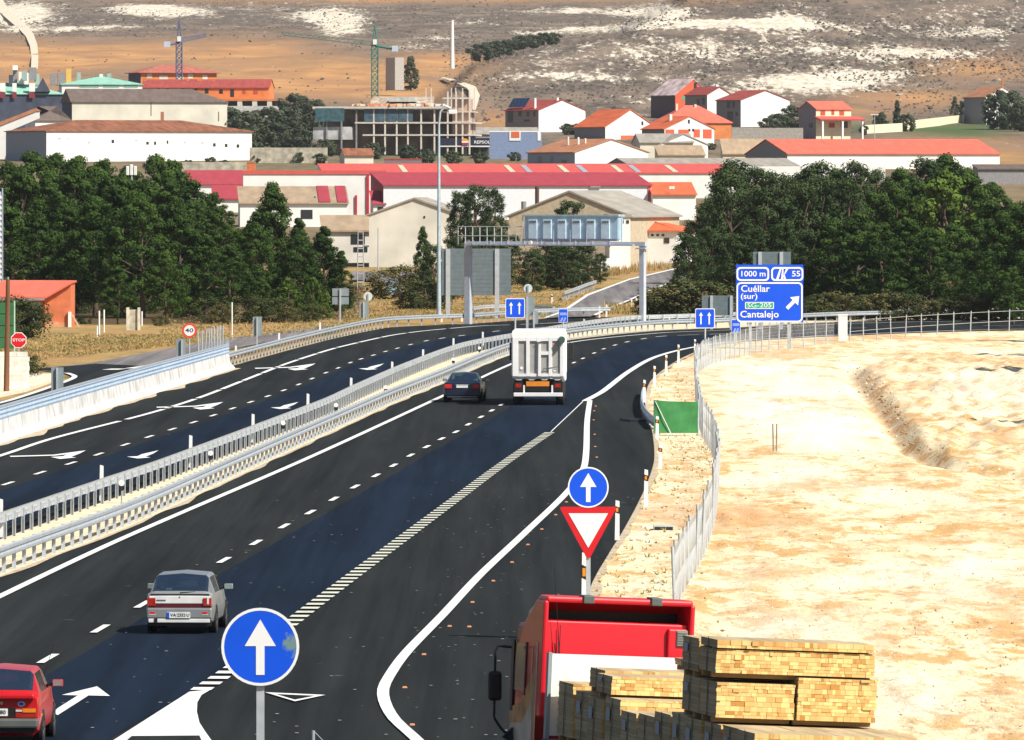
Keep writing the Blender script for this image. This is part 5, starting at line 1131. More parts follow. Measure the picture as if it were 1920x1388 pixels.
slab('pale stone wall in front of the convent trees', 'wall', 'stone_wall', 340, 462, 304, 328, 1740, .8, M('old_stone', (.42, .38, .30), .9))
slab('small brick shed by the pale stone wall', 'shed', 'brick_shed', 448, 478, 306, 322, 1700, 4, BRK, RORB)
# concrete frame
D = 1838; k = F/D; p = vp(586, 292, D); t = thing('concrete_frame', 'unfinished concrete building with open floors, props and safety nets', 'building site', p, R(-5))
X = lambda px: (px-586)/k
Z = lambda py: (292-py)/k
b = MB()
b.bb(X(655), X(845), 1, 18, Z(206), Z(203)); b.bb(X(586), X(845), 0, 18, Z(204), Z(200)); b.bb(X(665), X(890), .5, 18, Z(232), Z(229)); b.bb(X(680), X(890), .5, 18, Z(255), Z(252)); b.bb(X(828), X(880), 3, 12, Z(186), Z(183)); b.bb(X(828), X(888), 3, 12, Z(211), Z(209))
b.build('floor_slab', M('slab_concrete', (.60, .55, .50), .9, var=.2), t)
MB().prismx([(2, Z(200)), (8, Z(184)), (17, Z(180)), (17, Z(200))], X(690), X(800)).build('rubble_roof_deck', M('rubble_deck', (.45, .36, .28), .95, var=.5, scale=.8, bump=.2), t); MB().bb(X(728), X(778), 1.8, 6, Z(191), Z(182)).build('parapet_upstand', CONC, t)
b = MB()
for i in range(70): x = X(rnd.uniform(660, 835)); b.box((x, rnd.uniform(.2, 3), Z(199)+.2), (rnd.uniform(.3, 1.6), rnd.uniform(.3, .8), rnd.uniform(.2, .7)), i % 3, rz=rnd.random())
b.build('building_materials', [M('new_planks', (.66, .5, .3), .9), M('brick_pile', (.6, .25, .12), .9), CONC], t)
for i in range(6): x = X(592+i*9); MB().bb(x-.05, x+1.0, -.05, 0, Z(228), Z(203)).build('safety_net', M('net_teal', (.045, .11, .13), .8, var=.4, scale=1.2), t)
for i in range(7): x = X(683+i*13); MB().bb(x-.05, x+1.5, .6, .65, Z(228), Z(206)).build('safety_net', M('net_navy', (.06, .11, .15), .8, var=.4, scale=1.2), t)
for x in (612, 640, 668, 701, 722, 744, 765, 790, 815, 840, 856, 868, 881):
    MB().bb(X(x)-.16, X(x)+.16, .6, .95, Z(290), Z(203 if x < 830 else 172)).build('column', M('pale_column', (.66, .60, .54), .9) if x > 690 else GRW, t)
for x in (797, 807, 845, 853, 866, 888): MB().bb(X(x)-.1, X(x)+.1, 3, 3.2, Z(205), Z(165)).build('rebar_column', M('pale_column', (.66, .60, .54), .9), t)
MB().bb(X(600), X(880), 8, 16, Z(290), Z(205)).build('inner_walls', M('raw_block', (.30, .24, .21), .9, var=.5, scale=.35), t)
MB().bb(X(846), X(880), 4, 10, Z(260), Z(186)).build('brick_infill', M('pale_brick', (.50, .33, .25), .9, var=.2), t)
b = MB(); b.bb(X(586), X(660), 1, 6, Z(262), Z(238)); b.build('site_cabin_row', M('cabin_grey', (.45, .45, .45), .7, var=.4, scale=.5), t)
# tower stub, cranes
D = 2560; k = F/D; p = vp(735, 156, D); t = thing('stone_pylon', 'lone square grey stone pylon standing on the ochre field', 'pylon', p, R(22)); MB().bb(0, 18/k, 0, 7.5, -2, 48/k).build('shaft', M('pylon_stone', (.42, .40, .37), .9), t, ((741-735)/k, 0, 0))
def crane(label, px, yb, yt, D, jl, cl, yj, mat, tilt, wd):
    k = F/D; p = vp(px, yb, D); t = thing('tower_crane', label, 'crane', p); h = (yb-yt)/k; zj = (yb-yj)/k
    b = MB()
    for sx in (-1, 1):
        for sy in (-1, 1): b.tube((sx*wd, sy*wd, -2), (sx*wd, sy*wd, zj), .16, n=5)
    n = int(zj/1.6)
    for i in range(n):
        z0, z1 = zj*i/n, zj*(i+1)/n
        for s in (-1, 1): b.tube((-wd, s*wd, z0), (wd, s*wd, z1), .09, n=4); b.tube((s*wd, -wd, z1), (s*wd, wd, z0), .09, n=4); b.tube((-wd, s*wd, z1), (wd, s*wd, z1), .09, n=4); b.tube((wd, s*wd, z0), (-wd, s*wd, z1), .09, n=4)
    b.build('mast', mat, t)
    b = MB(); 
    for sx in (-1, 1): b.tube((sx*wd*.8, 0, zj), (0, 0, h), .16, n=5)
    b.build('tower_head', mat, t)
    b = MB(); J = Vector((jl[0]/k, 4*(1 if jl[0] > 0 else -1), zj+jl[1]/k)); o = Vector((0, 0, zj))
    for s in (-1, 1): b.tube(o+Vector((0, s*.5, 0)), J+Vector((0, s*.3, 0)), .09, n=4)
    b.tube(o+Vector((0, 0, 1.1)), J+Vector((0, 0, .6)), .09, n=4)
    for i in range(16): a = o.lerp(J, i/16); c = o.lerp(J, (i+1)/16); b.tube(a+Vector((0, .5, 0)), c+Vector((0, 0, 1)), .05, n=4); b.tube(a+Vector((0, -.5, 0)), c+Vector((0, 0, 1)), .05, n=4); b.tube(a+Vector((0, 0, 1)), c+Vector((0, .45, 0)), .05, n=4)
    b.build('jib', mat if jl[0] > 0 else M('hazy_crane_green', (.10, .18, .15), .7), t)  # left-reaching jib coloured towards the hill to mimic haze
    b = MB(); Cj = Vector((cl[0]/k, -2, zj+cl[1]/k)); b.tube(o, Cj, .3, n=5); b.build('counter_jib', mat, t); MB().box(Cj+Vector((0, 0, .2)), (1.6, 1.2, 1.5)).build('counterweight', M('counterweight_grey', (.5, .55, .66), .7), t)
    MB().bb(-.5, .5, -1.2, -.3, zj+.3, zj+1.6).build('operator_cab', WHITE, t)
    b = MB(); b.tube((0, 0, h), J.lerp(o, .35)+Vector((0, 0, 1)), .05, n=4); b.tube((0, 0, h), Cj, .05, n=4); b.build('tie_bar', mat, t)
    return t
crane('blue-grey tower crane with a short raised jib above the orange house', 336, 150, 38, 2310, (50, 12), (-22, -5), 80, M('crane_blue', (.08, .12, .22), .6), 0, .75)
crane('green tower crane with a long jib reaching left, right of the building site road', 703, 182, 48, 2250, (-175, 20), (38, -7), 86, M('crane_green', (.03, .20, .15), .6), 0, .8)
# middle of the village
t, k, W, Dp, he, hr = bld('tall white gabled house with solar panels on its brown side roof', 'house', 'gable_house', 950, 1010, 1098, 248, 207, 188, 32, 'y', PLW, RDK, D=2150, side=M('shaded_brown_grey_render', (.30, .25, .23), .9), swins=[(957, 217, 10, 24), (975, 213, 6, 9), (990, 214, 5, 9), (1002, 214, 4, 9), (988, 226, 10, 4)], dep=15, chim=[(1003, 200, 184, 4, PLW, 3), (1045, 192, 183, 4, PLW, 1)])
for i in range(4): MB().box((1.0-.0*i, Dp*.50+i*1.9, he+1.9), (.1, 1.7, 2.6), ry=R(35)).build('solar_panel', M('solar_blue', (.02, .05, .12), .2), t)
t, k, W, Dp, he, hr = bld('red-orange roofed white house with two dark arches, left of the pair', 'house', 'arched_house', 1090, 1135, 1230, 262, 238, 206, 30, 'y', PLW, ROR, D=2090, dep=14, side=GRW, wins=[(1205, 231, 4, 7), (1190, 258, 60, 8, M('red_plinth', (.62, .13, .06), .8))])
t, k, W, Dp, he, hr = bld('white house with four red garage panels and an orange roof', 'house', 'garage_house', 1196, 1246, 1340, 272, 242, 219, 24, 'y', PLW, ROR, D=2040, dep=12, side=GRW, wins=[(1256, 248, 18, 10, REW), (1282, 248, 22, 10, REW), (1307, 250, 13, 15, REW), (1327, 251, 18, 17, REW), (1292, 228, 4, 7), (1293, 244, 4, 5), (1300, 244, 4, 5)], chim=[(1258, 225, 214, 5, PLW), (1262, 228, 216, 4, BRC)])
bld('large house with a brown-red hipped roof behind the garage house', 'house', 'hip_house', 1230, 1242, 1372, 262, 230, 197, 10, 'hip', ORW, RSAL, D=2110, dep=13, chim=[(1305, 205, 195, 4, PLC), (1270, 208, 194, 4, PLC)])
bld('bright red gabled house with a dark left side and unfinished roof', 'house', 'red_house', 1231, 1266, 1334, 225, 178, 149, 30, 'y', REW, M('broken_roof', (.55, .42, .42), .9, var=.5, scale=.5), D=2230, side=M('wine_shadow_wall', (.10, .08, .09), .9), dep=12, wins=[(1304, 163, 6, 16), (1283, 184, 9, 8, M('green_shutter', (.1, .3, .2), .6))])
slab('grey terrace wall below the two white gabled houses', 'wall', 'terrace_wall', 1372, 1506, 240, 266, 2050, 1, M('terrace_grey', (.36, .33, .29), .9, var=.25), None)
bld('narrow white gabled house between the red house and the double-roofed white house', 'house', 'gable_house', 1306, 1326, 1372, 233, 178, 164, 26, 'y', PLW, RDK, D=2180, side=M('shaded_brown_grey_render', (.30, .25, .23), .9), dep=12, swins=[(1310, 192, 5, 12), (1319, 190, 5, 12)], chim=[(1345, 166, 158, 5, PLW)])
bld('wide white gabled house with a stepped red roof and dark left side', 'house', 'gable_house', 1360, 1389, 1482, 236, 188, 170, 26, 'y', PLW, RDK, D=2150, side=M('shaded_brown_grey_render', (.30, .25, .23), .9), dep=13, swins=[(1367, 196, 5, 12), (1376, 196, 4, 12), (1370, 217, 10, 16), (1382, 214, 4, 7)])
t, k, W, Dp, he, hr = bld('two-storey cream house with a red roof, red shutters and a red porch roof', 'house', 'villa', 1503, 1530, 1597, 262, 205, 191, 24, 'x', M('pale_yellow_render', (.78, .68, .48), .85), RSAL, D=2080, side=GRW, dep=9, wins=[(1543, 212, 10, 9, SHUT), (1562, 211, 6, 9, SHUT), (1579, 212, 10, 9, SHUT), (1560, 235, 12, 9, SHUT), (1584, 234, 14, 12)], swins=[(1521, 235, 7, 9)])
MB().prismx([(-3.2, (262-226)/k), (-.05, (262-220)/k), (-.05, (262-218)/k), (-3.3, (262-224)/k)], -.5, W+2).build('porch_roof', RRED, t)
for x in (.3, W*.6, W+1.5): MB().bb(x-.2, x+.2, -3.0, -2.6, -2, (262-226)/k).build('porch_column', PLW, t)
t, k, W, Dp, he, hr = bld('hillside chapel with white arches and a cross on its tiled gable', 'chapel', 'chapel', 1829, 1849, 1912, 222, 182, 164, 20, 'y', PLW, RORB, D=2180, side=GRW, dep=14, wins=[(1863, 194, 13, 24), (1885, 188, 18, 28)])
MB().bb(W/2-.12, W/2+.12, -.2, .2, hr, hr+2.2).build('cross', ORW, t)
def wall_line(label, pts, h, wd, mat, name='garden_wall'):
    P = [tp(*q) for q in pts]; o0 = P[0].copy(); t = thing(name, label, 'wall', o0); MB().sweep([p-o0 for p in P], [(wd, -1), (wd, h), (-wd, h), (-wd, -1)]).build('wall_body', mat, t); return t
YW = M('cream_yellow_wall', (.80, .72, .50), .85, var=.1)
wall_line('stepped cream wall climbing right from the villa', [(1618, 251), (1690, 247), (1700, 243), (1760, 236), (1812, 230)], 2.0, .25, YW); wall_line('cream wall below the hillside chapel', [(1816, 221), (1860, 222), (1880, 214), (1935, 206)], 1.8, .25, YW)
for x, y, lb in ((1815, 228, 'twin-headed street lamp beside the cream wall corner'), (1640, 262, 'street lamp left of the cream wall'), (1853, 236, 'street lamp on the green slope below the chapel')):
    D = Dt(x, y); t_, h = pole(x, y, y-46, D, .1, .07, lb, 'street_lamp', GALV, 'street lamp'); MB().bb(-.9, .9, -.15, .15, h, h+.2).build('lamp_head', WHITE, t_)
# row right of the centre
bld('long salmon-roofed warehouse with a dark left gable above the right grove', 'warehouse', 'long_warehouse', 1380, 1476, 1880, 318, 289, 262, 14, 'x', PLW, RSAL, D=1850, side=GRW, dep=30, swins=[(1392, 302, 14, 6), (1440, 300, 60, 4, BLW), (1415, 302, 10, 5, TNW)])
bld('white low house with a tan roof band left of the long warehouse', 'house', 'low_house', 1352, 1356, 1470, 312, 288, 262, 6, 'shed', M('pale_yellow_render', (.78, .68, .48), .85), RTAN, D=1930, dep=4)
t, k, W, Dp, he, hr = bld('white hipped bungalow with a tan roof band in front of the garage house', 'house', 'bungalow', 1230, 1235, 1322, 306, 291, 274, 8, 'shed', M('pale_yellow_render', (.78, .68, .48), .85), RTAN, D=1940, dep=5)
bld('white triangular gable behind the tan-roofed bungalow', 'house', 'low_gable_house', 1226, 1236, 1328, 300, 272, 252, 18, 'y', PLW, RGR, D=1960, dep=12)
bld('brown-roofed hall with a broad white gable in the village centre', 'hall', 'gable_hall', 1000, 1078, 1216, 322, 286, 262, 24, 'y', PLW, RORB, D=1790, side=M('shaded_blue_grey_wall', (.30, .34, .42), .9), dep=22, swins=[(1012, 300, 8, 14, GRW), (1035, 300, 5, 14, GRW), (1058, 304, 8, 8)], chim=[(1066, 265, 256, 3, PLC, 12), (1085, 268, 257, 3, PLW, 8), (1098, 266, 259, 3, PLC, 6)])
bld('grey roofed shed behind the brown-roofed hall', 'shed', 'grey_shed', 1190, 1200, 1300, 300, 268, 252, 5, 'x', PLC, RGR, D=1980, dep=16)
bld('long low grey fibre-roofed shed with a dark gable behind the red warehouse', 'shed', 'grey_shed', 1136, 1182, 1500, 330, 312, 298, 12, 'x', GRW, RGR, D=1700, side=GRW, dep=22)
slab('white boundary wall between the grey shed and the right grove', 'wall', 'boundary_wall', 1382, 1660, 312, 340, 1640, .5, PLW)
bld('dark shed with a white roof edge right of the long warehouse', 'shed', 'dark_shed', 1828, 1834, 1935, 345, 318, 310, 4, 'shed', GRW, RGB, D=1760, dep=8)
slab('white rail wall in front of the dark shed', 'wall', 'low_wall', 1836, 1940, 330, 334, 1740, .4, PLW)
t = slab('blue clad workshop with an orange square in a white frame', 'building', 'workshop', 918, 1016, 248, 298, 1930, 14, BLW, PLW)[0] if False else slab('blue clad workshop with an orange square in a white frame', 'building', 'workshop', 918, 1016, 248, 298, 1930, 14, BLW, PLW)
k = F/min(1930, Dt(918, 298)); MB().bb((955-918)/k, (976-918)/k, -.12, -.004, (298-264)/k, (298-246)/k).build('sign_frame', PLW, t); MB().bb((959-918)/k, (974-918)/k, -.2, -.124, (298-258)/k, (298-247)/k).build('sign_face', ROR, t); MB().bb((1008-918)/k, (1014-918)/k, -.1, -.004, (298-264)/k, (298-246)/k).build('white_band', PLW, t)
bld('grey roof of the shed behind the filling station', 'shed', 'grey_shed', 850, 856, 1012, 262, 252, 240, 5, 'x', GRW, RGR, D=2030, dep=16)
D = 1836; k = F/D; p = vp(826, 292, D); t = thing('filling_station', 'dark navy filling station canopy with white lettering and an orange badge', 'filling station', p)
MB().bb(0, 92/k, 0, 14, (292-275)/k, (292-259)/k).build('canopy', M('canopy_navy', (.02, .022, .05), .5), t); MB().bb(-.05, 92/k, -.1, -.004, (292-275.5)/k, (292-273.5)/k).build('white_edge', PLW, t); MB().bb(2, 90/k, 9, 9.5, -1, (292-276)/k).build('shop_front', M('shop_dark', (.06, .07, .09), .5, var=.4), t)
for x in (838, 850, 872, 900): MB().bb((x-826)/k-.15, (x-826)/k+.15, 2, 2.3, -2, (292-276)/k).build('column', GRW, t)
for x in (839, 850, 872): MB().bb((x-826)/k-.3, (x-826)/k+.3, 4, 4.6, -1, (292-277)/k).build('fuel_pump', PLW, t)
text('REPSOL', .9, SWHITE, t, ((904-826)/k, -.08, (292-267)/k), 30/k)
bg = MB().prism(sh(disc(.72, 20), 0, 0), -.2, -.03).build('round_badge', M('badge_orange', (.8, .33, .03), .5), t, ((872-826)/k, -.05, (292-266)/k)); MB().bb(-.62, .62, -.26, -.204, -.7, -.25).build('badge_foot', M('badge_purple', (.35, .03, .16), .5), bg); MB().bb(-.7, .7, -.27, -.204, -.2, .08).build('badge_text_bar', PLW, bg)
D = 1900; k = F/D; t, h = pole(809, 286, 245, D, .12, .12, 'filling station price pole with an orange badge on top', 'price_sign', GALVD, 'sign', None)
bg = MB().prism(disc(.75, 20), -.2, .1).build('round_badge', M('badge_orange', (.8, .33, .03), .5), t, (0, 0, h-.3)); MB().bb(-.65, .65, -.26, -.204, -.75, -.2).build('badge_foot', M('badge_purple', (.35, .03, .16), .5), bg); MB().bb(-.6, .6, -.2, .1, h-3.4, h-1.8).build('price_board', M('price_board', (.3, .1, .1), .6, var=.6, scale=2), t); MB().bb(-.5, .5, -.24, -.204, h-2.2, h-2.0).build('price_row', PLW, t)
# the red-roofed factory
t, k, W, Dp, he, hr = bld('long rear red-roofed factory hall with pale skylight strips', 'factory', 'factory_hall', 600, 606, 1385, 372, 326, 308, 3, 'shed', PLW, RRED, D=1560, dep=30, over=.2)
for x in (756, 840, 958, 1060, 1162, 1265, 1195, 1095, 990):
    x_ = (x-606)/k; m = M('skylight_cream', (.62, .58, .40), .6) if x not in (1095, 990, 1195) else M('skylight_grey', (.38, .42, .48), .5)
    MB().prismx([(1.0 if x not in (1095, 990, 1195) else 6, he+.9), (24 if x not in (1095, 990, 1195) else 14, he+(hr-he)*.9), (24, he+(hr-he)*.9+.5), (1.0 if x not in (1095, 990, 1195) else 6, he+.9+.2)] if False else [(2, he+(hr-he)*2/Dp+.203), (Dp*.8, he+(hr-he)*.8+.203), (Dp*.8, he+(hr-he)*.8+.26), (2, he+(hr-he)*2/Dp+.26)], x_, x_+10/k).build('skylight', m, t)
t, k, W, Dp, he, hr = bld('front red-roofed factory hall with a long white wall', 'factory', 'factory_hall', 690, 719, 1222, 412, 349, 325, 5, 'shed', M('factory_white', (.74, .75, .78), .7, var=.05), RMAR, D=1430, dep=26, over=.3, side=RMAR)
MB().bb(W-.5, W-.1, -.12, -.004, -2, he).build('red_corner', RRED, t); MB().bb((1192-719)/k, W, -.1, -.004, (412-397)/k, (412-395)/k).build('red_line', RRED, t); MB().bb((1108-719)/k, (1128-719)/k, -.3, -.004, (412-352)/k, (412-349)/k).build('eave_gap', GRW, t)
t, k, W, Dp, he, hr = bld('white factory annex wall with two red downpipes, left of the front hall', 'factory', 'factory_annex', 452, 456, 722, 405, 327, 320, 2, 'flat', PLW, RRED, D=1500, dep=8)
for x, y0, y1, w in ((690, 402, 328, 4), (668, 402, 366, 3)): MB().bb((x-456)/k-w/k/2, (x-456)/k+w/k/2, -.3, -.02, (405-y0)/k, (405-y1)/k).build('red_downpipe', SRED, t)
bld('maroon-roofed shed behind the left pines', 'shed', 'maroon_shed', 345, 350, 458, 372, 347, 321, 3, 'shed', PLW, RMAR, D=1530, dep=14)
bld('low maroon-roofed shed in front, by the left pines', 'shed', 'maroon_shed', 395, 400, 455, 398, 374, 350, 3, 'shed', PLW, RMAR, D=1440, dep=10)
t, k, W, Dp, he, hr = bld('white workshop with a tan roof ending in a maroon strip', 'workshop', 'tan_roof_workshop', 446, 450, 652, 425, 382, 352, 3, 'shed', PLW, RTAN, D=1400, dep=12, wins=[(575, 402, 22, 17), (590, 370, 3, 3)])
MB().prismx([(-.3, he+.22), (Dp, hr+.22), (Dp, hr+.28), (-.3, he+.28)], (598-450)/k, (620-450)/k).build('maroon_roof_strip', RMAR, t); MB().prismx([(-.3, he+.22), (Dp, hr+.22), (Dp, hr+.28), (-.3, he+.28)], (633-450)/k, (652-450)/k).build('maroon_roof_strip', RMAR, t)
bld('small red-roofed porch building between annex and front hall', 'building', 'red_porch', 694, 700, 722, 412, 383, 360, 5, 'shed', PLW, RMAR, D=1400, dep=6, wins=[(713, 394, 10, 12)])
t, k, W, Dp, he, hr = bld('weathered white gable house with a grey roof in front of the factory', 'house', 'weathered_gable_house', 686, 692, 862, 500, 404, 374, -4, 'y', PLO, RGR, D=1090, dep=18, wins=[(796, 407, 3, 4)])
bld('low house with a grey-brown roof and a barred window left of the weathered gable', 'house', 'low_house', 600, 606, 697, 492, 434, 407, 3, 'shed', PLO, RTAN, D=1100, dep=7, wins=[(671, 449, 26, 18), (676, 468, 26, 9), (692, 461, 22, 2, GRW)])
t, k, W, Dp, he, hr = bld('beige barn with a grey roof behind the message sign', 'barn', 'beige_barn', 948, 954, 1180, 500, 406, 361, -14, 'y', BEI, RGR, D=1120, dep=24)
t2, h = pole(1007, 420, 350, 1105, .26, .26, 'brown stovepipe chimney in front of the beige barn', 'stovepipe', M('rust_brown', (.09, .045, .035), .7), 'chimney', 1.0); t2, h = pole(982, 440, 378, 1105, .32, .32, 'pale grey flue beside the brown stovepipe', 'flue', GRW, 'chimney', 1.0)
HOLE = M('vent_hole', (.05, .035, .03), .8)
t, k, W, Dp, he, hr = bld('white tower block with three round vent holes right of the message sign', 'building', 'vented_tower', 1138, 1143, 1182, 505, 408, 402, 3, 'flat', PLW, RGR, D=1060, dep=8, wins=[(x, 416, 5, 6, HOLE) for x in (1156, 1167, 1177)])
t, k, W, Dp, he, hr = bld('low white house with orange roof and row of vent holes by village road', 'house', 'vented_house', 1181, 1186, 1268, 498, 432, 405, -12, 'hip', PLW, ROR, D=1040, dep=12, hipl=False, wins=[(1183+i*10, 441, 5, 4, HOLE) for i in range(1, 7)]+[(1250, 451, 10, 10, HOLE)])
bld('white cube house with an orange roof and a blue shutter at the grove edge', 'house', 'small_house', 1218, 1224, 1305, 412, 366, 344, 4, 'shed', PLW, ROR, D=1330, dep=9, wins=[(1238, 396, 15, 11, M('blue_shutter', (.03, .05, .2), .6)), (1260, 352, 10, 5, PLW)])
wall_line('low white wall along the edge of the village road bank', [(1130, 508), (1180, 500), (1262, 482)], 1.2, .2, PLW, 'bank_wall')
bld('small white house with a brown roof stripe among the village shrubs', 'house', 'small_house', 640, 646, 700, 312, 292, 280, 8, 'x', PLC, RBR, D=1780, dep=8)
slab('purple-grey low shed behind the red factory roof', 'shed', 'low_shed', 720, 790, 300, 318, 1680, 6, M('purple_grey', (.22, .16, .18), .9), RDK)
slab('pale blue bin shelter below the weathered house', 'shelter', 'bin_shelter', 722, 752, 528, 552, 830, 2, M('pale_blue', (.3, .42, .5), .6))
# brick hut on the left
t, k, W, Dp, he, hr = bld('orange brick hut with a red tiled lean-to roof beside the pine grove', 'hut', 'brick_hut', -60, 76, 134, 622, 560, 530, 58, 'y', BRK, RSAL, D=660, dep=7) if False else (None,)*6
D = 655; k = F/D; p = vp(74, 618, D); t = thing('brick_hut', 'orange brick hut with a sloping red tiled roof beside the pine grove', 'hut', (p.x, p.y, 0), R(0))
def q(px, py): return ((px-74)/k, (612-py)/k)
BRK2 = M('rosy_brick', (.60, .17, .075), .9, var=.16, scale=1.5)
MB().prism([q(84, 622), q(133, 622), q(133, 532), q(84, 557)], 0, 6).build('wall', BRK2, t); MB().prism([q(84, 620), q(127, 620), q(127, 607), (q(84, 600))], -.012, -.002).build('patched_brickwork', M('pale_patch', (.62, .30, .17), .9, var=.25), t)
b = MB(); x0, z0 = q(-40, 555); x1, z1 = q(84, 557); 
b.bb(q(-40, 0)[0], q(78, 0)[0], .6, 6, -.5, q(0, 558)[1]); b.build('front_wall', M('hut_grey_wall', (.40, .42, .44), .8), t)
MB().bb(q(76, 0)[0], q(84.2, 0)[0], .2, 1.2, -.5, q(0, 560)[1]).build('brick_pier', BRK2, t)
MB().bb(q(43, 0)[0], q(73, 0)[0], .54, .59, -.4, q(0, 567)[1]).build('glazed_door', M('door_grey', (.30, .36, .40), .3, .1), t); MB().bb(q(72, 0)[0], q(75, 0)[0], .5, .59, -.4, q(0, 566)[1]).build('door_frame', PLW, t); MB().bb(q(46, 0)[0], q(49, 0)[0], .5, .539, -.4, q(0, 566)[1]).build('door_frame', PLW, t)
zr = q(0, 528)[1]; zf = q(0, 556)[1]
rb = MB(); a = [(q(-60, 0)[0], -.5, zf), (q(86, 0)[0], -.5, zf-.02), (q(136, 0)[0], -.3, zr), (q(136, 0)[0], 6.2, zr+.02), (q(-60, 0)[0], 6.2, zr+.05)]
rb.add(a+[(x, y, z-.14) for x, y, z in a], [(0, 1, 2, 3, 4), (9, 8, 7, 6, 5), (0, 5, 6, 1), (1, 6, 7, 2), (2, 7, 8, 3), (3, 8, 9, 4), (4, 9, 5, 0)]); rb.build('roof', RSAL, t)
MB().bb(q(-60, 0)[0], q(84, 0)[0], -.56, -.46, zf-.3, zf-.14).build('fascia', GRW, t)
MB().bb(q(128, 0)[0], q(134, 0)[0], -.25, -.02, -.3, q(0, 585)[1]).build('corner_post', PLW, t); MB().prism([q(134, 590), q(137, 590), q(152, 617), q(149, 617)], -.25, -.1).build('timber_brace', M('pale_timber', (.6, .45, .28), .9), t)
D = 640; k = F/D; p = vp(252, 625, D); t = thing('concrete_doorframe', 'free-standing pale concrete doorway at the grove edge', 'doorway', (p.x, p.y, 0)); 
for x0, x1 in ((-15, -9.5), (6, 11)): MB().bb(x0/k, x1/k, -.15, .15, -.3, 41/k).build('jamb', M('old_concrete', (.62, .58, .48), .9, var=.2), t)
MB().bb(-9.5/k+.002, 6/k-.002, .0, .1, -.3, 37/k).build('infill_panel', M('old_panel', (.45, .42, .33), .9, var=.3), t)
MB().bb(-2/k, 6/k, -.05, .05, 36/k, 38/k).build('lintel', M('old_concrete', (.62, .58, .48), .9), t) if False else None
D = 445; k = F/D; p = vp(0, 738, D); t = thing('white_block_wall', 'white whitewashed block wall behind the wooden pole', 'wall', (p.x, p.y, 0)); WBK = M('whitewashed_blocks', (.74, .70, .62), .9, var=.18, scale=2.5, bump=.03)
b = MB()
for r_ in range(8):
    for c in range(5): x = -40/k+c*.55+(r_ % 2)*.27; b.bb(x, min(x+.54, 55/k), 0, .3, r_*.24, r_*.24+.232) if x < 50/k and r_*.24 < (66-.4*c*0)/k*.95 else None
b.bb(-60/k, 54/k, .01, .29, -.3, 62/k); b.build('blocks', WBK, t)
D = 470; k = F/D; t = thing('green_hoarding', 'green slatted hoarding panel behind the wooden pole at the left edge', 'hoarding', (vp(0, 655, D).x, D, 0)); b = MB()
for i in range(4): b.bb(-30/k, 26/k, 0, .08, (712-655+i*22)/k, (712-655+i*22+20.5)/k)
b.build('green_slats', M('hoarding_green', (.03, .13, .045), .6), t); MB().bb(26/k, 28.5/k, -.02, .1, -.3, (712-565)/k).build('frame_post', M('pale_green', (.4, .55, .42), .6), t)
D = 560; k = F/D; t = thing('billboard', 'edge of a tall pale blue ribbed advertising panel at the left border', 'billboard', (vp(0, 560, D).x, D, 0)); b = MB(); b.bb(-120/k, 3.5/k, 0, .3, (647-520)/k, (647-352)/k); b.build('panel', M('ribbed_pale_blue', (.55, .62, .70), .5, .1), t)
for i in range(16): b = MB().bb(-119/k, 4.2/k, -.05, -.004, (647-515+i*10)/k, (647-515+i*10+5)/k); b.build('rib', PLW, t)
MB().bb(-60/k, -55/k, .05, .25, -.3, (647-520)/k).build('post', GALVD, t); MB().bb(3.5/k, 5.5/k, -.06, .32, (647-520)/k, (647-345)/k).build('edge_trim', M('trim_blue', (.3, .36, .5), .5), t)
# ---------------------------------------------------------------- trees, shrubs, scrub
def leafmat(name, c0, c1, tr=.15):
    m = bpy.data.materials.new(name); m.use_nodes = True; t = m.node_tree; n = t.nodes; b = n['Principled BSDF']; b.inputs['Roughness'].default_value = .8; b.inputs['Specular IOR Level'].default_value = .1
    a = n.new('ShaderNodeAttribute'); a.attribute_name = 'tint'; oi = n.new('ShaderNodeObjectInfo')
    ad = n.new('ShaderNodeMath'); ad.operation = 'MULTIPLY_ADD'; ad.inputs[1].default_value = .35; t.links.new(oi.outputs['Random'], ad.inputs[0]); 
    mu = n.new('ShaderNodeMath'); mu.operation = 'MULTIPLY'; mu.inputs[1].default_value = .75; t.links.new(a.outputs['Fac'], mu.inputs[0]); t.links.new(mu.outputs[0], ad.inputs[2])
    mx = n.new('ShaderNodeMix'); mx.data_type = 'RGBA'; mx.inputs[6].default_value = (*c0, 1); mx.inputs[7].default_value = (*c1, 1); t.links.new(ad.outputs[0], mx.inputs[0]); t.links.new(mx.outputs[2], b.inputs['Base Color'])
    return m
LPINE = leafmat('pine_needles', (.012, .028, .008), (.058, .105, .020)); LPOP = leafmat('grey_green_leaves', (.020, .038, .015), (.062, .092, .034)); LBUSH = leafmat('bush_leaves', (.022, .035, .012), (.085, .10, .035)); LDRY = leafmat('dry_bush_leaves', (.05, .045, .02), (.14, .13, .05)); LBR = leafmat('bright_leaves', (.035, .065, .012), (.11, .17, .03)); LFAR = leafmat('far_leaves', (.035, .048, .034), (.08, .10, .055))
BARK = M('bark', (.10, .07, .05), .9, var=.3, scale=4)
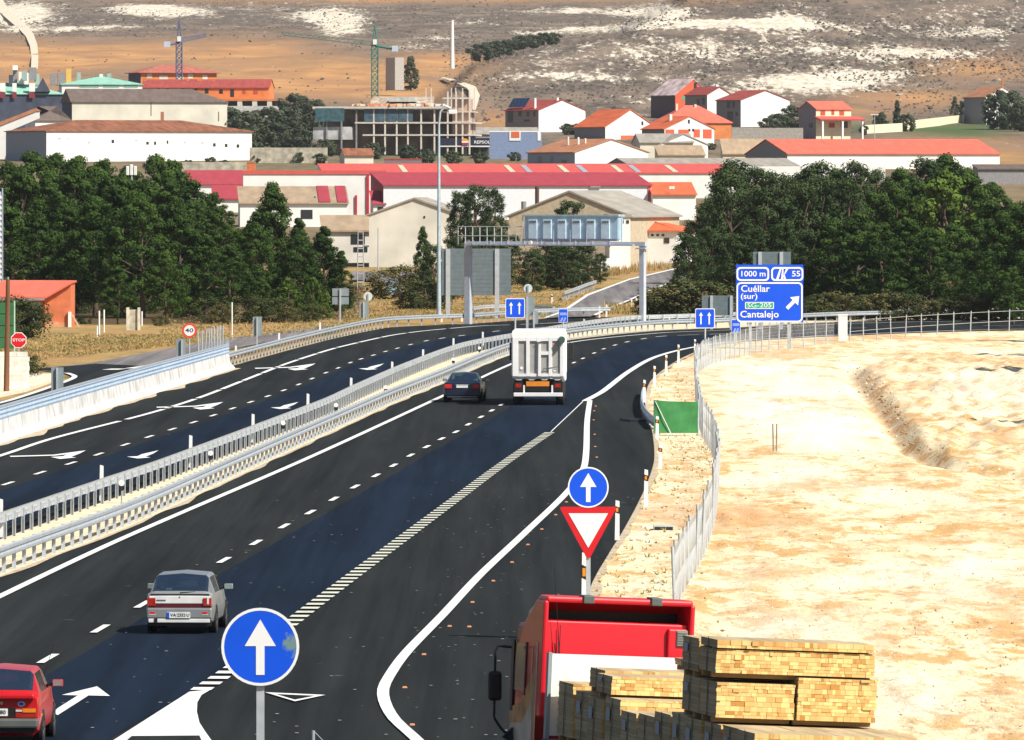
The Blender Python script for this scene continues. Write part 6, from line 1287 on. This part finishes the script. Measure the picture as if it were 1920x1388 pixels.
def crown_mesh(name, clumps, per, leaf, mat, seed, flat=.8):
    r = random.Random(seed); vs = []; fs = []; tint = []
    for (c, rad) in clumps:
        ct = r.random()
        for _ in range(per):
            d = Vector((r.gauss(0, 1), r.gauss(0, 1), r.gauss(0, 1))).normalized(); q = rad*(r.random()**.4)
            p = c+Vector((d.x*q, d.y*q, d.z*q*flat)); s = leaf*r.uniform(.6, 1.3)
            nrm = (d+Vector((r.uniform(-.3, .3), r.uniform(-.3, .3), r.uniform(-.15, .4)))).normalized()
            u = nrm.orthogonal().normalized(); a = r.random()*6.28; u = (Matrix.Rotation(a, 3, nrm) @ u); v = nrm.cross(u)
            b = len(vs); vs += [p-u*s*.5-v*s*.32, p+u*s*.5-v*s*.32, p+u*s*.35+v*s*.36, p-u*s*.35+v*s*.36]; fs.append((b, b+1, b+2, b+3)); tint.append(min(1, max(0, .88*ct+.12*r.random())))
    me = bpy.data.meshes.new(name); me.from_pydata([tuple(v) for v in vs], [], fs)
    at = me.attributes.new('tint', 'FLOAT', 'FACE'); at.data.foreach_set('value', tint); me.materials.append(mat); return me
def trunk_mesh(h, r, clumps, seed, n=9):
    rr = random.Random(seed); b = MB(); pts = [Vector((rr.uniform(-.12, .12)*i, rr.uniform(-.12, .12)*i, -.4+(h+.4)*i/5)) for i in range(6)]
    for i in range(5): b.tube(pts[i], pts[i+1], r*(1-.16*i), r*(1-.16*(i+1)), n=8)
    for c, _ in rr.sample(clumps, min(n, len(clumps))):
        z = min(h*.95, max(h*.3, c.z*.75)); b.tube((0, 0, z), c, r*.32, r*.08, n=5)
    me = b.build('trunk_source', BARK).data; bpy.data.objects.remove(bpy.data.objects['trunk_source']); return me
def envelope(kind, t):
    if kind == 'pine': return max(0, math.sin(math.pi*min(1, .12+.88*t)**.75))**.7
    if kind == 'cone': return max(.06, (1-t)**.75)*(.55+.45*min(1, t*5))
    if kind == 'column': return (math.sin(math.pi*min(1, .10+.86*t)))**.5
    return math.sqrt(max(0, 1-(2*t-1)**2*.9))
def proto(kind, h, rad, z0, n, per, leaf, mat, seed, crad, flat=.8):
    r = random.Random(seed); cl = []
    for i in range(n):
        t = (i+r.random())/n; a = r.random()*6.283; e = envelope(kind, t)*rad*r.uniform(.55, 1.08); z = z0+(h-z0)*t
        cl.append((Vector((e*math.cos(a), e*math.sin(a), z)), crad*r.uniform(.6, 1.25)*(1-.3*t)))
    cl.append((Vector((0, 0, h-crad*.4)), crad*.7))
    return crown_mesh('crown', cl, per, leaf, mat, seed+50, flat), trunk_mesh(h*.85, h*.022+.05, cl, seed+9), h
PR = {'pine': [proto('pine', 12, 3.6, 1.8, 105, 140, .20, LPINE, s, 1.05, .65) for s in (1, 2, 3, 4)],
      'cone': [proto('cone', 12, 3.3, 1.2, 100, 140, .20, LPINE, s, .95, .65) for s in (11, 12)],
      'bright': [proto('pine', 8, 2.6, .6, 60, 85, .22, LBR, s, .9) for s in (15, 16)],
      'column': [proto('column', 12, 2.3, 1.0, 95, 130, .18, LPOP, s, .95, 1.0) for s in (21, 22, 23)],
      'bush': [proto('round', 3, 1.9, .2, 34, 120, .14, LBUSH, s, .8) for s in (31, 32)],
      'dry': [proto('round', 3, 1.9, .2, 34, 110, .14, LDRY, s, .8) for s in (35,)],
      'far': [proto('round', 6, 3.2, .4, 40, 70, .42, LFAR, s, 1.3) for s in (41, 42)],
      'farcone': [proto('cone', 9, 2.4, .8, 34, 60, .40, LFAR, s, 1.1) for s in (45,)]}
def tree(kind, px, ytop, D, label, group=None, wid=1.0, name=None, cat='tree', yb=None):
    k = F/D
    if yb is None:
        lo, hi = 100, 700                        # row where the ground is D metres away
        for _ in range(40):
            m = (lo+hi)/2
            if Dt(px, m) > D: lo = m
            else: hi = m
        yb = lo
    p = vp(px, yb, D); h = (yb-ytop)/k; c, tm, ph = rnd.choice(PR[kind])
    nm = name or {'pine': 'pine_tree', 'cone': 'pine_tree', 'bright': 'young_tree', 'column': 'poplar_tree', 'bush': 'bush', 'dry': 'dry_bush', 'far': 'bush', 'farcone': 'conifer_tree'}[kind]
    t = thing(nm, label, cat if kind not in ('bush', 'dry', 'far') else 'bush', p-Vector((0, 0, .1)), rnd.random()*6.28, group); s = h/ph; wd = s*wid*rnd.uniform(.92, 1.08); t.scale = (wd, wd, s)
    for n_, me in (('trunk', tm), ('crown', c)):
        o = bpy.data.objects.new(n_, me); COL.objects.link(o); o.parent = t
    return t
# left grove: contour row of the tree tops
LG = 'pines of the left grove'
LC = [(-60, 330), (0, 318), (45, 290), (100, 285), (135, 290), (180, 292), (230, 300), (262, 322), (300, 284), (330, 300), (350, 335), (400, 360), (440, 398), (470, 392), (512, 345), (540, 372), (575, 402), (610, 425), (640, 470), (662, 520)]
for px, D, lb in [(-40, 860, 0), (15, 900, 0), (60, 880, 0), (105, 900, 0), (150, 870, 0), (195, 900, 0), (240, 880, 0), (292, 860, 0), (322, 880, 0), (360, 850, 0), (400, 870, 0), (-20, 790, 1), (40, 800, 1), (92, 790, 1), (140, 780, 1), (185, 800, 1), (232, 780, 1), (275, 800, 1), (318, 780, 1), (362, 800, 1), (405, 770, 1), (447, 790, 1), (490, 770, 1), (560, 780, 1), (600, 770, 1)]:
    yt = interp(LC, px)+(rnd.uniform(-4, 8) if lb == 0 else rnd.uniform(14, 44)); tree('pine' if rnd.random() < .8 else 'cone', px, yt, D, ('tall pine in the back rank of the left grove, seen against the red roofs' if lb == 0 else 'pine in the middle rank of the left grove'), LG)
for px, yt, D, kd, lb in [(70, 400, 715, 'pine', 'dense pine right above the brick hut'), (20, 390, 725, 'pine', 'dense pine behind the left end of the brick hut'), (130, 388, 720, 'pine', 'dense pine just right of the brick hut roof'), (178, 372, 712, 'pine', 'large pine over the slim white fence posts'), (222, 350, 705, 'pine', 'tallest front-rank pine above the concrete doorway'), (268, 372, 700, 'pine', 'bright crowned pine right of the concrete doorway'), (312, 470, 668, 'pine', 'small pine with a bare trunk above the speed limit sign'), (340, 400, 700, 'pine', 'full pine above the speed limit sign'), (385, 440, 700, 'pine', 'bushy pine right of the speed limit sign'), (430, 460, 690, 'pine', 'bushy pine behind the slim white pole'), (222, 500, 668, 'pine', 'low round pine just above the concrete doorway'),
        (512, 344, 740, 'cone', 'dark pointed pine standing highest at the right end of the left grove'), (478, 420, 720, 'pine', 'dark pine left of the pointed pine'), (560, 440, 715, 'pine', 'dark pine right of the pointed pine'), (608, 425, 722, 'cone', 'dark cone-shaped pine at the right end of the grove'), (640, 470, 715, 'cone', 'outermost dark pine at the right end of the grove'), (585, 520, 690, 'bright', 'bright green young tree at the right end of the grove'), (612, 545, 690, 'bright', 'low bright green tree beside the four-panel sign back'), (540, 520, 690, 'bright', 'yellow-green young tree behind the narrow plate back'), (490, 520, 690, 'pine', 'round olive pine above the narrow plate back')]:
    tree(kd, px, yt, D, lb)
for px, yt, D, kd, lb in [(390, 560, 672, 'bush', 'dark bush under the pines right of the speed limit sign'), (420, 570, 668, 'dry', 'dry olive bush right of the speed limit sign'), (460, 555, 672, 'bush', 'bush beside the slim white pole'), (505, 560, 676, 'bush', 'bush behind the narrow plate back'), (545, 575, 676, 'dry', 'olive bush above the far guardrail'), (580, 570, 680, 'bush', 'bush left of the four-panel sign back'), (300, 590, 660, 'dry', 'pale dry bush left of the speed limit sign'), (160, 590, 668, 'bush', 'dark bush right of the brick hut brace'), (30, 560, 600, 'bush', 'round green shrub between hoarding and hut'), (36, 580, 600, 'bush', 'low shrub under the round green shrub'), (30, 660, 448, 'bush', 'small shrub on top of the white block wall'), (52, 663, 447, 'bush', 'green tuft at the right end of the white block wall')]:
    t = tree(kd, px, yt, D, lb, wid=1.25)
for i, (px, yt) in enumerate([(120, 560), (150, 552), (178, 566), (205, 560), (232, 566), (262, 560), (290, 566), (318, 560), (345, 556), (372, 560), (400, 552)]):
    tree('bush' if i % 3 else 'pine', px, yt-(0 if i % 3 else 30), 705+(i % 4)*22, 'dark undergrowth bush between the trunks of the left grove' if i % 3 else 'small dark pine filling the gap under the left grove', 'undergrowth of the left grove', wid=1.6)
# trees of the centre
for px, yt, D, kd, wd, lb in [(862, 362, 935, 'column', .9, 'dark tree left of the twin crown behind the billboard back'), (893, 350, 935, 'column', 1.1, 'tall dark tree right above the catwalk railing'), (925, 356, 930, 'column', .9, 'dark tree whose crown meets the beige barn'), (793, 425, 800, 'cone', .62, 'slim dark conifer before the weathered gable'), (812, 460, 770, 'column', 1.2, 'dark tree at the left edge of the billboard back'), (850, 445, 800, 'column', 1.2, 'grey-green tree behind the billboard back'), (908, 430, 840, 'column', 1.5, 'grey-green tree filling the space under the catwalk'), (955, 440, 850, 'column', 1.7, 'loose grey-green tree under the left end of the message board'),
        (1070, 378, 935, 'column', 1.5, 'round dark tree rising above the message board'), (1030, 440, 850, 'column', 2.1, 'dark dense tree under the left half of the message board'), (1085, 450, 860, 'column', 2.2, 'dark dense tree under the right half of the message board'), (1060, 490, 845, 'column', 1.7, 'dark shrub at the foot of the two dense trees'), (1055, 462, 842, 'column', 2.3, 'dark leafy tree between the dense pair under the message board'), (1125, 475, 880, 'column', 1.6, 'dark tree beside the white bank wall'), (1000, 470, 830, 'column', 1.5, 'small grey tree left of the dense pair')]:
    tree(kd, px, yt, D, lb, wid=wd)
for px, yt, D, kd, lb in [(770, 545, 745, 'dry', 'dry bush at the foot of the slim conifer'), (795, 525, 745, 'bush', 'bush left of the lamp mast foot'), (740, 500, 800, 'dry', 'dry bush by the pale blue shelter'), (1092, 528, 850, 'bush', 'bush above the tilted guardrail'), (1110, 512, 870, 'bush', 'bush at the bend of the village road'), (1262, 530, 690, 'dry', 'wide olive hedge bush right of the gantry leg'), (1300, 524, 690, 'bush', 'wide olive hedge bush behind the low ribbed sign back'), (1335, 535, 690, 'dry', 'olive hedge bush left of the destination sign'), (1240, 548, 690, 'dry', 'low olive bush next to the right gantry leg')]:
    tree(kd, px, yt, D, lb, wid=1.6)
# right grove
RG = 'trees of the right-hand grove'
RC = [(1255, 470), (1275, 430), (1290, 392), (1320, 352), (1345, 332), (1372, 308), (1410, 318), (1450, 322), (1480, 335), (1515, 308), (1560, 318), (1605, 300), (1640, 322), (1680, 316), (1735, 295), (1790, 298), (1820, 320), (1860, 345), (1905, 380), (1960, 370), (2060, 340)]
for px, D, kd in [(1372, 860, 'column'), (1412, 880, 'column'), (1452, 870, 'column'), (1495, 880, 'column'), (1530, 860, 'column'), (1570, 880, 'pine'), (1608, 860, 'column'), (1650, 880, 'column'), (1690, 860, 'pine'), (1735, 870, 'column'), (1775, 880, 'pine'), (1815, 870, 'pine'), (1860, 860, 'pine'), (1905, 850, 'pine')]:
    tree(kd, px, interp(RC, px)+rnd.uniform(-4, 8), D, 'tree in the back rank of the right-hand grove, its top against white walls', RG, wid=1.05)
for px, D, kd in [(1300, 800, 'column'), (1335, 800, 'column'), (1370, 780, 'column'), (1405, 800, 'column'), (1440, 780, 'column'), (1475, 800, 'column'), (1510, 780, 'column'), (1545, 800, 'column'), (1590, 780, 'column'), (1635, 800, 'pine'), (1680, 780, 'pine'), (1725, 800, 'pine'), (1770, 780, 'bright'), (1815, 800, 'pine'), (1860, 780, 'pine'), (1905, 790, 'pine'), (1950, 790, 'pine')]:
    tree(kd, px, interp(RC, px)+rnd.uniform(12, 45), D, 'tree in the middle rank of the right-hand grove', RG, wid=1.05)
for px, yt, D, kd, lb in [(1290, 440, 720, 'column', 'grey-green tree at the left end of the right-hand grove'), (1330, 430, 725, 'column', 'grey-green front tree second from the grove left end'), (1375, 440, 720, 'column', 'grey-green front tree left of the destination sign'), (1420, 430, 720, 'column', 'grey-green front tree above the destination sign tabs'), (1465, 420, 720, 'column', 'grey-green front tree above the exit tab'), (1520, 430, 715, 'column', 'dark front tree just right of the destination sign'), (1562, 410, 715, 'pine', 'dark pine second right of the destination sign'), (1610, 400, 710, 'pine', 'broad green pine above the white gate pillar'), (1655, 420, 705, 'pine', 'broad green pine right of the white gate pillar'), (1700, 410, 710, 'pine', 'broad green pine in the middle of the wire fence stretch'), (1745, 430, 705, 'pine', 'green pine above the black-topped marker post'), (1790, 420, 710, 'pine', 'dark pine left of the last trees on the right'), (1835, 450, 700, 'pine', 'dark olive pine near the right border'), (1880, 400, 690, 'pine', 'dark pine at the right border of the photo'), (1925, 380, 680, 'pine', 'nearest dark pine cut by the right border'), (1965, 370, 690, 'pine', 'dark pine just outside the right border'), (1900, 500, 660, 'pine', 'low dark pine leaning over the guardrail at the right border')]:
    tree(kd, px, yt, D, lb, wid=1.15)
for i, px in enumerate(range(1530, 1900, 42)):
    tree('dry' if i % 2 else 'bush', px, 555+rnd.uniform(-8, 8), 684, 'undergrowth bush at the foot of the right-hand grove', 'undergrowth bushes of the right-hand grove', wid=1.5)
# trees out of the frame whose shadows cross the lot
for px, py, h in [(2030, 668, 8), (2050, 700, 9), (2075, 800, 7), (2020, 640, 8)]:
    p = wp(px, py); k = F/p.y; tree('pine', px, py-h*k, p.y, 'pine standing just right of the photo, casting a long shadow on the lot', 'pines beyond the right border', yb=py)
# village greenery
VG = [(440, 205, 2000, 'far'), (470, 212, 1960, 'far'), (500, 205, 1990, 'far'), (535, 203, 2020, 'far'), (560, 215, 1970, 'far'), (520, 232, 1900, 'far'), (480, 238, 1880, 'far'), (555, 240, 1880, 'far'), (590, 190, 2150, 'far'), (552, 178, 2230, 'far'), (635, 245, 1880, 'far'), (660, 240, 1890, 'far'), (610, 262, 1830, 'far'), (650, 278, 1780, 'far'), (725, 232, 1930, 'farcone'), (745, 245, 1900, 'far'), (700, 268, 1800, 'far'), (765, 272, 1800, 'far'), (800, 280, 1760, 'far'), (850, 283, 1750, 'far'), (900, 285, 1750, 'far'), (990, 272, 1840, 'far'), (965, 285, 1780, 'far'), (1066, 232, 2060, 'far'), (1085, 232, 2060, 'far'), (1308, 272, 1900, 'far'), (1335, 268, 1900, 'far'), (1440, 222, 2080, 'far'), (1455, 214, 2090, 'far'), (1490, 200, 2140, 'far'), (1620, 235, 2060, 'far'), (1650, 212, 2100, 'far'), (1682, 190, 2140, 'farcone'), (1700, 215, 2100, 'far'), (1790, 182, 2240, 'farcone'), (1815, 186, 2230, 'far'), (1880, 172, 2120, 'far'), (1896, 176, 2120, 'far'), (1918, 195, 2100, 'far'), (770, 108, 2620, 'farcone'), (395, 295, 1700, 'far'), (420, 300, 1700, 'far'), (350, 300, 1680, 'far'), (480, 290, 1760, 'far'), (560, 285, 1760, 'far'), (600, 288, 1740, 'far')]
def where(px):
    return 'beside the white convent' if px < 470 else 'between the convent and the building site' if px < 615 else 'in front of the building site' if px < 780 else 'behind the red factory roof near the filling station' if px < 940 else 'by the blue workshop' if px < 1040 else 'among the central houses' if px < 1345 else 'beside the wide white gabled house' if px < 1500 else 'near the cream villa wall' if px < 1750 else 'around the hillside chapel'
for px, yt, D, kd in VG:
    w_ = where(px); sp_ = {770: 'conifer standing beside the lone stone pylon', 725: 'green pointed conifer in front of the building site', 1682: 'tiered green conifer above the cream wall', 1790: 'dark conifer by the twin-headed lamp'}.get(px)
    tree(kd, px, yt, D, sp_ or 'far dark green shrub '+w_, None if sp_ else 'shrubs '+w_, wid=.9 if px > 1600 else 1.25)
for i, (px, yt) in enumerate([(900, 84), (925, 78), (948, 76), (972, 68), (1000, 66), (1020, 62), (1036, 62)]):
    tree('far', px, yt, 2790+i*22, 'dark shrub in the row along the hill crest left of the big slope', 'shrubs along the hill crest', wid=1.5, yb=yt+30-i*1.6)
# scrub bushes dotting the hillside: uncountable
sb = MB(); r = random.Random(5)
for i in range(15000):
    px = r.uniform(-30, 1960); py = r.uniform(-12, 235) if r.random() < .75 else r.uniform(20, 200)
    yr = interp(RIDGE, px)
    if py > 70 and px < 830 and gauss(px, py, OCHRE) > .25 and r.random() < .93: continue
    if py > 175 and r.random() < .5: continue
    if abs(py-yr) < 5: continue
    p = tp(px, py); s = r.uniform(.2, .62)*(1.7 if r.random() < .08 else 1); vs = []
    for a in range(5): vs.append(p+Vector((s*math.cos(a*1.2566)*r.uniform(.7, 1.2), s*math.sin(a*1.2566), s*r.uniform(-.2, .4))))
    vs.append(p+Vector((r.uniform(-.2, .2), 0, s*r.uniform(.7, 1.1))))
    sb.add(vs, [(a, (a+1) % 5, 5) for a in range(5)], r.choice((0, 0, 1, 2)))
tag(sb.build('hillside_scrub', [M('scrub_dark', (.06, .056, .048), .9, var=.3), M('scrub_grey', (.11, .098, .082), .9, var=.3), M('scrub_brown', (.13, .10, .08), .9, var=.3)]), 'low dark scrub bushes dotting the chalk hillside', 'scrub', kind='stuff')
# tall dry grass along the grove and the banks
gb = MB(); 
def tuft(p, h, m):
    for _ in range(3):
        a = r.uniform(0, 3.14); w_ = r.uniform(.02, .06); dx, dy = w_*math.cos(a), w_*math.sin(a); q = r.uniform(-.15, .15)
        gb.add([p+Vector((-dx, -dy, 0)), p+Vector((dx, dy, 0)), p+Vector((q, r.uniform(-.1, .1), h*r.uniform(.6, 1.2)))], [(0, 1, 2)], m)
def blocked(px, py):
    return (px < 430 and py > 686-(px)*.125 and py > 640) 
for i in range(16000):
    if i % 3 == 0: px = r.uniform(-20, 420); py = r.uniform(628, 684-px*.11)
    elif i % 3 == 1: px = r.uniform(300, 870); py = r.uniform(575, interp([(300, 640), (420, 640), (640, 614), (760, 600), (880, 597)], px))
    else: px = r.uniform(640, 1110); py = r.uniform(530, interp([(640, 600), (900, 596), (1000, 592), (1050, 580), (1110, 545)], px))
    p = tp(px, py); tuft(p, r.uniform(.05, .17), r.choice((0, 0, 1, 2)))
for i in range(2500):
    px = r.uniform(1130, 1275); py = r.uniform(480, 530)
    if py > 520-(px-1130)*.12: continue
    tuft(tp(px, py), r.uniform(.3, .8), r.choice((0, 1, 1)))
for i in range(2500):
    px = r.uniform(1130, 1900); py = r.uniform(576, 590); tuft(tp(px, py), r.uniform(.3, .7), r.choice((0, 0, 1, 2)))
tag(gb.build('dry_grass', [M('dry_straw', (.40, .29, .11), .9, var=.3, scale=.4), M('rusty_straw', (.36, .23, .09), .9, var=.3, scale=.4), M('olive_grass', (.17, .17, .06), .9, var=.3, scale=.4)]), 'tall dry yellow grass along the verges and the grove edge', 'grass', kind='stuff')
gv = MB()
for i in range(420):                              # weeds on the slip road verge and the median
    py = r.uniform(690, 1120); px = r.uniform(interp(sorted([(b_, a_) for a_, b_ in RE if b_ < 1200]), py)+6, interp(sorted([(b_, a_) for a_, b_ in FB]), py)-4)
    p = wp(px, py); s = r.uniform(.03, .12)
    for _ in range(4):
        a = r.uniform(0, 6.28); q = Vector((math.cos(a), math.sin(a), 0))*s; gv.add([p+q*.3, p+q*.3+Vector((.05, .03, 0)), p+q+Vector((0, 0, s*r.uniform(.5, 1.3)))], [(0, 1, 2)], r.choice((0, 0, 1)))
tag(gv.build('verge_weeds', [M('weed_straw', (.48, .34, .16), .9, var=.3), M('weed_green', (.14, .15, .05), .9, var=.3)]), 'sparse dry weeds on the sandy verge', 'weeds', kind='stuff')

gt = MB()
for i in range(230):                               # specks of grit and broken marking paint on the slip road
    py = r.uniform(880, 1386); px = r.uniform(interp([(880, 560), (1388, 0)], py), 1215) if i % 3 else r.uniform(760, 1000)
    if px > interp([(880, 1215), (1000, 1160), (1150, 1085), (1388, 1000)], py): continue
    p = wp(px, py); s = r.uniform(.012, .04); gt.flat([(p.x-s, p.y-s*2, .033), (p.x+s, p.y-s*1.5, .033), (p.x+s*.7, p.y+s*2, .033), (p.x-s, p.y+s, .033)])
tag(gt.build('road_grit', M('pale_grit', (.42, .40, .36), .9)), 'pale specks of grit scattered over the asphalt', 'grit', kind='stuff')
# ---------------------------------------------------------------- summer haze over the valley
hz = MB().bb(-8600, 8600, -500, 6700, -1.8, 260).build('haze', MATS.setdefault('haze', bpy.data.materials.new('haze')))
hm = MATS['haze']; hm.use_nodes = True; n = hm.node_tree.nodes; n.clear(); o = n.new('ShaderNodeOutputMaterial'); v = n.new('ShaderNodeVolumePrincipled')
v.inputs['Color'].default_value = (.92, .95, 1, 1); v.inputs['Density'].default_value = .00003; v.inputs['Anisotropy'].default_value = .2
hm.node_tree.links.new(v.outputs[0], o.inputs['Volume']); tag(hz, 'thin bluish summer haze over the valley', 'haze', kind='stuff')
